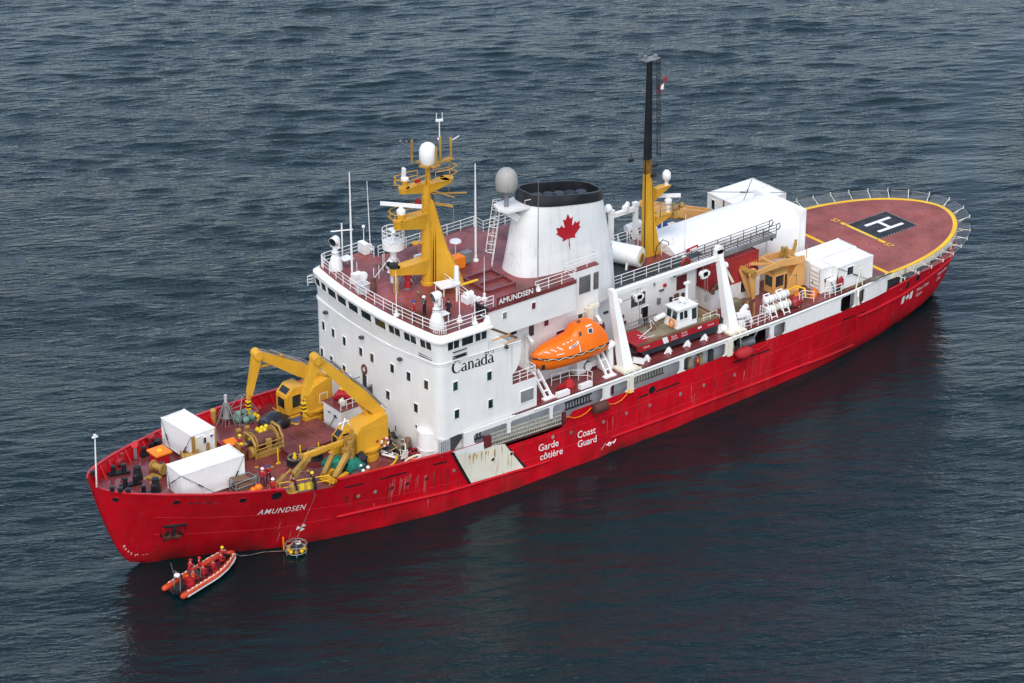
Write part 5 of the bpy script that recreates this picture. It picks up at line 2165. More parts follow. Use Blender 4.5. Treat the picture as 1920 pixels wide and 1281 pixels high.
# ---------------- big winch amidships of the foredeck
WINCH = t = thing('deck_winch', 'large open yellow winch with dark wire drum in front of the maroon hatch', 'winch', dkpt(17.6, .9))
x, y, z = dkpt(17.4, .9)
b = MB()
b.cyl((x - .9, y, z + 1.1), (x + 1.1, y, z + 1.1), .62, n=18)
b.build('wire_drum', RUSTB, t, smooth=40)
for k, xx in enumerate((-1.0, 1.15)):
    b = MB()
    b.cyl((x + xx - .05, y, z + 1.1), (x + xx + .05, y, z + 1.1), 1.0, n=20)
    b.build('drum_flange', YELD, t, smooth=30)
b = MB()
b.tube([(x + 1.5, y - 1.1, z), (x + 1.5, y - 1.0, z + 1.4), (x + 1.5, y - .4, z + 2.1), (x + 1.5, y + .6, z + 2.1), (x + 1.5, y + 1.1, z + 1.2), (x + 1.5, y + 1.1, z)], .12, 6)
b.tube([(x - 1.3, y - 1.1, z), (x - 1.3, y - 1.0, z + 1.4), (x - 1.3, y - .4, z + 2.0), (x - 1.3, y + .6, z + 2.0), (x - 1.3, y + 1.1, z)], .12, 6)
for zz in (.5, .9, 1.3):
    b.tube([(x - 1.3, y - 1.1, z + zz), (x + 1.5, y - 1.1, z + zz)], .05, 5)
b.beam((x - 1.3, y - .9, z + .25), (x + 1.5, y - .9, z + .25), .4, .5)
b.beam((x - 1.3, y + .9, z + .25), (x + 1.5, y + .9, z + .25), .4, .5)
b.build('guard_frame', YELD, t)
b = MB()
b.box((x + .1, y - .95, z + 1.0), (.45, .3, 1.1)).cyl((x - 1.7, y - .6, z + .6), (x - 1.3, y - .6, z + .6), .5).box((x - 1.9, y + .3, z + .7), (.7, 1.0, 1.2))
b.build('motor', YELD, t)
b = MB()
for k in range(2):
    b.cyl((x - 1.0 + k * .9, y + 2.2, z), (x - 1.0 + k * .9, y + 2.2, z + 1.5), .16, n=8)
    b.cyl((x - 1.2 + k * .9, y + 2.2, z + 1.4), (x - .8 + k * .9, y + 2.2, z + 1.4), .2, n=8)
tag(b.build('roller_post', YELD), 'pair of yellow roller posts behind the big winch', 'post')
t = thing('float_basket', 'rack of bright yellow floats behind the big winch', 'floats', dkpt(18.9, 3.0))
x, y, z = dkpt(18.9, 3.0)
b = MB()
for i in range(3):
    for j in range(2):
        b.ball((x - .45 + i * .45, y - .3 + j * .5, z + .9), .23, 10)
b.build('float', YELB, t, smooth=60)
b = MB()
b.box((x, y, z + .35), (1.8, 1.3, .7))
b.build('rack', BROWN, t)
blob('black tarpaulin over a long load beside the hatch and the far yellow crane', 'tarpaulin', 'tarpaulin', dkpt(20.6, 4.0), (3.0, 2.4, 1.35), TARP, 8, .07, folds=1)
b = MB()
for p, q in (((19.3, 3.6), (20.4, 2.85)), ((20.4, 2.85), (21.9, 3.3))):
    b.tube([dkpt(p[0], p[1], .5), dkpt(q[0], q[1], 1.2), dkpt(q[0] + .4, q[1] - .2, .3)], .04, 5)
tag(b.build('tie_rope', ROPE), 'pale rope across the front of the black tarpaulin', 'rope')

# rosette water sampler and net trap by the starboard rail
t = thing('water_sampler', 'grey spiky tripod sampler standing by the starboard bulwark', 'sampler', dkpt(17.8, 7.3))
x, y, z = dkpt(17.8, 7.2)
b = MB()
for k in range(14):
    a = k * 2 * PI / 14
    b.cyl((x + .75 * math.cos(a) * (1 + .5 * (k % 2)), y + .75 * math.sin(a) * (1 + .5 * (k % 2)), z), (x + .12 * math.cos(a), y + .12 * math.sin(a), z + 2.1), .045, n=5)
b.tube([(x + .6 * math.cos(a), y + .6 * math.sin(a), z + .7) for a in np.linspace(0, 2 * PI, 11)[:-1]], .05, 5, True)
b.build('tripod', GREYM, t)
b = MB()
b.cyl((x, y, z + 1.8), (x, y, z + 2.8), .14)
b.cyl((x, y, z + .6), (x, y, z + 1.7), .3, .2)
b.build('sensor_body', GREYI, t)
t = thing('net_trap', 'pale green net trap with grey pyramid frame by the starboard bulwark', 'trap', dkpt(19.5, 6.9))
x, y, z = dkpt(19.4, 6.9)
b = MB()
for i in (-1, 1):
    for j in (-1, 1):
        b.cyl((x + i * .95, y + j * .85, z + 1.0), (x + i * .2, y + j * .2, z + 2.5), .05, n=5)
        b.cyl((x + i * .95, y + j * .85, z), (x + i * .95, y + j * .85, z + 1.0), .05, n=5)
for s, zz in ((.95, 1.0), (.95, .1), (.2, 2.5)):
    b.tube([(x - s, y - s * .9, z + zz), (x + s, y - s * .9, z + zz), (x + s, y + s * .9, z + zz), (x - s, y + s * .9, z + zz)], .05, 5, True)
b.build('frame', GREYM, t)
for k in range(7):
    b = MB()
    a = k * 2 * PI / 7
    b.lathe([(.1, -.3), (.3, -.22), (.34, 0), (.3, .22), (.1, .3)], (x + .8 * math.cos(a), y + .7 * math.sin(a), z + .42), 10)
    b.build('net_bundle', PALEGRN, t, smooth=60)
t = thing('buoy_cluster', 'cluster of red and yellow floats beside the pale green net trap', 'floats', dkpt(20.5, 6.4))
x, y, z = dkpt(20.4, 6.3)
for k, (dx, dy, dz_, r, m) in enumerate(((0, 0, .95, .32, CLRED), (.35, .1, 1.05, .28, CLRED), (-.3, -.1, .75, .24, YELB), (-.1, -.3, .55, .22, LINEY), (-.15, -.5, .25, .2, LINEY))):
    b = MB()
    b.ball((x + dx, y + dy, z + dz_), r, 10)
    b.build('float', m, t, smooth=60)
b = MB()
b.cyl(dkpt(16.9, 7.9), dkpt(16.9, 7.9, 1.0), .25).ball(dkpt(16.9, 7.9, 1.1), .3, 10)
tag(b.build('capstan', YELD), 'small yellow capstan against the starboard bulwark by the sampler', 'capstan')
for k, (x, y) in enumerate(((14.3, 3.1), (14.7, 2.4))):
    pass
b = MB()
x, y, z = dkpt(14.6, 2.5)
b.mat(CRED).box((x, y, z + .45), (1.0, .8, .9)).mat(BLUE).box((x + .1, y - .5, z + .3), (.8, .2, .5))
tag(b.build('tool_chest', None), 'red and blue tool chest beside the far bow container door', 'chest')
t = thing('orange_raft_bag', 'orange kit bag held by crew beside the big winch', 'bag', dkpt(15.0, 2.0))
b = MB()
b.box(dkpt(15.0, 2.1, .9), (1.1, .9, .16), rx=.3)
b.build('flap', ORANGEB, t)
b = MB()
b.box(dkpt(15.0, 2.0, .45), (.9, .8, .8))
b.build('bag', CRED, t)

# ---------------- maroon cargo hatch with reels
t = thing('cargo_hatch', 'broad flat maroon cargo hatch between the two yellow cranes', 'hatch', (21.4, .4, deck_z(21.4)))
b = MB()
b.span((18.6, -1.75, 5.3), (24.2, 2.35, 6.1))
b.build('coaming', MAROON, t)
b = MB()
for i in range(3):
    b.span((18.55 + i * 1.9, -1.82, 6.1), (18.55 + i * 1.9 + 1.86, 2.42, 6.24))
b.build('cover', paint('hatch_maroon', (.19, .045, .045), .5, .3, scale=1.5, rust=.4, wet=.15), t)
b = MB()
for x in np.arange(19, 24, .7):
    b.span((x, -1.85, 5.75), (x + .45, -1.72, 6.02))
b.build('hatch_clip', RUBBER, t)
for x, y, l in ((18.35, -2.75, 'round black rope reel with yellow cone on its top near the hatch corner'), (20.5, -2.6, 'round black rope reel under the small yellow boom')):
    t = thing('rope_reel', l, 'reel', dkpt(x, y))
    b = MB()
    b.lathe([(.75, 0), (.75, .12), (.6, .14), (.6, .5), (.75, .52), (.75, .62)], dkpt(x, y), 18)
    b.build('drum', RUBBER, t, smooth=30)
    b = MB()
    b.tube([(x + .6 * math.cos(a), y + .6 * math.sin(a), deck_z(x) + .7) for a in np.linspace(0, 2 * PI, 15)[:-1]], .08, 5, True)
    b.build('coil', ROPE, t)
    b = MB()
    b.cyl(dkpt(x, y, .6), dkpt(x, y, 1.15 if x < 19 else .8), .22, .08, 10)
    b.build('cone', LINEY, t)
for (x, y, h), l in zip(((17.2, -1.9, 1.5), (19.4, -2.05, 1.3), (21.2, -2.2, 1.2)), ('by its forward corner', 'behind the first rope reel', 'behind the second rope reel')):
    b = MB()
    b.cyl(dkpt(x, y), dkpt(x, y, h), .07, n=6).box(dkpt(x, y, .05), (.4, .2, .1))
    tag(b.build('stanchion', LINEY), 'yellow stanchion post at the near edge of the maroon hatch ' + l, 'post', 'yellow stanchions by the hatch')
for (x, y), l in zip(((16.4, -2.2), (15.2, -1.6), (21.9, -3.2), (18.6, -4.4), (13.9, -1.2)), ('below the big winch', 'ahead of the big winch', 'near the green net', 'under the small yellow boom', 'behind the near white container')):
    b = MB()
    b.lathe([(.2, 0), (.2, .05), (.12, .09)], dkpt(x, y), 10)
    tag(b.build('deck_socket', YELD), 'small round worn yellow socket in the foredeck ' + l, 'socket', 'deck sockets on the foredeck')


# yellow guard arcs round the crane feet
def hoop(label, cx, cy, r, a0, a1, z=.45):
    t = thing('guard_hoop', label, 'guard rail', dkpt(cx, cy))
    b = MB()
    pts = [(cx + r * math.cos(a), cy + r * math.sin(a), deck_z(cx) + z) for a in np.linspace(a0, a1, 18)]
    b.tube(pts, .09, 6)
    b.build('hoop', LINEY, t, smooth=50)
    for i in (0, 6, 12, 17):
        b = MB()
        b.cyl((*pts[i][:2], deck_z(cx)), pts[i], .06, n=6)
        b.build('support', LINEY, t)


hoop('yellow hoop rail on the deck round the near crane foot', 24.3, -5.3, 2.4, PI * 1.05, PI * 1.9, .2)
hoop('yellow hoop rail on the deck round the far crane foot', 24.6, 4.6, 2.3, PI * 1.1, PI * 1.75, .4)
b = MB()
GR = [on_hull(x, deck_z(x) + .1, -.75) for x in (14.1, 15.5, 17.2, 18.6)]
b.tube([(p[0], p[1], p[2] + .95) for p in GR], .05, 5)
b.tube([(p[0], p[1], p[2] + .45) for p in GR], .04, 5)
for p in GR:
    b.cyl((p[0], p[1], p[2] - .1), (p[0], p[1], p[2] + .95), .05, n=5)
tag(b.build('gap_rail', LINEY), 'yellow guard rail across the gap in the port bow rail', 'guard rail')
b = MB()
b.strip([(x, -hull_y(x, deck_z(x)) + .45, deck_z(x) + .12) for x in (15.6, 16.2, 16.9)], [(x, -hull_y(x, deck_z(x)) + .45, deck_z(x) + .85) for x in (15.6, 16.2, 16.9)])
tag(b.build('yellow_netting', YNET), 'yellow mesh netting on the guard rail by the gap', 'netting')
b = MB()
b.cyl(dkpt(17.0, -7.85), dkpt(17.0, -7.85, 1.1), .12)
tag(b.build('black_post', RUBBER), 'short black post beside the yellow netting', 'post')

# ---------------- white deck locker house with gear on its maroon roof
t = thing('deck_locker', 'white deckhouse with maroon roof standing against the bridge front', 'deckhouse', (26, .6, deck_z(26)))
b = MB()
b.span((24.6, -.75, 4.9), (28.3, 1.95, 7.98))
b.build('wall', WHITE, t)
b = MB()
b.span((24.55, -.8, 7.98), (28.25, 2.0, 8.06))
b.build('roof', MAROON, t)
b = MB()
b.tube([(24.52, 1.2, 5.6), (24.52, .1, 7.2), (24.45, -.3, 7.25)], .03, 5)
b.box((24.55, .1, 7.25), (.12, .3, .16)).box((24.55, -.45, 5.5), (.1, .16, .3)).box((24.55, 1.0, 7.3), (.08, .35, .06))
b.build('wall_pipe', DKGREY, t)
for x, y, z, w, h in ():
    pass
railing([(24.65, -.7, 8.06), (26.5, -.72, 8.06)], h=.9, step=.7, parent=t, wires=2)
t = thing('gangway', 'white folded ladder lying along the foot of the foredeck deckhouse', 'ladder', dkpt(24.2, .5))
b = MB()
for s in (-.25, .25):
    b.beam((24.15 + s * .7, 2.4, 5.75), (24.05 + s * .7, -1.3, 5.55), .07, .16)
for k in range(9):
    y = 2.2 - k * .4
    b.box((24.1, y, 5.68), (.45, .06, .05))
b.build('rail', WHITE2, t)
b = MB()
for k in range(4):
    b.box((24.1, 1.9 - k * .95, 5.8), (.3, .14, .16))
b.build('roller', RUBBER, t)
blob('red life jackets piled on the foredeck deckhouse roof', 'life jackets', 'life_jacket_pile', (26.3, 1.1, 8.06), (1.7, 1.4, .9), CLRED, 21, .3)
blob('yellow bundle on top of the red life jackets', 'bundle', 'bundle', (26.6, 1.5, 8.6), (1.0, .7, .5), YELB, 22, .25)
blob('pale sack hanging over the deckhouse roof edge', 'sack', 'sack', (25.4, .15, 8.06), (.6, .8, .7), PALEGRN, 23, .25).data.materials[0] = CREAM
blob('grey rope tangle on the far corner of the deckhouse roof', 'rope', 'rope_tangle', (27.3, 1.7, 8.06), (1.1, 1.0, 1.0), ROPE, 24, .35)
b = MB()
for k in range(3):
    b.cyl((27.0 + k * .5, 2.3, 7.4), (27.2 + k * .5, 2.4, 8.9), .06, n=5)
b.tube([(27.8, 2.4 + .3 * math.cos(a), 9.0 + .35 * math.sin(a)) for a in np.linspace(0, 2 * PI, 12)[:-1]], .07, 5, True)
tag(b.build('hose_rack', WHITE2), 'white rack and ring behind the far corner of the deckhouse roof', 'rack')
# junk pile along the bridge front
for k, (x, y, s, m, l) in enumerate(((27.3, -4.1, (1.2, 1.3, 1.7), RUBBER, 'tall black hose heap against the bridge front beside the near crane'),
                                     (27.6, -5.2, (1.2, 1.3, 1.3), ROPE, 'brown grey rope heap in the middle of the gear along the bridge front'),
                                     (27.9, -6.0, (.8, .8, 1.5), BROWN, 'upright brown canvas roll before the white ventilator trunk'),
                                     (26.6, -5.1, (1.2, 1.4, .7), DKGREY, 'low dark net heap in front of the rope heap by the bridge'))):
    blob(l, 'gear pile', 'gear_pile', dkpt(x, y), s, m, 30 + k, .4)
rng = random.Random(11)
b = MB()
for k in range(22):
    x, y = 27.2 + rng.uniform(-.9, .8), -5.2 + rng.uniform(-1.8, 1.6)
    z = deck_z(x) + rng.uniform(.2, 1.3)
    pts = [(x, y, z)]
    for j in range(4):
        x += rng.uniform(-.4, .4)
        y += rng.uniform(-.5, .5)
        z = max(deck_z(x) + .1, z + rng.uniform(-.4, .4))
        pts.append((x, y, z))
    b.mat((ROPE, RUBBER, CREAM, CLMAR, YELD)[k % 5]).tube(pts, .045, 4)
o = b.build('rope_tangle', smooth=50, kind='stuff')
o['label'] = 'tangle of loose ropes and hoses over the gear along the bridge front'
o['category'] = 'ropes'
b = MB()
b.mat(WHITE2).tube([dkpt(25.9, -4.9, .25), dkpt(26.6, -6.4, .3)], .16, 6)
b.tube([dkpt(25.7, -5.3, .2), dkpt(26.4, -6.7, .2)], .1, 6)
tag(b.build('pipe_bundle'), 'white plastic pipes lying on deck between the near crane and the anchor', 'pipes')
t = thing('danforth_anchor', 'small white anchor standing upright beside the red coiled hose', 'anchor', dkpt(27.0, -6.95))
x, y, z = dkpt(27.0, -6.95)
b = MB()
b.cyl((x, y, z + .1), (x, y - .05, z + 1.6), .06).box((x, y, z + .9), (.5, .05, .06))
b.build('shank', WHITE2, t)
for s in (-1, 1):
    b = MB()
    b.prism([(x + s * .02, z + .15), (x + s * .5, z + .2), (x + s * .2, z + .95)], y - .03, y + .03, 'Y')
    b.build('fluke', WHITE2, t)
t = thing('hose_coil', 'red and orange coiled hose lying before the white ventilator trunk', 'hose', dkpt(27.9, -7.3))
x, y, z = dkpt(27.9, -7.2)
for k in range(5):
    b = MB()
    r = .75 - .06 * k
    b.tube([(x + r * math.cos(a), y + r * .8 * math.sin(a), z + .12 + .15 * k) for a in np.linspace(0, 2 * PI, 17)[:-1]], .09, 5, True)
    b.build('hose_turn', (CLRED, ORANGEB, CLMAR, RUBBER, CLRED)[k], t)
t = thing('ventilator_trunk', 'white round ventilator trunk built at the port corner of the bridge front', 'ventilator', (29.1, -7.3, 5))
b = MB()
b.lathe([(.95, 0), (.95, 1.1), (1.0, 1.12), (1.0, 1.2), (.95, 1.22), (.95, 2.85), (.8, 2.9)], (29.0, -7.6, 4.9), 20)
b.build('trunk', WHITE, t, smooth=30)
b = MB()
b.box((29.9, -8.3, 7.85), (1.5, 1.0, .1), rz=-.2)
b.cyl((30.2, -8.7, 7.0), (30.2, -8.7, 8.2), .05)
b.build('canopy', WHITE2, t)
# grey mooring roller casting at the break of the bulwark
b = MB()
b.mat(GREYI).prism([(28.9, 5.75), (30.0, 5.7), (30.0, 7.25), (28.9, 7.3)], -9.45, -9.22, 'Y')
for k in range(5):
    b.mat(GREYM).box((29.05 + k * .2, -9.47, 6.5), (.05, .05, 1.45))
b.mat(DKGREY).prism([(30.0, 5.7), (30.3, 5.9), (31.3, 6.9), (31.3, 7.25), (31.0, 7.35), (30.0, 7.28)], -9.45, -9.22, 'Y')
tag(b.build('roller_casting'), 'grey ribbed fairing at the forward end of the side walkway', 'fairing')
b = MB()
b.tube([(26.6 + .8 * math.cos(a), -8.6 + .3 * math.sin(a), deck_z(26.6) + .9 + .1 * math.cos(a)) for a in np.linspace(0, 2 * PI, 17)[:-1]], .09, 5, True)
tag(b.build('rope_ring', CREAM), 'pale rope loop hung inside the near bulwark by the crane hoop', 'rope')


# ================================================================== bridge roof gear
def searchlight(label, x, y, z=17.2, rz=0, s=1., base=True):
    t = thing('searchlight', label, 'searchlight', (x, y, z), 'searchlights on the bridge roof')
    parts = []
    if base:
        b = MB()
        b.lathe([(.62 * s, 0), (.58 * s, .5 * s), (.38 * s, 1.1 * s), (.30 * s, 1.3 * s), (.34 * s, 1.35 * s), (.34 * s, 1.5 * s)], (0, 0, 0), 18)
        parts.append(b.build('pedestal', WHITE2, smooth=35))
    h = 1.5 * s if base else 0
    b = MB()
    b.lathe([(.33 * s, h), (.33 * s, h + .08), (.22 * s, h + .1), (.22 * s, h + .6 * s)], (0, 0, 0), 14)
    b.beam((0, -.42 * s, h + .55 * s), (0, .42 * s, h + .55 * s), .2 * s, .14 * s)
    for k in (-1, 1):
        b.beam((0, k * .42 * s, h + .5 * s), (0, k * .42 * s, h + 1.15 * s), .2 * s, .08 * s)
    parts.append(b.build('yoke', WHITE2, smooth=35))
    b = MB()
    c = V((0, 0, h + 1.15 * s))
    d = V((-1, 0, -.18)).normalized()
    b.tube([c - d * .42 * s, c - d * .25 * s, c + d * .3 * s, c + d * .36 * s], [.18 * s, .36 * s, .40 * s, .40 * s], 16)
    parts.append(b.build('lamp_drum', WHITE2, smooth=50))
    b = MB()
    b.tube([c + d * .355 * s, c + d * .37 * s], .37 * s, 16)
    parts.append(b.build('lens', GLASS))
    b = MB()
    b.tube([(0, .0, h + .02), (0, 0, h + .06)], .36 * s, 14)
    parts.append(b.build('collar', DKGREY))
    for p in parts:
        p.parent = t
    t.rotation_euler = (0, 0, rz)
    return t


searchlight('large white searchlight on a tall cone at the port corner of the bridge roof', 30.18, -7.5, 17.2, -.1, 1.1)
searchlight('large white searchlight on a tall cone at the starboard corner of the bridge roof', 30.1, 7.5, 17.2, .3, 1.05)
searchlight('smaller white searchlight below the round lookout basket by the yellow mast', 32.1, 1.9, 18.3, .6, .85, False)
b = MB()
b.box((31.1, 7.3, 18.05), (1.0, 1.0, .08))
b.cyl((31.5, 6.9, 17.2), (31.5, 6.9, 18.05), .05).cyl((31.5, 7.7, 17.2), (31.5, 7.7, 18.05), .05)
tag(b.build('searchlight_step', WHITE2), 'white step table beside the starboard searchlight', 'step')
b = MB()
b.box((31.05, -7.2, 18.1), (.9, .8, .08)).tube([(30.8, -7.0, 17.2), (30.8, -7.0, 18.1)], .05, 5).tube([(31.4, -7.5, 17.2), (31.4, -7.5, 18.1)], .05, 5)
for k in range(4):
    b.tube([(31.2, -6.9, 17.5 + .3 * k), (31.2, -6.3, 17.5 + .3 * k)], .04, 5)
b.tube([(31.2, -6.9, 17.2), (31.2, -6.9, 19.3)], .05, 5).tube([(31.2, -6.3, 17.2), (31.2, -6.3, 19.3)], .05, 5)
tag(b.build('step_ladder', WHITE2), 'white step ladder beside the port searchlight', 'ladder')

# lookout basket
t = thing('lookout_basket', 'round white railed lookout basket on a column ahead of the yellow mast', 'lookout platform', (32.6, 2.1, 17.2))
x, y = 32.6, 2.1
b = MB()
b.lathe([(.35, 0), (.3, 1.2), (.28, 3.0), (.9, 3.3), (.95, 3.35)], (x, y, 17.2), 18)
b.build('column', WHITE2, t, smooth=30)
b = MB()
b.lathe([(.95, 0), (.98, .0), (.98, .62), (.95, .62)], (x, y, 20.5), 24)
b.build('apron', WHITE2, t, smooth=40)
b = MB()
for zz in (21.4, 21.9, 22.3):
    b.tube([(x + .97 * math.cos(a), y + .97 * math.sin(a), zz) for a in np.linspace(0, 2 * PI, 25)[:-1]], .035, 5, True)
for k in range(8):
    a = k * PI / 4
    b.cyl((x + .97 * math.cos(a), y + .97 * math.sin(a), 21.1), (x + .97 * math.cos(a), y + .97 * math.sin(a), 22.3), .035, n=5)
b.build('rail', WHITE2, t)
b = MB()
b.cyl((x, y, 21.1), (x, y, 22.2), .16, n=8).box((x, y, 22.25), (.8, .8, .06))
b.build('pelorus_stand', WHITE2, t)
b = MB()
for dx, dy in ((-1.6, 1.2), (.6, 1.9), (1.2, -1.2)):
    b.cyl((x, y, 20.0), (x + dx, y + dy, 17.2), .04, n=5)
b.build('stay', WHITE2, t)


# poles and whip aerials
def whip(label, x, y, z0, z1, r=.06, top=None, base=True, name='whip_aerial', lean=(0, 0)):
    t = thing(name, label, 'aerial', (x, y, z0))
    b = MB()
    b.tube([(x, y, z0), (x + lean[0] * .5, y + lean[1] * .5, (z0 + z1) / 2), (x + lean[0], y + lean[1], z1)], [r, r * .9, r * .45], 7)
    b.build('rod', top or WHITE2, t)
    if base:
        b = MB()
        b.lathe([(.28, 0), (.26, .15), (.14, .25), (.12, .6)], (x, y, z0), 10)
        b.build('base', WHITE2, t, smooth=30)


whip('tallest white pole aerial at the forward starboard part of the bridge roof', 29.9, 4.66, 17.2, 27.5, .10)
whip('thin white whip aerial outboard on the starboard rail of the bridge roof', 34.9, 8.95, 17.2, 24.0, .05, lean=(-.2, 0))
whip('white pole aerial on the starboard side between the yellow mast and the funnel', 40.96, 1.2, 17.2, 26.6, .11)
whip('long dark tipped whip aerial standing at the port rail in front of the funnel', 41.4, -7.2, 17.25, 27.8, .05, GREYM)
whip('very thin white aerial on the front rail of the bridge roof', 28.75, -3.6, 17.2, 21.4, .045)
whip('thin white aerial at the port rail aft of the dark wing screen', 36.65, -5.7, 17.2, 21.3, .04)
whip('thin white aerial standing behind the port searchlight', 32.3, -7.9, 17.2, 20.6, .05)
whip('short thin aerial at the port wing rail by the dark screen', 33.1, -9.0, 17.2, 19.9, .05)
t = thing('pole_light', 'short white ball topped post at the starboard bridge wing corner', 'lamp post', (34.3, 9.1, 17.2))
b = MB()
b.cyl((34.3, 9.1, 17.2), (34.3, 9.1, 19.5), .04, n=6)
b.build('post', WHITE2, t)
b = MB()
b.ball((34.3, 9.1, 19.6), .17, 10)
b.build('globe', WHITE2, t, smooth=60)
t = thing('weather_mast', 'white crossbar mast with small instruments behind the starboard searchlight', 'instrument mast', (31.4, 8.3, 17.2))
b = MB()
b.cyl((31.4, 8.3, 17.2), (31.4, 8.3, 21.0), .07, n=6)
b.build('post', WHITE2, t)
b = MB()
b.tube([(30.6, 8.9, 20.2), (32.2, 7.7, 20.4)], .06, 5)
b.build('crossbar', WHITE2, t)
b = MB()
b.cyl((30.6, 8.9, 20.2), (30.6, 8.9, 22.0), .025, n=5).cyl((32.2, 7.7, 20.4), (32.2, 7.7, 22.6), .025, n=5).ball((32.2, 7.7, 22.6), .12, 8).tube([(31.9, 7.9, 20.4), (32.2, 7.7, 22.0), (32.45, 7.5, 20.5)], .02, 4)
b.build('instrument', DKGREY, t)
t = thing('white_post_cone', 'white conical aerial on a post near the yellow mast foot', 'aerial', (34.57, -4.48, 17.2))
b = MB()
b.cyl((34.57, -4.48, 17.2), (34.57, -4.48, 18.9), .09, n=8)
b.build('post', WHITE2, t)
b = MB()
b.lathe([(.34, 0), (.34, .12), (.26, .2), (.2, 1.55), (.17, 1.65)], (34.57, -4.48, 18.9), 14)
b.build('cone', WHITE2, t, smooth=40)
t = thing('life_raft_box', 'bright orange box on the starboard side between the mast and the funnel', 'box', (38.74, 1.1, 17.2))
b = MB()
b.box((38.74, 1.1, 17.75), (1.25, .95, 1.0))
b.build('box', ORANGEB, t)
b = MB()
b.box((38.74, 1.1, 18.27), (1.3, 1.0, .06))
b.build('lid', ORANGEB, t)
b = MB()
b.box((40.0, 1.4, 17.8), (1.0, .7, 1.0))
tag(b.build('steel_locker', GREYM), 'grey steel locker next to the bright orange box', 'locker')
b = MB()
b.box((36.8, 3.4, 17.8), (2.0, .3, 1.1))
tag(b.build('rail_board', WHITE2), 'pale board fixed inside the starboard rail behind the mast', 'board')
t = thing('fire_monitor', 'red cylinder fire monitor standing by the railing ahead of the mast', 'fire monitor', (32.7, .2, 17.2))
b = MB()
b.lathe([(.28, 0), (.28, .7), (.2, .78), (.2, 1.0), (.34, 1.05), (.34, 1.9), (.2, 2.1)], (32.7, .2, 17.2), 14)
b.build('body', CLRED, t, smooth=40)
b = MB()
b.lathe([(.3, 0), (.3, .15)], (32.7, .2, 17.19), 14)
b.build('foot', GREYM, t)
for k in range(3):
    b = MB()
    for i in range(2):
        b.tube([(33.2 + k * .35 + .35 * math.cos(a), 1.7 - .3 * k + .35 * math.sin(a) * .6, 17.5 + .5 * i + .35 * math.sin(a)) for a in np.linspace(0, 2 * PI, 11)[:-1]], .05, 4, True)
    tag(b.build('cable_coil', GREYM), 'coil of grey cable under the lowest mast arm, %s of three' % ('farthest from the shaft', 'middle', 'nearest the shaft')[k], 'cable', 'cable coils under the mast arm')
t = thing('hatch_table', 'low white table hatch at the foot of the yellow mast', 'hatch', (34.9, -2.4, 17.2))
b = MB()
b.box((34.9, -2.5, 18.0), (1.7, 1.5, .1), rz=-.2)
b.build('top', WHITE2, t)
for dx, dy in ((-.7, -.6), (.7, -.6), (.7, .6), (-.7, .6)):
    b = MB()
    b.cyl((34.9 + dx, -2.5 + dy, 17.2), (34.9 + dx, -2.5 + dy, 18.0), .05, n=5)
    b.build('leg', WHITE2, t)
t = thing('white_winch', 'small white deck machine behind the port railing of the bridge roof', 'machine', (35.3, -5.2, 17.2))
b = MB()
b.box((35.3, -5.2, 17.5), (1.0, .9, .6)).cyl((34.9, -5.2, 17.9), (35.7, -5.2, 17.9), .3).box((35.9, -5.5, 17.35), (.9, .4, .3))
b.build('body', WHITE2, t)
b = MB()
b.lathe([(.26, 0), (.3, .9), (.26, 1.0), (.2, 1.35), (.2, 1.5)], (29.75, 1.2, 17.2), 14)
tag(b.build('binnacle', RUSTB, smooth=40), 'brown binnacle with black hood near the front of the bridge roof', 'binnacle')
t = thing('glass_case', 'clear framed case beside the brown binnacle', 'case', (29.2, 2.1, 17.2))
b = MB()
b.box((29.2, 2.1, 17.6), (1.0, .9, .8))
b.build('case', GREYI, t)
b = MB()
b.tube([(28.7, 1.6, 18.05), (29.7, 1.6, 18.05), (29.7, 2.6, 18.05), (28.7, 2.6, 18.05)], .04, 5, True)
b.build('frame', WHITE2, t)
t = thing('satellite_disc', 'flat white disc aerial on the starboard rail by the tall pole', 'aerial', (40.0, 3.0, 17.2))
b = MB()
b.cyl((40.2, 3.2, 17.2), (40.2, 3.2, 18.5), .05, n=6)
b.build('post', WHITE2, t)
b = MB()
b.lathe([(.1, 0), (.55, .08), (.5, .2), (.1, .26)], (40.2, 3.2, 18.5), 16)
b.build('disc', WHITE2, t, smooth=40)
t = thing('fan_head', 'white fan shaped unit beside the tall starboard pole on the bridge roof', 'fan', (30.3, 4.2, 17.2))
b = MB()
b.box((29.9, 3.9, 17.7), (.9, .7, .9)).cyl((30.4, 3.6, 17.9), (30.15, 3.4, 17.9), .4)
b.build('unit', WHITE2, t)
for (x, y, h), l in zip(((31.2, 3.2, 1.3), (31.9, 3.4, 1.3), (33.2, 4.6, 1.6), (34.2, 4.1, 1.5), (33.9, 5.4, 1.3), (31.0, 5.5, 1.1), (33.4, 1.0, 2.2), (33.8, 1.2, 2.2)), ('nearest the white fan unit', 'just ahead of the lookout basket', 'inboard of the rusty cross base', 'farthest aft on the starboard side', 'outboard of the rusty cross base', 'shortest, by the tallest pole', 'tall, under the lowest mast arm', 'tall, close to the mast shaft')):
    b = MB()
    b.cyl((x, y, 17.2), (x, y, 17.2 + h), .035, n=5)
    tag(b.build('roof_stanchion', WHITE2), 'thin white stanchion on the bridge roof, ' + l, 'post', 'free standing stanchions on the bridge roof')
b = MB()
for a in range(4):
    b.beam((33.6, 5.2, 17.3), (33.6 + .8 * math.cos(a * PI / 2 + .3), 5.2 + .8 * math.sin(a * PI / 2 + .3), 17.22), .16, .1)
tag(b.build('cross_base', BROWN), 'rusty cross shaped aerial base on the starboard bridge roof', 'base')
b = MB()
b.lathe([(.12, 0), (.12, .5), (.25, .55), (.25, .7), (.1, .8)], (32.2, -2.1, 17.2), 12)
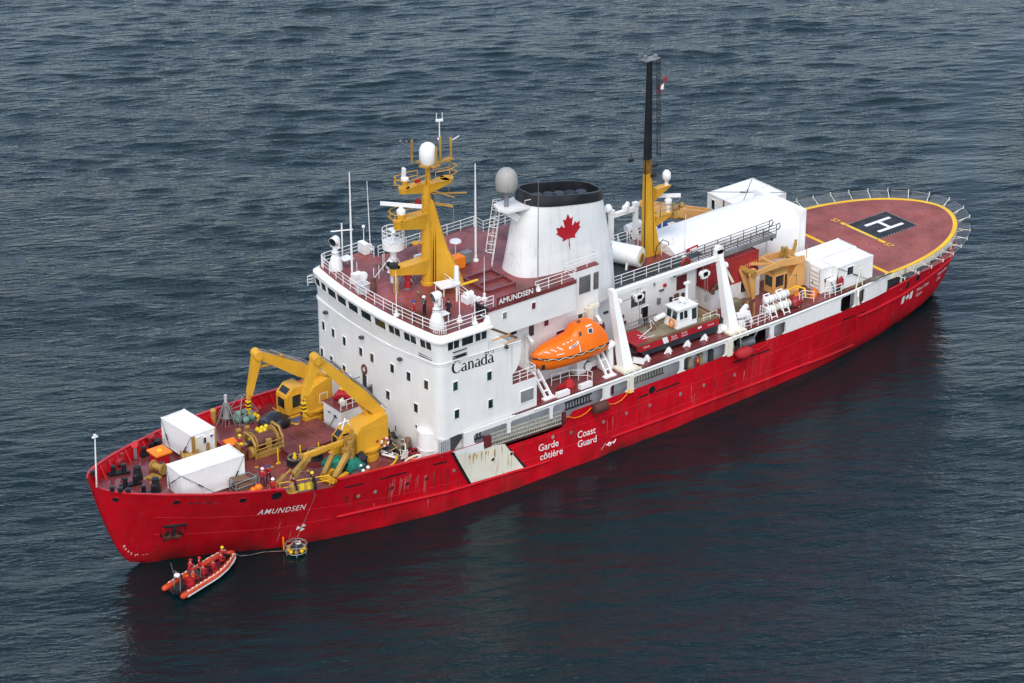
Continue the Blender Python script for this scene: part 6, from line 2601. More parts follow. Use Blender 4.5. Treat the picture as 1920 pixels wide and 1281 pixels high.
tag(b.build('copper_vent', BROWN, smooth=40), 'small copper vent standing in front of the mast foot', 'vent')
# davit arm at the after end of the port bridge wing
t = thing('wing_boom', 'rusty tan swing boom hanging aft from the port bridge wing', 'boom', (34.8, -9.2, 16))
b = MB()
b.beam((34.7, -9.0, 16.3), (37.5, -9.2, 14.6), .16, .2)
b.build('arm', BROWN, t)
b = MB()
b.beam((34.7, -9.3, 15.2), (36.6, -9.3, 15.2), .1, .1).beam((37.5, -9.2, 14.6), (36.1, -9.3, 14.4), .1, .1)
b.build('strut', TAN, t)
b = MB()
b.lathe([(.16, 0), (.2, .2), (.1, .3)], (36.1, -9.55, 14.15), 10)
b.build('lamp', DKGREY, t)
t = thing('wing_fitting', 'white pointed fairlead casting at the after corner of the port bridge wing', 'fitting', (34.3, -9.3, 17.1))
b = MB()
b.lathe([(.4, 0), (.3, .35), (.14, .8)], (34.25, -9.25, 17.0), 10)
b.beam((34.2, -9.3, 17.6), (33.5, -9.35, 18.0), .12, .1)
b.build('cone', WHITE2, t)
b = MB()
b.lathe([(.1, 0), (.1, .2)], (34.25, -9.25, 17.8), 8)
b.build('cap', BROWN, t)

# ================================================================== yellow radar mast
t = thing('radar_mast', 'yellow radar mast with railed arms and white dome above the bridge roof', 'mast', (34.6, 0, 17.2))
M0 = t
b = MB()
b.lathe([(.62, 0), (.62, .25), (.5, .3), (.5, 5.6), (.44, 7.0), (.40, 9.6)], (34.7, 0, 17.2), 20)
b.build('shaft', YEL, t, smooth=35)
b = MB()
b.cyl((34.9, 0, 26.7), (34.95, 0, 28.5), .22, n=12)
b.build('topmast', YEL, t)
b = MB()
P = [(34.9, -.05, 17.25), (37.3, -1.9, 17.25), (37.0, -1.65, 18.2), (36.25, -1.05, 20.4), (35.75, -.7, 22.5), (35.2, -.35, 25.3), (34.95, -.1, 25.3)]
n = V((.62, .78, 0)) * .28
k = len(P)
b.add([V(p) - n for p in P] + [V(p) + n for p in P], [tuple(range(k)), tuple(range(k, 2 * k))[::-1]] + [(i, (i + 1) % k, k + (i + 1) % k, k + i) for i in range(k)])
b.build('gusset_leg', YEL, t)
b = MB()
b.tube([(35.0, -.5, 17.4), (35.05, -.5, 22), (35.0, -.45, 26)], .05, 5)
b.tube([(35.15, -.62, 17.4), (35.2, -.62, 22), (35.1, -.52, 26)], .04, 5)
b.build('cable_run', BLACK, t)


def mast_arm(x0, x1, y, ztop, zin, zout, w0, w1, name='arm'):
    b = MB()
    b.add([(x0, y - w0, ztop), (x0, y + w0, ztop), (x1, y + w1, ztop), (x1, y - w1, ztop), (x0, y - w0 * .7, zin), (x0, y + w0 * .7, zin), (x1, y + w1 * .8, zout), (x1, y - w1 * .8, zout)],
          [(0, 1, 2, 3), (4, 5, 6, 7), (0, 3, 7, 4), (1, 2, 6, 5), (3, 2, 6, 7), (0, 1, 5, 4)])
    b.lathe([(w1 * .85, zout - ztop), (w1 * 1.02, -.02), (w1 * 1.02, .0)], (x1, y, ztop), 14)
    return b.build(name, YEL, M0)


mast_arm(34.5, 31.2, 0, 19.75, 18.3, 19.1, .55, .5)
mast_arm(34.5, 31.7, 0, 24.1, 22.6, 23.3, .5, .5)
mast_arm(34.6, 32.5, .2, 26.9, 25.9, 26.4, .4, .5)
mast_arm(34.8, 36.7, -.3, 26.9, 26.0, 26.5, .35, .62)
b = MB()
b.lathe([(.1, 0), (.32, .06), (.36, .22)], (33.6, .2, 21.2), 12)
b.beam((34.3, 0, 21.3), (33.6, .2, 21.3), .2, .14)
b.build('lamp_bracket', YEL, t)
for dy in (-.25, .25):
    b = MB()
    b.cyl((31.3, dy, 17.2), (31.3, dy, 19.2), .08, n=6)
    b.build('prop', YELD, t)
b = MB()
b.lathe([(.42, 0), (.40, .35), (.28, .4)], (31.1, 0, 19.76), 14)
b.build('black_mount', RUBBER, t)


def radar(cx, cy, z, bar_a, bar_b, r=.4):
    b = MB()
    b.cyl((cx, cy, z), (cx, cy, z + .55), .36, .34, 14)
    b.build('radar_pedestal', YEL, M0)
    b = MB()
    b.lathe([(r, 0), (r, .3), (r * .5, .5), (.12, .7)], (cx, cy, z + .55), 14)
    b.build('radar_motor', WHITE2, M0, smooth=40)
    b = MB()
    b.beam(bar_a, bar_b, .22, .3)
    b.build('radar_scanner', WHITE2, M0)


radar(32.0, 0, 24.1, (30.75, 1.3, 25.5), (33.3, -1.3, 25.4))
b = MB()
b.cyl((32.6, .2, 26.9), (32.6, .2, 27.5), .25, n=12)
b.build('radar_pedestal', YEL, t)
b = MB()
b.lathe([(.34, 0), (.34, .25), (.2, .34)], (32.6, .2, 27.5), 14)
b.box((32.5, .2, 28.25), (.2, .36, .9), rx=.1)
b.build('radar_scanner', WHITE2, t)


def ring_rail(pts, z, hs=(.5, 1.0), name='platform_rail', mat=YEL):
    b = MB()
    for h in hs:
        b.tube([(x, y, z + h) for x, y in pts], .035, 5)
    for x, y in pts[::2] + [pts[-1]]:
        b.cyl((x, y, z), (x, y, z + max(hs)), .03, n=5)
    return b.build(name, mat, M0)


ring_rail([(34.3, .7), (33, .95), (31.5, .9), (31.0, .5), (31.0, -.5), (31.5, -.9), (33, -.95), (34.3, -.7)], 23.9)
ring_rail([(34.4, .8), (33.2, 1.0), (32.0, .9), (31.7, .2), (32.0, -.6), (33.2, -.7), (34.4, -.5)], 26.9, (.45, .9))
ring_rail([(35.1, .6), (36.4, .8), (37.5, .4), (37.5, -.8), (36.4, -1.2), (35.1, -.9)], 26.9, (.5, 1.1))
b = MB()
b.box((34.95, 0, 28.55), (1.9, .9, .12), rz=.5).box((34.95, 0, 28.54), (.9, 2.2, .1), rz=.2).beam((35.2, -.2, 28.5), (37.3, -.3, 28.6), .5, .14)
b.build('top_platform', YELD, t)
for x, y, h in ((33.9, .9, 1.6), (34.2, 1.3, 2.0), (36.1, -.25, 2.3), (37.2, -.3, 2.0), (35.1, -1.0, 1.9)):
    b = MB()
    b.cyl((x, y, 28.5), (x, y, 28.5 + h), .11 if h > 1.8 else .07, n=7)
    b.build('aerial_post', YELD, t)
b = MB()
b.lathe([(.60, 0), (.75, .35), (.78, .9), (.74, 1.3), (.58, 1.64), (.28, 1.85), (.01, 1.92)], (34.95, 0, 28.62), 24)
b.build('radome', WHITE2, t, smooth=60)
b = MB()
b.cyl((36.15, -.1, 30.6), (36.15, -.1, 32.3), .05, n=6)
b.beam((35.85, 0, 32.3), (36.45, -.2, 32.3), .16, .18)
for s in (-.25, .25):
    b.cyl((36.15 + s, -.1 - s * .3, 32.3), (36.15 + s, -.1 - s * .3, 33.0), .03, n=5)
b.build('wind_aerial', WHITE2, t)
b = MB()
b.mat(GREYM).tube([(33.9, .9, 30.0), (33.0, 1.3, 30.6)], .03, 4).ball((33.0, 1.3, 30.7), .12, 8).ball((33.5, 1.1, 30.6), .1, 8)
b.mat(WHITE2).tube([(37.2, -.3, 30.2), (37.9, -.6, 30.6)], .04, 4).ball((36.2, .1, 30.5), .12, 8)
b.build('instrument', parent=t)
b = MB()
b.beam((35.0, -.5, 25.9), (37.9, -1.6, 25.6), .09, .12).beam((35.0, -.4, 25.0), (36.8, -1.0, 24.4), .2, .2).beam((35.0, -.5, 26.2), (36.4, -1.8, 25.6), .08, .1)
b.cyl((36.9, -1.0, 24.4), (36.9, -1.0, 22.2), .025, n=4).cyl((36.6, -.8, 26.6), (36.6, -.8, 25.4), .03, n=4)
b.build('yard', YELD, t)
b = MB()
b.box((34.0, .3, 25.1), (.3, .3, .5)).box((33.9, .1, 27.15), (.5, .3, .25))
b.build('navigation_lamp', CLRED, t)
b = MB()
b.ball((31.15, 0, 23.1), .18, 8)
b.build('floodlight', WHITE2, t)
b = MB()
b.tube([(34.2, .1, 20.2), (34.0, .3, 20.6), (34.2, .4, 21.0), (33.95, .4, 22.2), (34.2, .3, 22.6)], .035, 4)
b.build('climbing_hoop', YELD, t)

# ================================================================== radome on the funnel platform
t = thing('satellite_dome', 'large weathered grey satellite dome on the platform before the funnel', 'satellite dome', (41.5, -2.6, 23.68))
b = MB()
b.cyl((41.5, -2.6, 23.68), (41.5, -2.6, 25.3), .22, n=10)
b.build('pedestal', GREYM, t)
b = MB()
b.lathe([(.5, 0), (.88, .12), (.98, .3), (1.0, 1.0), (.93, 1.45), (.72, 1.85), (.42, 2.08), (.01, 2.16)], (41.5, -2.6, 25.15), 28)
b.build('dome', DOMEG, t, smooth=60)

# ================================================================== after mast
t = thing('after_mast', 'tall tapering after mast, yellow below and soot black above, behind the funnel', 'mast', (60.7, 0, 12.8))
M1 = t


def mast_sec(z):
    f = np.interp(z, [12.7, 16, 22.5, 32.4], [0, 1, 2, 3])
    xf = np.interp(f, [0, 1, 2, 3], [59.75, 59.66, 59.63, 59.75])
    xa = np.interp(f, [0, 1, 2, 3], [61.65, 60.95, 60.42, 60.25])
    w = np.interp(f, [0, 1, 2, 3], [.5, .38, .27, .2])
    return [(xf, -w * .6, z), (xf + .12, -w, z), (xa - .12, -w, z), (xa, -w * .5, z), (xa, w * .5, z), (xa - .12, w, z), (xf + .12, w, z), (xf, w * .6, z)]


soot = paint('sooty_yellow', (.20, .10, .012), .55, .5, scale=2.5, streak=.9)
for nm, zs_, m in (('lower_mast', (12.8, 14, 16, 19, 21.2), YEL), ('sooty_band', (21.2, 22.6), soot), ('upper_mast', (22.6, 26, 29, 32.3), BLACK)):
    b = MB()
    b.loft([mast_sec(z) for z in zs_])
    b.build(nm, m, t, smooth=20)
b = MB()
b.box((60, 0, 32.4), (1.6, .9, .1)).box((59.6, .2, 32.6), (.3, .3, .3)).box((60.5, -.2, 32.6), (.3, .3, .3))
b.tube([(59.2, .5, 32.4), (59.2, .5, 33.0)], .03, 4)
b.tube([(59.3, -.4, 32.45), (60.9, -.4, 32.45)], .04, 4)
b.build('mast_head', GREYM, t)
caged_ladder((61.25, -.1, 22.6), (60.95, -.1, 32.3), (1, 0, 0), 'ladder', M1, BLACK, False)
b = MB()
for z in np.arange(23, 32.2, 1.1):
    b.tube([(60.5, 0, z), (61.35, 0, z)], .04, 4)
b.tube([(61.45, .2, 22.4), (61.2, .2, 32.3)], .03, 4)
b.build('ladder_bracket', BLACK, t)
for x, y, z in ((58.6, .8, 24.6), (58.9, 1.0, 22.6)):
    b = MB()
    b.tube([(59.7, .15, z), (x, y, z), (x, y, z + .6)], .04, 4)
    b.build('bracket', RUBBER, t)
for c, s in (((58.8, .9, 22.5), (.5, .3, .3)), ((60.7, -.2, 21.9), (.7, .4, .25)), ((60.4, -.4, 21.0), (.5, .4, .3))):
    b = MB()
    b.box(c, s)
    b.build('horn', RUBBER, t)
b = MB()
b.mat(BLACK).tube([(59.45, -.5, 13.0), (59.42, -.4, 22.6), (59.5, -.3, 32)], .05, 5)
b.tube([(60.5, -.66, 13.2), (60.2, -.5, 21.5)], .035, 4)
b.build('cable_run', parent=t)
for z, x1, w in ((19.4, 62.7, .5), (16.6, 63.2, .7)):
    b = MB()
    b.add([(61.0, -.35, z), (61.0, .35, z), (x1, w * .8, z), (x1, -w * .8, z), (60.9, -.2, z - 1.1), (60.9, .2, z - 1.1), (x1 - .2, w * .5, z - .3), (x1 - .2, -w * .5, z - .3)],
          [(0, 1, 2, 3), (4, 5, 6, 7), (0, 3, 7, 4), (1, 2, 6, 5), (3, 2, 6, 7), (0, 1, 5, 4)])
    b.build('arm', YEL, t)
b = MB()
b.lathe([(.2, 0), (.16, .4), (.34, .55), (.42, .9), (.38, 1.2), (.2, 1.45), (.01, 1.52)], (62.4, 0, 19.4), 16)
b.build('radome', WHITE2, t, smooth=60)
b = MB()
b.lathe([(.35, 0), (.35, .3), (.15, .5)], (62.7, 0, 17.5), 12)
b.beam((61.7, .9, 18.15), (63.6, -.7, 18.25), .26, .3)
b.cyl((62.7, 0, 16.6), (62.7, 0, 17.5), .2)
b.build('radar_scanner', WHITE2, t)
for h in (.55, 1.05):
    b = MB()
    b.tube([(61.2, -.6, 16.7 + h), (62.6, -.8, 16.7 + h), (63.7, -.5, 16.7 + h), (63.7, .6, 16.7 + h), (62.5, .9, 16.7 + h), (61.2, .6, 16.7 + h)], .04, 5)
    for p in ((61.2, -.6), (62.6, -.8), (63.7, -.5), (63.7, .6)):
        b.cyl((*p, 16.6), (*p, 16.7 + h), .035, n=5)
    b.build('platform_rail', GREYM, t)
b = MB()
b.ball((63.7, .1, 16.7), .4, 10).ball((64.2, -.2, 16.9), .3, 8).box((63.0, -.7, 16.4), (.5, .4, .5))
b.build('horn', YELD, t)
t = thing('ensign', 'small red and white flag hanging limp from the after mast', 'flag', (61.3, -.1, 28.6))
b = MB()
for k, m in enumerate((CLRED, WHITE2, CLRED)):
    A, Bp = [], []
    for j in range(5):
        f = (k + j / 4) / 3
        x = 61.2 + .55 * f - .2 * math.sin(f * 5)
        A.append((x, -.15 + .22 * math.sin(f * 9), 29.0 + 1.1 * f - .35 + .2 * math.sin(6 * f)))
        Bp.append((x + .1, -.15 + .22 * math.sin(f * 9 + .6), 29.0 + .3 + 1.1 * f))
    b.mat(m).strip(A, Bp)
b.build('cloth', parent=t, smooth=60)
b = MB()
b.cyl((61.3, -.1, 27.5), (61.3, -.1, 32.2), .025, n=4)
b.build('halyard', ROPE, t)

# ================================================================== roof tank, frame, gangway amidships
t = thing('white_tank', 'white horizontal tank lying on legs between the funnel and the after mast', 'tank', (57, -.8, 12.83))
A, Bp = V((56.35, 1.2, 13.95)), V((57.75, -1.75, 13.95))
d = (Bp - A).normalized()
b = MB()
b.tube([A - d * .35, A - d * .15, A, Bp, Bp + d * .08], [.3, .8, .98, .98, .98], 24)
b.build('shell', WHITE2, t, smooth=40)
b = MB()
b.tube([Bp + d * .08, Bp + d * .2], .92, 24)
b.build('end_plate', CREAM, t, smooth=30)
b = MB()
for k in range(5):
    b.tube([Bp + d * .2 + V((0, 0, -.1)), Bp + d * .3 + V((0, 0, -.1))], .5 - .09 * k, 14)
b.build('hose_reel', YELD, t)
for q in (A + d * .5, A + d * 2.4):
    s = d.cross(V((0, 0, 1))).normalized()
    for k in (-1, 1):
        b = MB()
        b.beam(q + s * .75 * k + V((0, 0, -.5)), q + s * .95 * k + V((0, 0, -1.15)), .14, .3)
        b.build('leg', WHITE2, t)
    b = MB()
    b.tube([q + s * .99 * math.cos(a) + V((0, 0, .99)) * math.sin(a) for a in np.linspace(0, 2 * PI, 21)[:-1]], .035, 4, True)
    b.build('strap', CREAM, t)
t = thing('goal_frame', 'white goalpost shaped lifting frame standing beyond the white tank', 'frame', (60.2, 3.3, 12.8))
for x, y in ((58.7, 3.5), (61.7, 3.5)):
    b = MB()
    b.beam((x, y, 12.8), (x, y, 16.3), .42, .34)
    b.box((x, y, 16.45), (.5, .5, .35))
    b.build('post', WHITE2, t)
b = MB()
b.beam((58.5, 3.5, 16.0), (61.9, 3.5, 16.0), .4, .4)
b.build('beam', WHITE2, t)
b = MB()
b.box((60.4, 3.4, 16.4), (.6, .5, .5), rz=.4).cyl((60.2, 3.4, 16.4), (60.7, 3.4, 16.9), .2)
b.build('motor', WHITE2, t)
for (x, y), l in zip(((58.2, 2.5), (59.6, 2.2), (60.8, 2.0)), ('beside the tank end', 'in the middle of three', 'beside the after mast')):
    b = MB()
    b.tube([(x, y, 12.8), (x, y, 14.5), (x + .25, y - .2, 14.6), (x + .7, y - .5, 12.9)], .05, 5)
    tag(b.build('hand_hoop', WHITE2), 'white hooped handrail beyond the white tank, ' + l, 'handrail', 'hooped handrails by the tank')
blob('cluttered pipes and valves at the foot of the after mast', 'pipework', 'valve_cluster', (59.0, 1.3, 12.8), (1.8, 1.2, 1.3), GREYM, 44, .4)
b = MB()
b.mat(BROWN).box((59.0, .2, 13.3), (.8, .5, .8)).mat(CREAM).box((58.4, .9, 13.5), (.4, .4, 1.2))
tag(b.build('valve_chest'), 'rusty valve chest left of the after mast foot', 'chest')
railing([(61.2, -.9, 12.8), (62.6, -1.1, 12.8), (63.2, -.2, 12.8)], step=.8, wires=2)
b = MB()
b.tube([(60.3, -1.0, 12.85), (60.5, -1.05, 14.0), (61.2, -1.1, 14.5), (62.0, -1.0, 14.0), (62.1, -.9, 12.85)], .05, 5)
tag(b.build('foot_hoop', RUBBER), 'black hooped rail in front of the after mast foot', 'handrail')

t = thing('gangway', 'long aluminium gangway with dark handrails slung beside the white hangar', 'gangway', (66, -3.8, 12.6))
g0, g1 = V((59.6, -3.75, 12.62)), V((72.6, -3.9, 12.95))
gd = (g1 - g0).normalized()
gs = V((0, 1, 0))
b = MB()
for s in (-.5, .5):
    b.beam(g0 + gs * s, g1 + gs * s, .09, .45)
b.build('side_beam', GREYM, t)
b = MB()
b.strip([g0 - gs * .5 + V((0, 0, .1)), g1 - gs * .5 + V((0, 0, .1))], [g0 + gs * .5 + V((0, 0, .1)), g1 + gs * .5 + V((0, 0, .1))])
b.build('walkway', GREYI, t)
b = MB()
L_ = (g1 - g0).length
for k in range(33):
    p = g0 + gd * (L_ * (k + .5) / 33) + V((0, 0, .12))
    b.beam(p - gs * .45, p + gs * .45, .05, .04)
b.build('tread', BROWN, t)
for s in (-.5, .5):
    b = MB()
    for h in (.55, .85, 1.15):
        b.tube([g0 + gs * s + V((0, 0, h)), g1 + gs * s + V((0, 0, h))], .035, 5)
    for k in range(9):
        p = g0 + gd * (L_ * k / 8) + gs * s
        b.cyl(p, p + V((0, 0, 1.15)), .04, n=5)
    e = g1 + gs * s
    b.tube([e + V((0, 0, 1.15)), e + gd * .35 + V((0, 0, 1.2)), e + gd * .5 + V((0, 0, .9)), e + gd * .3 + V((0, 0, .6)), e + V((0, 0, .6))], .06, 5)
    b.build('handrail', DKGREY, t)
b = MB()
b.cyl(g1 + V((-.6, -.6, -.2)), g1 + V((-.6, .6, -.2)), .16, n=10).cyl(g0 + V((.3, -.6, -.25)), g0 + V((.3, .6, -.25)), .2, n=10)
b.build('wheel', RUBBER, t)
t = thing('hose_reel', 'red hose reel by the lower end of the long gangway', 'hose reel', (61.3, -4.2, 12.7))
b = MB()
b.tube([(61.3 + .45 * math.cos(a), -4.3, 13.2 + .45 * math.sin(a)) for a in np.linspace(0, 2 * PI, 15)[:-1]], .12, 6, True)
b.build('coil', CLRED, t)
b = MB()
b.cyl((61.3, -4.4, 13.2), (61.3, -4.1, 13.2), .28)
b.build('hub', RUSTB, t)
b = MB()
b.mat(CLRED).box((62.9, -3.3, 13.9), (1.4, .12, .32), ry=-.1).mat(WHITE2).box((63.0, -3.38, 13.88), (.8, .06, .14), ry=-.1)
tag(b.build('red_sign'), 'red and white name board on the gangway rail', 'sign')
t = thing('mushroom_aerial', 'white mushroom shaped aerial standing on the forward hangar roof', 'aerial', (63.2, .9, 13.7))
b = MB()
b.cyl((63.4, 1.6, 13.4), (63.4, 1.6, 15.1), .07, n=6)
b.build('post', WHITE2, t)
b = MB()
b.lathe([(.3, 0), (.48, .08), (.48, .3), (.3, .38)], (63.4, 1.6, 15.1), 14)
b.build('head', WHITE2, t, smooth=40)
whip('thin white aerial rising in front of the forward hangar section', 62.6, -2.6, 12.8, 17.2, .05)

# ================================================================== lifeboat and its davits
t = thing('lifeboat', 'enclosed bright orange lifeboat slung on the port boat deck', 'lifeboat', (44.4, -7.4, 9.2))
LB = t


def lb_sec(u):
    """u 0 bow .. 1 stern : half breadth, keel z, gunwale z, roof z, roof half"""
    hb = np.interp(u, [0, .06, .18, .4, .8, 1], [.06, .5, .98, 1.32, 1.34, 1.12])
    kz = np.interp(u, [0, .06, .2, .8, 1], [10.4, 9.75, 9.25, 9.15, 9.35])
    gz = np.interp(u, [0, .3, 1], [10.95, 10.62, 10.5])
    rz = np.interp(u, [0, .04, .15, .45, .53, .60, .82, .93, 1], [11.1, 11.35, 11.75, 12.05, 12.2, 12.85, 12.95, 12.3, 11.6])
    rb = np.interp(u, [0, .1, .4, 1], [.04, .45, .72, .7]) * (1 if u < .5 else .9)
    return hb, kz, gz, rz, rb


us = [0, .03, .08, .15, .25, .35, .45, .52, .56, .6, .7, .82, .88, .94, 1]
X0, X1, YC = 40.6, 48.5, -7.4


def lb_ring(u, part):
    hb, kz, gz, rz, rb = lb_sec(u)
    x = X0 + (X1 - X0) * u
    if part == 'hull':
        return [(x, YC - hb, gz), (x, YC - hb * .97, gz - .5), (x, YC - hb * .72, kz + .35), (x, YC - hb * .25, kz + .05), (x, YC, kz), (x, YC + hb * .25, kz + .05), (x, YC + hb * .72, kz + .35), (x, YC + hb * .97, gz - .5), (x, YC + hb, gz)]
    return [(x, YC - hb, gz), (x, YC - hb * .93, gz + .35), (x, YC - (hb + rb) * .52, gz + (rz - gz) * .62), (x, YC - rb, rz - .1), (x, YC - rb * .5, rz), (x, YC + rb * .5, rz), (x, YC + rb, rz - .1), (x, YC + (hb + rb) * .52, gz + (rz - gz) * .62), (x, YC + hb * .93, gz + .35), (x, YC + hb, gz)]


for nm in ('hull', 'canopy'):
    b = MB()
    b.loft([lb_ring(u, nm) for u in us])
    b.build(nm, ORANGE, t, smooth=38)
b = MB()
b.tube([(X0 + (X1 - X0) * u, YC - lb_sec(u)[0] - .03, lb_sec(u)[2]) for u in us], .085, 6)
b.tube([(X0 + (X1 - X0) * u, YC + lb_sec(u)[0] + .03, lb_sec(u)[2]) for u in us], .085, 6)
b.tube([(X1, YC - 1.12, 10.5), (X1 + .03, YC, 10.5), (X1, YC + 1.12, 10.5)], .085, 6)
b.build('fender_strip', RUBBER, t)
b = MB()
for s in (-1, 1):
    P = []
    for i in range(13):
        u = .04 + .9 * i / 12
        P.append((X0 + (X1 - X0) * u, YC + s * (lb_sec(u)[0] + .12), lb_sec(u)[2] + .1 - (.18 if i % 2 else 0)))
    b.tube(P, .025, 4)
b.build('grab_line', CREAM, t)


def lb_side(u, f):
    """point on the port canopy side at height fraction f"""
    hb, kz, gz, rz, rb = lb_sec(u)
    ys = [-hb, -hb * .93, -(hb + rb) * .52, -rb]
    zs_ = [gz, gz + .35, gz + (rz - gz) * .62, rz - .1]
    z = gz + (rz - .1 - gz) * f
    return V((X0 + (X1 - X0) * u, YC + float(np.interp(z, zs_, ys)) - .025, z))


def lb_patch(u0, u1, f0, f1, mat, name, n=3):
    b = MB()
    rows = [[lb_side(u0 + (u1 - u0) * i / n, f0 + (f1 - f0) * j / 2) for i in range(n + 1)] for j in range(3)]
    for A_, B_ in zip(rows[:-1], rows[1:]):
        b.strip(A_, B_)
    return b.build(name, mat, t)


lb_patch(.42, .56, .50, .66, WHITE2, 'name_plate')
lb_patch(.71, .78, .66, .84, WHITE2, 'window_frame')
lb_patch(.718, .772, .675, .825, GLASS, 'window').location = (0, -.015, 0)
lb_patch(.585, .62, .70, .86, GLASS, 'window')
lb_patch(.70, .78, .92, .97, WHITE2, 'reflective_tape')
lb_patch(.25, .35, .30, .40, paint('pale_lettering', (.75, .5, .35), .6, .2), 'faded_lettering')
lb_patch(.562, .572, .0, .42, WHITE2, 'door_edge')
for k in range(9):
    u = .12 + .05 * (k // 3) * 1.6 + .02 * (k % 3)
    lb_patch(u, u + .025, .80 - .1 * (k % 3), .86 - .1 * (k % 3), WHITE2, 'reflective_tape')
for k in range(6):
    u = .36 + .055 * k
    if u < .52:
        lb_patch(u, u + .03, .88, .93, WHITE2, 'reflective_tape')
lettering('CGDT', .30, lambda x, y: lb_side(.445 + x / 7.9, .53 + y * .55) + V((0, -.02, 0)), BLACK, t, bold=.008, sx=.95)
b = MB()
b.lathe([(.18, 0), (.16, .1)], (45.9, YC, 12.95), 10)
b.build('hatch_cap', BROWN, t)
b = MB()
b.box((41.3, -8.15, 10.1), (.3, .08, .45))
b.build('hook_plate', RUBBER, t)

t = thing('lifeboat_davit', 'white ladder shaped skid davit under the forward end of the orange lifeboat', 'davit', (41.2, -8.3, BD), 'davits under the orange lifeboat')


def skid(t, x0, x1, ytop, ybase, ztop):
    for dx in (0, .62):
        b = MB()
        b.beam((x0 + dx, ytop, ztop), (x1 + dx, ybase, BD + .12), .14, .24)
        b.build('leg', WHITE2, t)
    b = MB()
    for f in (.35, .75):
        p = V((x0, ytop, ztop)).lerp(V((x1, ybase, BD + .12)), f)
        b.beam(p, p + V((.62, 0, 0)), .12, .12)
    b.box(((x1 + x1 + .62) / 2, ybase, BD + .08), (1.3, .5, .12))
    b.build('foot', WHITE2, t)


skid(t, 40.55, 40.95, -7.5, -9.0, 9.7)
b = MB()
b.beam((41.2, -6.1, BD), (41.0, -6.2, 12.6), .35, .4, .3, .3)
b.beam((41.0, -6.2, 12.6), (40.8, -7.2, 12.3), .28, .3)
b.build('arm', WHITE2, t)
t2 = thing('lifeboat_davit', 'white ladder shaped skid davit under the after end of the orange lifeboat', 'davit', (48.2, -8.3, BD), 'davits under the orange lifeboat')
skid(t2, 47.9, 47.95, -7.5, -9.0, 9.3)
b = MB()
b.beam((49.2, -6.2, BD), (48.9, -6.3, 12.2), .35, .4, .3, .3)
b.beam((48.9, -6.3, 12.2), (48.6, -7.2, 12.0), .28, .3)
b.build('arm', WHITE2, t2)
t = thing('boat_winch', 'white winch unit with round wheel under the orange lifeboat', 'winch', (46.6, -6.8, BD))
b = MB()
b.box((46.6, -6.6, BD + .8), (1.1, .9, 1.6)).box((47.9, -6.5, BD + .5), (1.4, .8, .6))
b.build('housing', WHITE, t)
b = MB()
b.lathe([(.4, 0), (.42, .1), (.4, .2)], (47.3, -7.25, BD + .6), 16, ax='Y')
b.build('wheel', WHITE2, t)
b = MB()
b.lathe([(.46, 0), (.46, .16)], (47.28, -7.12, BD + .6), 16, ax='Y')
b.build('tyre', RUBBER, t)
railing([(43.0, -7.2, BD), (44.9, -7.4, BD), (46.2, -8.4, BD), (46.3, -8.9, BD)], step=1.0, wires=2)
t = thing('red_cover', 'red fabric covered gear on deck under the orange lifeboat', 'cover', (44.0, -8.4, BD))
b = MB()
b.lathe([(.5, 0), (.55, .3), (.4, .7), (.15, .95)], (44.0, -8.5, BD), 9)
b.box((43.3, -8.4, BD + .35), (1.0, .35, .3), rz=.2)
b.build('fabric', CLRED, t)
for x, l in ((42.6, 'forward white locker box on the deck edge under the lifeboat'), (45.2, 'after white locker box on the deck edge under the lifeboat')):
    b = MB()
    b.box((x, -9.3, BD + .22), (1.35, .4, .44))
    tag(b.build('edge_locker', WHITE2), l, 'locker')
t = thing('extinguisher_rack', 'dark red rack of cylinders on the house wall aft of the lifeboat', 'rack', (49.2, -6.2, 10.2))
for k in range(5):
    b = MB()
    b.lathe([(.14, 0), (.14, 1.1), (.05, 1.25), (.05, 1.4)], (48.4 + k * .32, -6.35, 10.0), 8)
    b.build('cylinder', CLMAR, t, smooth=40)
t = thing('boat_crane_head', 'pale rusty lifting head on the house wall above the lifeboat', 'lifting gear', (48.1, -6.2, 12.4))
b = MB()
b.box((48.0, -6.3, 12.6), (.6, .5, 1.5)).beam((48.0, -6.3, 13.4), (48.9, -6.6, 13.5), .25, .3)
b.build('bracket', CREAM, t)
b = MB()
b.cyl((45.6, -6.04, 13.0), (48.0, -6.2, 13.0), .04)
b.build('pipe', WHITE2, t)
b = MB()
b.box((37.9, -6.06, 11.6), (.5, .1, 1.0)).mat(LINEY)
tag(b.build('yellow_box', LINEY), 'yellow box on the house wall forward of the lifeboat', 'box')

# ================================================================== workboat in its A frame davit
t = thing('boat_davit', 'tall white goalpost davit straddling the red workboat', 'davit', (56.8, -7.5, BD))
for x in (50.45, 63.3):
    b = MB()
    yb, yt, zt = -8.75, -6.55, 14.5
    b.add([(x - .56, yb - .4, BD), (x + .56, yb - .4, BD), (x + .56, yb + .6, BD), (x - .56, yb + .6, BD), (x - .24, yt - .3, zt), (x + .24, yt - .3, zt), (x + .24, yt + .3, zt), (x - .24, yt + .3, zt)],
          [(0, 1, 2, 3), (4, 5, 6, 7), (0, 1, 5, 4), (1, 2, 6, 5), (2, 3, 7, 6), (3, 0, 4, 7)])
    b.build('leg', WHITE2, t)
    b = MB()
    b.box((x, -8.75, BD + .1), (1.9, 1.7, .2))
    for k in range(3):
        b.beam((x - .6 + k * .75, -9.5, BD + .2), (x - .45 + k * .75, -9.72, BD - .45), .14, .3)
    b.build('foot', CREAM, t)
    b = MB()
    b.cyl((x + .35, -7.0, 13.3), (x + .6, -7.0, 13.3), .3, n=12)
    b.build('sheave', WHITE2, t)
b = MB()
b.beam((50.7, -6.55, 14.05), (63.6, -6.55, 14.05), .4, .42)
b.build('cross_beam', WHITE2, t)
b = MB()
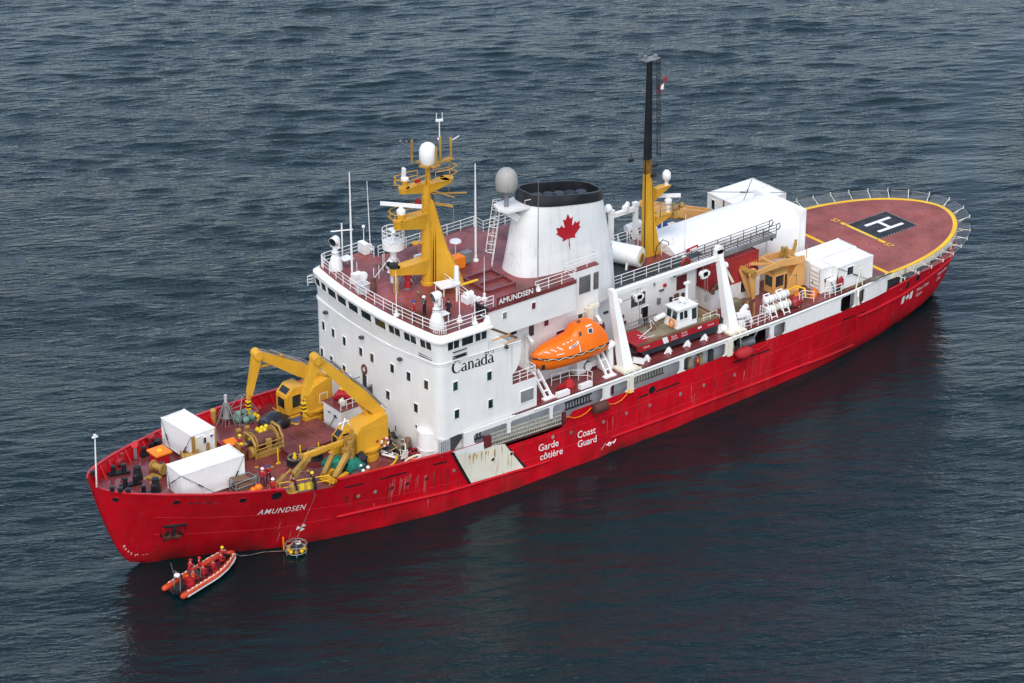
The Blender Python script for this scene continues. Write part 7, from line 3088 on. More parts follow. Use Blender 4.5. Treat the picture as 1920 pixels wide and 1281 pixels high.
b.lathe([(.42, 0), (.42, .5)], (63.3, -6.8, 14.85), 14, ax='Y')
b.box((63.3, -6.55, 14.55), (.85, .5, .7))
b.build('head_cap', WHITE2, t)
b = MB()
b.beam((63.7, -6.5, 13.6), (64.9, -6.9, 11.2), .18, .22)
b.build('stay', CREAM, t)
for x in (53.6, 61.6):
    b = MB()
    for k in range(3):
        b.cyl((x - .25 + .25 * k, -6.55 - .2, 12.9), (x - .25 + .25 * k, -6.55 + .2, 12.9), .3, n=10)
    b.box((x, -6.55, 12.7), (.7, .3, .5))
    b.build('fall_block', WHITE2, t)
    b = MB()
    for dx, dy in ((-.2, 0), (.2, 0), (.05, .15)):
        b.cyl((x + dx, -6.55 + dy, 14.0), (x + dx, -6.55 + dy, 12.9), .02, n=4)
    b.cyl((x, -6.6, 12.5), (x, -6.9, 10.0), .03, n=4)
    b.cyl((x + .3, -6.6, 12.5), (x + .3, -6.9, 10.0), .03, n=4)
    b.box((x + .15, -6.8, 10.4), (.3, .25, .6))
    b.build('fall_rope', GREYM, t)
b = MB()
b.cyl((50.9, -7.0, 13.2), (53.6, -6.6, 13.0), .03, n=4)
b.build('fall_rope', DKGREY, t)
t = thing('white_machinery', 'white winch and pipes at the foot of the forward davit leg', 'winch', (49.4, -7.9, BD))
b = MB()
b.cyl((49.4, -7.6, BD), (49.4, -7.6, BD + 2.2), .4, .3).cyl((49.0, -7.6, BD + 2.0), (49.8, -7.6, BD + 2.4), .35).box((48.9, -7.4, BD + .5), (.9, .7, .9))
b.build('winch', WHITE2, t, smooth=30)
b = MB()
b.beam((51.3, -8.6, BD + .6), (52.4, -8.9, BD + .2), .3, .5)
b.build('chock', WHITE2, t)
t = thing('white_machinery', 'white winch with dark gear at the foot of the after davit leg', 'winch', (62.3, -8.2, BD))
b = MB()
b.cyl((62.0, -8.5, BD + .4), (62.6, -8.5, BD + .4), .35).box((62.2, -8.2, BD + .35), (.9, .8, .6)).cyl((62.4, -7.6, BD + .3), (62.4, -7.6, BD + 1.4), .25)
b.build('winch', WHITE2, t, smooth=30)
b = MB()
b.box((62.4, -7.8, BD + .9), (.9, .5, .5)).cyl((61.9, -7.9, BD + .5), (62.9, -7.9, BD + .5), .22)
b.build('gear', RUBBER, t)

t = thing('workboat', 'red and slate landing workboat with white wheelhouse in the davit', 'boat', (56.6, -7.2, 8))
WB = t
wx0, wx1, wy0, wy1 = 51.75, 61.6, -8.75, -5.85
b = MB()
b.prism([(wx0, 8.4), (wx0 + .3, 8.22), (wx1, 8.22), (wx1, 8.86), (wx0 - .1, 8.95)], wy0, wy1, 'Y')
b.build('topside', paint('workboat_red', (.40, .012, .02), .5, .12), t)
b = MB()
b.loft([[(wx0 + .4, wy0 + .02, 8.22), (wx0 + .4, wy1 - .02, 8.22), (wx0 + 1.0, wy1 - .2, 7.62), (wx0 + 1.0, wy0 + .2, 7.62)], [(wx1, wy0 + .02, 8.22), (wx1, wy1 - .02, 8.22), (wx1, wy1 - .2, 7.40), (wx1, wy0 + .2, 7.40)]])
b.build('bottom', TEALD, t)
b = MB()
b.span((wx0 + .0, wy0 + .12, 8.88), (wx1 - .1, wy1 - .12, 8.93))
b.build('deck', KHAKI, t)
b = MB()
for y in (wy0 + .04, wy1 - .04):
    b.span((wx0 + .0, y - .05, 8.86), (wx1, y + .05, 9.06))
b.span((wx1 - .08, wy0, 8.86), (wx1 + .02, wy1, 9.1))
b.build('gunwale', BROWN, t)
b = MB()
b.beam((wx0 - .06, (wy0 + wy1) / 2, 8.86), (wx0 + .05, (wy0 + wy1) / 2, 8.36), 2.7, .1, up=(1, 0, 0))
for k in range(4):
    b.beam((wx0 - .16, wy0 + .5 + k * .65, 8.8), (wx0 + .0, wy0 + .5 + k * .65, 8.2), .1, .1)
b.build('bow_ramp', paint('ramp_maroon_shaded', (.05, .008, .01), .7, .2), t)  # maroon darkened further, the shadow on the bow face is in the colour
b = MB()
b.add([(54.9, wy0 - .012, 8.23), (55.5, wy0 - .012, 8.23), (55.25, wy0 - .012, 8.88), (54.65, wy0 - .012, 8.88)], [(0, 1, 2, 3)])
b.build('white_stripe', WHITE2, t)
for s, x, z in (('Garde c\u00f4ti\u00e8re', 55.75, 8.5), ('Coast Guard', 57.0, 8.5)):
    a1, a2 = s.split(' ')
    for k, w in enumerate((a1, a2)):
        lettering(w, .28, lambda px, py, k=k, x=x: (x + px, wy0 - .015, 8.58 - .26 * k + py), WHITE2, t)
b = MB()
b.add([(59.0, wy0 - .014, 8.5), (59.45, wy0 - .014, 8.5), (59.45, wy0 - .014, 8.7), (59.0, wy0 - .014, 8.7)], [(0, 1, 2, 3)])
b.build('flag_mark', WHITE2, t)
lettering('Canada', .26, lambda px, py: (60.2 + px, wy0 - .015, 8.45 + py), WHITE2, t)
lettering('Canada', .26, lambda px, py: (52.4 + px, wy0 - .015, 8.5 + py), WHITE2, t)
cx0, cx1, cy0, cy1, cz = 56.8, 59.3, -8.3, -6.5, 10.7
b = MB()
b.add([(cx0, cy0, 8.9), (cx1, cy0, 8.9), (cx1, cy1, 8.9), (cx0, cy1, 8.9), (cx0 + .35, cy0 + .15, cz), (cx1 - .1, cy0 + .15, cz), (cx1 - .1, cy1 - .15, cz), (cx0 + .35, cy1 - .15, cz)],
      [(0, 1, 2, 3), (4, 5, 6, 7), (0, 1, 5, 4), (1, 2, 6, 5), (2, 3, 7, 6), (3, 0, 4, 7)])
wh = b.build('wheelhouse', WHITE2, t)
b = MB()
b.box(((cx0 + cx1) / 2 + .1, (cy0 + cy1) / 2, cz + .05), (cx1 - cx0, cy1 - cy0, .12))
b.build('roof', WHITE2, wh)
window((cx0 + .2, cy0 + .55, 10.15), (-1, 0, .17), .75, .75, wh, GLASS, .05)
window((cx0 + .2, cy1 - .55, 10.15), (-1, 0, .17), .75, .75, wh, GLASS, .05)
window((cx0 + .85, cy0 + .07, 10.15), (0, -1, .075), .95, .75, wh, GLASS, .05, mull=1)
window((cx0 + 2.15, cy0 + .07, 9.95), (0, -1, .075), .62, 1.1, wh, GLASS, .05, name='door')
b = MB()
b.cyl((58.9, -7.2, cz + .1), (58.9, -7.2, cz + 1.9), .14, n=8).box((58.9, -7.2, cz + 1.95), (.6, .3, .2)).cyl((58.2, -7.4, cz + .1), (58.2, -7.4, cz + .45), .16)
b.lathe([(.35, 0), (.38, .12), (.3, .24)], (58.2, -7.4, cz + .45), 12)
b.tube([(57.5, -7.9, cz + .5), (58.6, -7.9, cz + .5), (58.6, -6.8, cz + .5), (57.5, -6.8, cz + .5)], .035, 5, True)
for p in ((57.5, -7.9), (58.6, -7.9), (58.6, -6.8)):
    b.cyl((*p, cz + .1), (*p, cz + .5), .03, n=4)
b.build('mast', WHITE2, t)
b = MB()
b.tube([(56.45, -8.0 + .33 * math.cos(a), 9.6 + .36 * math.sin(a)) for a in np.linspace(0, 2 * PI, 13)[:-1]], .1, 5, True)
b.build('lifebuoy', ORANGEB, t)
b = MB()
b.tube([(55.4, -6.9, 9.9), (56.6, -6.7, 9.9)], [.25, .25], 10)
b.build('raft_canister', WHITE2, t, smooth=40)
for y in (wy0 + .1, wy1 - .1):
    b = MB()
    for z in (9.35, 9.7):
        b.tube([(59.6, y, z), (61.4, y, z)], .03, 5)
    for x in (59.8, 60.6, 61.4):
        b.cyl((x, y, 8.95), (x, y, 9.7), .03, n=4)
    b.build('rail', CREAM, t)
b = MB()
for x in np.arange(52.6, 56.2, .3):
    b.cyl((x, wy1 - .2, 8.93), (x, wy1 - .2, 9.85), .04, n=4)
b.tube([(52.5, wy1 - .2, 9.85), (56.3, wy1 - .2, 9.85)], .05, 5).tube([(52.5, wy1 - .2, 9.4), (56.3, wy1 - .2, 9.4)], .04, 5)
b.build('folded_ramp', GREYM, t)
b = MB()
b.tube([(52.9, -7.6, 8.95), (54.6, -7.3, 9.4), (55.0, -6.6, 9.9), (55.2, -7.0, 9.5)], .06, 5).tube([(53.0, -7.9, 8.96), (54.4, -8.0, 8.97)], .05, 5).tube([(53.2, -7.0, 8.96), (53.6, -7.8, 8.97), (53.9, -7.2, 8.98)], .05, 5)
b.build('ramp_lever', GREYI, t)
b = MB()
b.box((53.9, -8.5, 8.98), (1.6, .3, .12)).box((55.0, -6.9, 9.1), (.6, .5, .35)).box((60.4, -7.3, 9.1), (.9, .8, .3))
b.build('deck_gear', BROWN, t)
WB.location.z += .3
for k, x in enumerate((53.0, 55.6, 57.9, 60.0)):
    for y in (-8.62, -6.0)[:2 - k % 2]:
        b = MB()
        b.prism([(x - .5, BD), (x + .5, BD), (x + .15, BD + .55), (x - .05, BD + .55)], y, y + .1, 'Y')
        b.prism([(y - .35, BD), (y, BD), (y, BD + .5)], x - .05, x + .05, 'X')
        tag(b.build('boat_chock', WHITE2), 'white triangular chock under the %s %s of the red workboat' % (('near', 'far')[y > -7], ('bow', 'forward half', 'after half', 'stern')[k]), 'chock', 'chocks under the red workboat')

# ================================================================== after boat deck
t = thing('deck_crane', 'folded tan crane with twin beam boom and cab on the port after deck', 'crane', (72.5, -5.6, BD))
b = MB()
b.lathe([(1.1, 0), (1.1, .35), (.9, .4)], (73.4, -5.5, BD), 18)
b.build('pedestal', TAN, t)
b = MB()
b.prism([(72.6, BD + .35), (75.0, BD + .35), (74.95, 10.6), (74.3, 10.75)], -6.1, -5.9, 'Y')
b.prism([(72.6, BD + .35), (75.0, BD + .35), (74.95, 10.6), (74.3, 10.75)], -4.6, -4.4, 'Y')
b.span((73.0, -5.9, BD + .35), (74.9, -4.6, BD + 1.6))
b.span((74.7, -5.9, BD + 1.6), (74.9, -4.6, 10.2))
b.build('turret', TAN, t)
b = MB()
b.prism([(71.1, BD + .35), (72.7, BD + .35), (72.7, BD + 2.55), (71.1, BD + 2.55)], -6.0, -4.6, 'Y')
cb = b.build('cab', TAN, t)
b = MB()
b.box((71.9, -5.3, BD + 2.6), (1.75, 1.6, .1))
b.build('roof', YELD, cb)
window((71.75, -6.02, BD + 1.65), (0, -1, 0), 1.05, 1.15, cb, GLASS, .08, frm=TAN)
window((71.08, -5.3, BD + 1.6), (-1, 0, 0), 1.0, 1.1, cb, GLASS, .08, frm=TAN)
window((72.55, -6.03, BD + 1.4), (0, -1, 0), .3, 1.6, cb, GLASS, .04, frm=TAN, name='door')
for y in (-6.15, -4.35):
    b = MB()
    b.beam((74.7, y, 10.55), (71.6, y, 10.95), .2, .75, .2, .62)
    b.beam((71.6, y, 10.95), (68.0, y, 10.75), .2, .62, .2, .35)
    b.build('boom', TAN, t)
b = MB()
b.beam((70.9, -6.1, 11.0), (70.9, -4.4, 11.0), .3, .3).beam((68.3, -6.1, 10.75), (68.3, -4.4, 10.75), .35, .35).beam((71.2, -6.1, 10.95), (69.4, -4.4, 10.9), .22, .22)
b.beam((73.5, -6.1, 10.8), (73.5, -4.4, 10.8), .3, .3)
b.build('boom_brace', TAN, t)
for y in (-6.0, -4.6):
    b = MB()
    b.beam((68.1, y, 10.85), (68.6, -5.6 + (y + 5.3) * .3, 8.0), .2, .7, .16, .36, up=(1, 0, 0))
    b.build('jib', TAN, t)
b = MB()
b.beam((68.9, -5.3, 10.8), (68.9, -5.5, 8.0), .5, .5, .3, .3, up=(1, 0, 0))
b.build('jib', TAN, t)
b = MB()
b.cyl((68.2, -6.3, 10.8), (68.2, -4.2, 10.8), .3, n=12)
b.build('knuckle_pin', YELD, t)
b = MB()
b.beam((72.9, -5.3, 11.0), (73.0, -5.3, 11.9), .8, .3)
b.tube([(72.3, -5.6, 11.2), (72.4, -5.6, 12.1), (72.9, -5.6, 12.2), (73.2, -5.6, 11.4)], .06, 5)
b.beam((73.7, -5.6, 11.0), (74.1, -5.6, 12.2), .15, .3).beam((74.1, -5.2, 11.0), (74.5, -5.2, 12.3), .12, .25)
b.cyl((75.0, -6.2, 10.6), (75.0, -6.2, 12.0), .04, n=5)
b.build('hydraulic_head', YELD, t)
b = MB()
b.box((73.9, -6.12, 8.6), (.04, .03, 1.1)).box((73.7, -6.12, 9.1), (.4, .03, .03))
b.build('panel_edge', BROWN, t)

t = thing('deck_crane', 'tan crane boom reaching forward beyond the hangar on the starboard side', 'crane', (74.0, 6.3, BD))
b = MB()
b.lathe([(1.0, 0), (1.0, 2.0), (.8, 2.2)], (74.0, 6.3, BD), 16)
b.span((73.3, 5.5, 9.4), (75.0, 7.1, 10.8))
b.build('turret', TAN, t)
for y in (5.6, 7.0):
    b = MB()
    b.beam((74.2, y, 10.9), (70.0, y, 12.5), .25, 1.0, .25, .95)
    b.beam((70.0, y, 12.5), (65.2, y, 14.4), .25, .95, .22, .6)
    b.build('boom', TAN, t)
b = MB()
for f in (.15, .4, .62, .85):
    p = V((74.2, 6.3, 11.0)).lerp(V((65.2, 6.3, 14.45)), f)
    b.beam(p + V((0, -.7, 0)), p + V((0, .7, 0)), .4, .3)
b.cyl((70.5, 6.3, 11.6), (67.5, 6.3, 12.7), .2, n=8)
b.build('boom_brace', TAN, t)
b = MB()
b.beam((65.4, 6.3, 14.3), (66.2, 6.3, 11.0), .9, .6, .5, .35, up=(1, 0, 0))
b.build('jib', TAN, t)
blob('blue grey gear beside the hangar roof on the starboard side', 'gear', 'gear_heap', (66.6, 5.0, 11.9), (1.0, .9, .9), BLUE, 51, .3)
b = MB()
b.span((64.8, 3.8, BD), (68.5, 5.8, 12.0))
tag(b.build('starboard_house', WHITE), 'white deckhouse on the starboard side of the hangar', 'deckhouse')
b = MB()
b.tube([(61.5, 4.6, 13.5), (63.2, 4.5, 13.7)], .4, 12)
tag(b.build('raft_canister', WHITE2, smooth=40), 'white raft canister on the starboard side by the after mast', 'life raft')


def raft(label, x, y, z):
    t = thing('life_raft', label, 'life raft', (x, y, z), 'white life raft canisters')
    ps = []
    b = MB()
    b.tube([(-.72, 0, 0), (-.66, 0, 0), (-.6, 0, 0), (-.02, 0, 0)], [.2, .33, .37, .37], 16)
    ps.append(b.build('shell_half', WHITE2, smooth=40))
    b = MB()
    b.tube([(.72, 0, 0), (.66, 0, 0), (.6, 0, 0), (.02, 0, 0)], [.2, .33, .37, .37], 16)
    ps.append(b.build('shell_half', CREAM if 'lower' in label else WHITE2, smooth=40))
    for xx in (-.35, 0, .35):
        b = MB()
        b.tube([(xx, .375 * math.cos(a), .375 * math.sin(a)) for a in np.linspace(0, 2 * PI, 17)[:-1]], .025, 4, True)
        ps.append(b.build('strap', DKGREY if xx else GREYI))
    for p in ps:
        p.parent = t
    return t


raft('white life raft canister, upper forward one of four by the port deck edge', 68.35, -8.35, 8.98)
raft('white life raft canister, upper after one of four by the port deck edge', 69.95, -8.35, 8.98)
raft('white life raft canister, lower forward one of four by the port deck edge', 68.35, -8.65, 8.1)
raft('white life raft canister, lower after one of four by the port deck edge', 69.95, -8.65, 8.1)
for x, l in ((68.2, 'white steel rack holding the forward pair of life raft canisters'), (69.8, 'white steel rack holding the after pair of life raft canisters')):
    t = thing('raft_rack', l, 'rack', (x, -8.6, BD))
    for dx in (-.35, .35):
        b = MB()
        b.tube([(x + dx, -8.0, BD), (x + dx, -8.0, 9.4), (x + dx, -8.75, 8.55), (x + dx, -9.3, BD)], .06, 5)
        b.tube([(x + dx, -8.0, 8.5), (x + dx, -9.05, 7.7)], .06, 5)
        b.build('bracket', WHITE2, t)
    b = MB()
    b.tube([(x - .35, -8.95, 7.9), (x + .35, -8.95, 7.9)], .05, 5).tube([(x - .35, -8.0, 9.4), (x + .35, -8.0, 9.4)], .06, 5).tube([(x - .35, -9.2, 7.5), (x + .35, -9.2, 7.5)], .05, 5)
    b.build('crossbar', WHITE2, t)
blob('red tarpaulin cover on deck aft of the life raft canisters', 'cover', 'red_tarpaulin', (71.6, -8.5, BD), (1.5, 1.1, .9), CRED, 61, .15, folds=1)
b = MB()
b.box((70.9, -8.6, BD + .4), (.6, .4, .5))
tag(b.build('machine', DKGREY), 'dark machine between the life rafts and the red tarpaulin', 'machine')
t = thing('rescue_davit', 'white folded rescue davit just aft of the tall goalpost davit', 'davit', (64.7, -8.6, BD))
b = MB()
b.cyl((64.9, -8.5, BD), (64.9, -8.5, BD + 1.0), .3, n=12).box((64.3, -8.7, BD + .35), (.6, .5, .7))
b.build('pedestal', WHITE2, t)
b = MB()
b.beam((64.0, -8.5, BD + 1.2), (65.2, -8.8, BD + 1.3), .5, .4).beam((65.2, -8.8, BD + 1.4), (65.5, -9.0, BD + .3), .4, .35).beam((64.7, -8.4, BD + 1.3), (65.6, -8.2, BD + 1.7), .35, .35)
b.build('arm', WHITE2, t)
b = MB()
b.cyl((64.7, -8.95, BD + .9), (65.1, -9.0, BD + .9), .3)
b.build('winch_drum', GREYI, t)
t = thing('brown_crates', 'worn brown crates beside the low white deckhouse', 'crates', (66.9, -5.6, BD))
for c, s, m in (((66.4, -5.6, BD + .5), (1.2, .9, 1.0), KHAKI), ((67.6, -5.7, BD + .35), (1.1, .9, .7), BROWN), ((67.0, -6.4, BD + .25), (.8, .6, .5), GREYM)):
    b = MB()
    b.box(c, s, rz=.1)
    b.build('crate', m, t)
for (x, y, h), l in zip(((66.6, -7.2, 1.4), (67.1, -7.6, 1.3)), ('farther from', 'nearer to')):
    b = MB()
    b.cyl((x, y, BD), (x, y, BD + h), .09, n=6)
    tag(b.build('yellow_post', YELD), 'yellow post before the brown crates, the one %s the deck edge' % l, 'post', 'yellow posts by the crates')
t = thing('sounding_gear', 'dark radio cable drum on the corner of the low deckhouse under the red container', 'drum', (64.0, -4.6, 9.3))
b = MB()
b.tube([(64.3, -4.8, 9.4), (64.3, -4.9, 9.9), (64.7, -4.9, 10.2), (65.0, -4.8, 9.8)], .2, 8)
b.build('hook', BROWN, t)
for pts, l in ((((63.9, -9.4), (64.2, -9.45), (66.8, -9.45), (67.5, -9.3), (67.5, -8.0)), None), (((71.7, -8.9), (72.3, -8.2), (73.0, -8.0), (73.6, -8.9)), None), (((75.0, -8.95), (75.5, -9.1), (76.2, -9.15), (77.0, -9.15)), None),
               (((64.0, -7.3), (65.2, -6.9)), None)):
    railing([(x, y, BD) for x, y in pts], step=.9, wires=3)
b = MB()
b.tube([(72.4, -6.3, BD + .5), (73.2, -6.9, BD + 1.0), (73.6, -7.6, BD + .9), (73.3, -8.1, BD + .2)], .1, 6)
tag(b.build('yellow_hose', LINEY), 'yellow hose looping over the deck aft of the tan crane', 'hose')
for (x, y), l in zip(((74.2, -8.2), (74.9, -7.6), (73.0, -7.2)), ('nearest the deck edge', 'nearest the white container', 'beside the tan crane')):
    b = MB()
    b.box((x, y, BD + .15), (.5, .4, .3), rz=x).cyl((x, y, BD + .3), (x + .1, y, BD + .6), .1)
    tag(b.build('deck_valve', ORANGEB), 'small orange valve box on the after deck ' + l, 'valve', 'orange valve boxes on the after deck')
# white stepped frames and davit at the aft deck edge
t = thing('accommodation_davit', 'small white hooped davit at the port deck edge by the helideck', 'davit', (79.2, -9.0, BD))
b = MB()
b.tube([(78.8, -9.3, BD + .0), (79.0, -9.35, BD + 1.2), (79.2, -9.35, BD + 1.7), (79.4, -9.35, BD + 1.2), (79.7, -9.3, BD)], .07, 6)
b.tube([(79.2, -9.35, BD + 1.7), (79.2, -9.35, BD + 2.1)], .06, 5)
b.tube([(78.9, -9.35, BD + 2.1), (79.6, -9.35, BD + 2.1)], .06, 5)
b.build('hoop', CREAM, t)
b = MB()
b.tube([(79.0, -9.4, BD - .1), (78.8, -9.65, 6.7), (78.9, -9.7, 5.8)], .1, 6)
b.build('arm', CREAM, t)
b = MB()
for k in range(4):
    b.beam((76.2 + k * 2.0, -9.0, BD + .1), (77.9 + k * 2.0, -9.0, BD + .1), .1, .12)
b.tube([(75.8, -9.1, BD + .25), (83, -8.9, BD + .3)], .05, 5)
tag(b.build('edge_pipe', BROWN), 'brown pipe rail along the deck edge below the helideck container', 'pipe')
blob('dark hose tangle at the deck edge below the helideck corner', 'hose pile', 'hose_pile', (81.6, -8.9, BD), (2.4, .6, .35), ROPE, 71, .3)

# ================================================================== side walkway contents, ladders and fenders
LADG = paint('ladder_grey', (.40, .38, .31), .6, .15)
t = thing('accommodation_ladder', 'long grey folded accommodation ladder stowed in the side opening', 'ladder', (38, -9.6, 5))
b = MB()
for z in (5.05, 5.45, 5.85, 6.25):
    b.beam((34.2, -9.62, z + .12), (42.2, -9.62, z - .28 + .1), .1, .1)
b.build('side_rail', LADG, t)
b = MB()
for k in range(30):
    x = 34.3 + 7.8 * k / 29
    dz_ = .12 - .3 * (x - 34.2) / 8
    b.beam((x, -9.6, 5.0 + dz_), (x, -9.6, 6.3 + dz_), .06, .05, up=(0, 1, 0))
b.build('rung', LADG, t)
b = MB()
b.strip([(34.2, -9.5, 5.05), (42.2, -9.5, 4.75)], [(34.2, -9.1, 5.1), (42.2, -9.1, 4.8)])
b.build('tread_board', KHAKI, t)
b = MB()
b.box((33.9, -9.62, 5.75), (.75, .2, 1.1)).box((42.5, -9.62, 5.35), (.35, .2, 1.0))
b.build('end_bracket', CLMAR, t)
for x0, x1, l, m, z in ((43.2, 46.3, 'dark slatted rack on the inner walkway wall aft of the accommodation ladder', DKGREY, 5.9), (50.9, 54.9, 'yellow green ladder rack hung along the inner walkway wall', KHAKI, 6.0), (32.6, 34.2, 'dark slatted rack at the forward end of the walkway', DKGREY, 6.2)):
    t = thing('wall_ladder', l, 'ladder', ((x0 + x1) / 2, -8.6, z))
    b = MB()
    yy = -rail_y((x0 + x1) / 2) + .85
    for zz in (-.35, .35):
        b.beam((x0, yy, z + zz), (x1, yy, z + zz), .08, .1)
    b.build('rail', m, t)
    b = MB()
    for k in range(int((x1 - x0) / .33)):
        b.beam((x0 + .15 + k * .33, yy, z - .35), (x0 + .15 + k * .33, yy, z + .35), .08, .08, up=(0, 1, 0))
    b.build('rung', m, t)
b = MB()
b.box((48.6, -8.78, 6.05), (.7, .1, 1.4))
tag(b.build('red_door', CLMAR), 'dark red door on the inner wall in the rounded walkway opening', 'door')
for x, m, l in ((57.2, DKGREY, 'dark locker left of the bright red suit in the walkway'), (57.8, KHAKI, 'yellow green gear left of the bright red suit in the walkway'), (59.2, KHAKI, 'yellow green gear right of the bright red suit in the walkway'), (60.5, DKGREY, 'dark cabinet by the after end of the grey walkway wall')):
    b = MB()
    b.box((x, -8.98, 5.6), (.4, .4, 1.5))
    tag(b.build('wall_locker', m), l, 'locker')
t = thing('mooring_winch', 'grey mooring winch in the dark open bay of the walkway', 'winch', (65, -8.6, 4.7))
b = MB()
b.cyl((64.4, -8.7, 5.5), (66.0, -8.7, 5.5), .45).box((65.2, -8.5, 5.0), (2.2, .7, .5))
b.build('drum', GREYM, t)
b = MB()
b.tube([(63.4, -9.0, 4.7), (62.9, -9.4, 6.4)], .08, 5).tube([(64.2, -9.2, 4.9), (63.8, -9.4, 6.7)], .06, 5).tube([(66.2, -8.6, 5.6), (66.7, -8.9, 6.8)], .07, 5)
b.build('lever', GREYI, t)
t = thing('fender', 'rusty brown drum shaped fender hanging over the red side', 'fender', (46.1, -10.3, 5.5))
b = MB()
b.tube([(45.35, -10.3, 5.5), (45.42, -10.3, 5.5), (46.8, -10.3, 5.48), (46.87, -10.3, 5.48)], [.35, .5, .5, .35], 16)
b.build('drum', RUSTB, t, smooth=35)
b = MB()
b.tube([(45.3, -10.05, 5.6), (44.8, -9.97, 5.22), (44.2, -9.93, 5.05), (43.5, -9.9, 5.08), (42.6, -9.85, 5.5)], .045, 5)
b.build('orange_line', ORANGEB, t)
b = MB()
b.tube([(46.9, -10.05, 5.6), (47.4, -9.97, 5.25), (48.1, -9.95, 5.05), (48.9, -9.94, 5.15), (49.5, -9.92, 5.5), (49.8, -9.9, 5.9)], .045, 5)
b.build('orange_line', ORANGEB, t)
b = MB()
b.tube([(49.6, -9.9, 5.75), (49.9, -9.95, 5.6), (50.1, -9.9, 5.85)], .1, 5)
b.build('knot', LINEY, t)
t = thing('fender', 'round bright red inflated fender hanging over the red side', 'fender', (63.6, -10.3, 5.6))
b = MB()
b.tube([(62.6, -10.25, 5.6), (62.75, -10.25, 5.6), (63.1, -10.25, 5.58), (64.0, -10.25, 5.55), (64.4, -10.25, 5.53), (64.6, -10.25, 5.53)], [.12, .35, .56, .56, .38, .12], 18)
b.build('body', CLRED, t, smooth=60)
b = MB()
b.tube([(64.6, -10.1, 5.5), (65.6, -9.95, 5.15), (66.6, -9.93, 5.4), (67.2, -9.9, 6.2)], .04, 5)
b.build('line', RED, t)
b = MB()
b.tube([(62.6, -10.1, 5.6), (62.4, -9.8, 6.3)], .04, 5)
b.build('line', RED, t)

# ================================================================== on the water
# inflatable boat
t = thing('inflatable_boat', 'orange rigid inflatable boat with crew under the bow', 'boat', (7.0, -5.6, .2))
sx, sy, bx, by = 3.75, -6.55, 10.45, -4.75
hd = V((bx - sx, by - sy, 0))
LEN = hd.length
hd.normalize()
sd_ = V((hd.y, -hd.x, 0))      # port/starboard sideways (towards the camera side)
O = V((sx, sy, 0))
RB = lambda a, s, z=0: O + hd * a + sd_ * s + V((0, 0, z))
half = lambda a: float(np.interp(a, [0, 3.5, 5, 6, 6.7, LEN], [1.05, 1.05, .92, .66, .34, .0]))
z_of = lambda a: float(np.interp(a, [0, 4, LEN], [.42, .45, .85]))
for s in (-1, 1):
    b = MB()
    aa = [-.55, -.4, 0] + list(np.linspace(.6, LEN, 16))
    b.tube([RB(a, s * half(max(0, a)), z_of(max(0, a))) for a in aa], [.08, .24, .27] + [.28] * 12 + [.25, .22, .2, .18], 12)
    b.build('tube', paint('rib_orange', (.52, .055, .012), .5, .15) if s < 0 else MATS['rib_orange'], t, smooth=50)
    b = MB()
    b.tube([RB(a, s * (half(a) + .24), z_of(a) - .08) for a in np.linspace(0, LEN, 16)], .10, 6)
    b.build('rubbing_strip', GREYI, t)
    b = MB()
    P = []
    for k in range(27):
        a = .2 + (LEN - .5) * k / 26
        P.append(RB(a, s * (half(a) + .1), z_of(a) + (.29 if k % 2 else .24)))
    b.tube(P, .03, 4)
    for k in range(13):
        a = .3 + (LEN - .8) * k / 12
        b.box(RB(a, s * (half(a) + .05), z_of(a) + .28), (.13, .13, .05), rz=.29)
    b.build('grab_line', CREAM, t)
b = MB()
rows = [[RB(a, -half(a), .25), RB(a, -half(a) * .5, .02), RB(a, 0, -.15), RB(a, half(a) * .5, .02), RB(a, half(a), .25)] for a in np.linspace(0, LEN - .1, 12)]
for A_, B_ in zip(rows[:-1], rows[1:]):
    b.strip(A_, B_)
b.build('hull', DKGREY, t)
b = MB()
b.strip([RB(a, -half(a) + .1, .3) for a in np.linspace(0, LEN - .3, 10)], [RB(a, half(a) - .1, .3) for a in np.linspace(0, LEN - .3, 10)])
b.build('floor', CLMAR, t)
b = MB()
b.mat(DKGREY).beam(RB(2.2, 0, .3), RB(2.2, 0, 1.25), .7, .7).mat(CLRED).beam(RB(1.6, 0, .3), RB(1.6, 0, .85), .6, .7)
b.mat(GREYM).tube([RB(2.5, -.4, .6), RB(2.6, -.4, 1.5), RB(2.6, .4, 1.5), RB(2.5, .4, .6)], .03, 5)
b.build('console', parent=t)
b = MB()
b.mat(RUBBER).beam(RB(-.1, 0, .35), RB(.8, 0, .55), .7, .5)
b.build('engine_box', parent=t)
b = MB()
for s in (-.35, .35):
    b.tube([RB(.1, s, .4), RB(.2, s, 1.7)], .04, 5)
b.tube([RB(.2, -.35, 1.7), RB(.2, .35, 1.7)], .04, 5)
b.tube([RB(.15, -.35, 1.9), RB(.1, -.55, 2.9)], .025, 4)
b.build('roll_bar', GREYM, t)
b = MB()
b.lathe([(.22, 0), (.27, .06), (.25, .18), (.1, .24)], RB(.2, 0, 1.72), 14)
b.build('radome', WHITE2, t, smooth=50)
RG = 'crew of the orange inflatable boat'
face = math.atan2(hd.y, hd.x) - PI / 2
person('boat crew in red suit with pink red helmet steering at the console of the inflatable', RB(1.75, .3, .42), face, CLRED, CLRED, CLRED, 'sit', RG, vest=ORANGEB)
person('boat crew in orange red suit seated right behind the console of the inflatable', RB(2.9, .35, .35), face + .4, CLRED, CLRED, RED, 'sit', RG)
person('boat crew in red suit seated on the far tube of the inflatable', RB(3.4, -.55, .5), face - .8, CLRED, CLRED, RED, 'sit', RG)
person('boat crew in red suit crouching near the bow of the inflatable', RB(5.3, .15, .36), face + .2, CLRED, CLRED, CLRED, 'sit', RG)
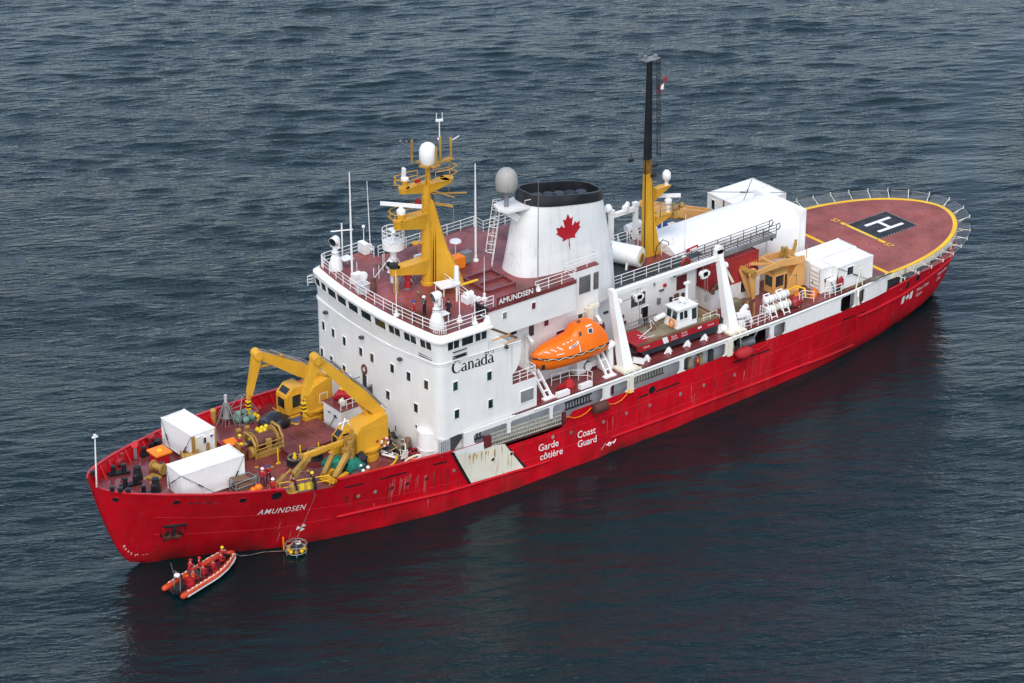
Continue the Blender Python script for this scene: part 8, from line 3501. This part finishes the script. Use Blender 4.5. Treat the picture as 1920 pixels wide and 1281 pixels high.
person('boat crew in red suit kneeling on the near side amidships in the inflatable', RB(4.0, .5, .36), face + 1.2, CLRED, CLMAR, CLRED, 'sit', RG)
person('boat crew in dark suit bent over the engine box of the inflatable', RB(1.0, -.3, .36), face + 2.4, NAVY, NAVY, None, 'bend', RG, hair=RUBBER)
person('boat crew in red suit standing beside the console of the inflatable', RB(2.3, -.6, .32), face, CLRED, CLRED, CLRED, 'work', RG)
person('boat crew with bright yellow helmet at the very bow of the inflatable', RB(5.9, -.25, .42), face, CLRED, NAVY, YELB, 'sit', RG)
b = MB()
for k in range(5):
    a = .8 + k * .75
    b.mat((CLRED, ORANGEB, CLMAR, RUBBER, CLRED)[k]).box(RB(a + .4, (-1) ** k * .5, .5), (.5, .35, .4), rz=k)
b.build('gear_bag', parent=t)
# towed instrument frame in yellow floats
t = thing('instrument_frame', 'ring of yellow floats round an instrument frame in the water beside the bow', 'instrument', (15.5, -6.75, 0))
cx, cy = 15.55, -6.75
for k in range(9):
    a = k * 2 * PI / 9
    b = MB()
    b.ball((cx + .72 * math.cos(a), cy + .66 * math.sin(a), .3), .20, 10)
    b.build('float', LINEY if k % 3 else YELD, t, smooth=60)
b = MB()
for zz in (.15, .75):
    b.tube([(cx + .95 * math.cos(a), cy + .9 * math.sin(a), zz) for a in np.linspace(0, 2 * PI, 13)[:-1]], .045, 5, True)
for k in range(6):
    a = k * PI / 3
    b.cyl((cx + .95 * math.cos(a), cy + .9 * math.sin(a), -.2), (cx + .95 * math.cos(a), cy + .9 * math.sin(a), .75), .04, n=5)
    b.cyl((cx + .95 * math.cos(a), cy + .9 * math.sin(a), .75), (cx, cy, 1.05), .03, n=4)
b.build('cage', GREYM, t)
b = MB()
b.mat(DKGREY).cyl((cx, cy, .0), (cx, cy, .7), .36, n=12).box((cx + .3, cy - .2, .5), (.4, .4, .5)).mat(WHITE2).tube([(cx + .15 + .2 * math.cos(a), cy - .1 + .2 * math.sin(a), .85) for a in np.linspace(0, 2 * PI, 11)[:-1]], .06, 5, True)
b.build('sensor', parent=t)
b = MB()
b.cyl((cx - .75, cy + .75, .1), (cx - .8, cy + .75, 1.35), .08, n=8)
b.build('marker_pole', ORANGEB, t)
b = MB()
b.tube([RB(LEN - .1, .1, .9), (11.2, -4.75, .2), (12.0, -5.0, .13), (13.2, -5.3, .12), (14.7, -6.3, .15)], .03, 5)
tag(b.build('tow_line', ROPE), 'pale tow line on the water from the inflatable to the yellow floats', 'rope')
b = MB()
b.tube([(cx, cy, 1.05), (16.2, -7.0, 2.6), (16.8, -8.1, 5.6), (16.2, -7.6, 7.9), (15.5, -6.9, 8.0)], .025, 4)
tag(b.build('lifting_line', ROPE), 'thin lifting line from the yellow floats up to the rail gap', 'rope')
# thruster symbol disc painted low on the bow
b = MB()
for k in range(3):
    a0 = k * 2 * PI / 3 + .3
    pts = [(16.3, 1.95)] + [(16.3 + .42 * math.cos(a0 + j * .25), 1.95 + .42 * math.sin(a0 + j * .25)) for j in range(6)]
    b.add([on_hull(x, z, .02) for x, z in pts], [tuple(range(7))])
b.build('thruster_disc', WHITE2, hull)
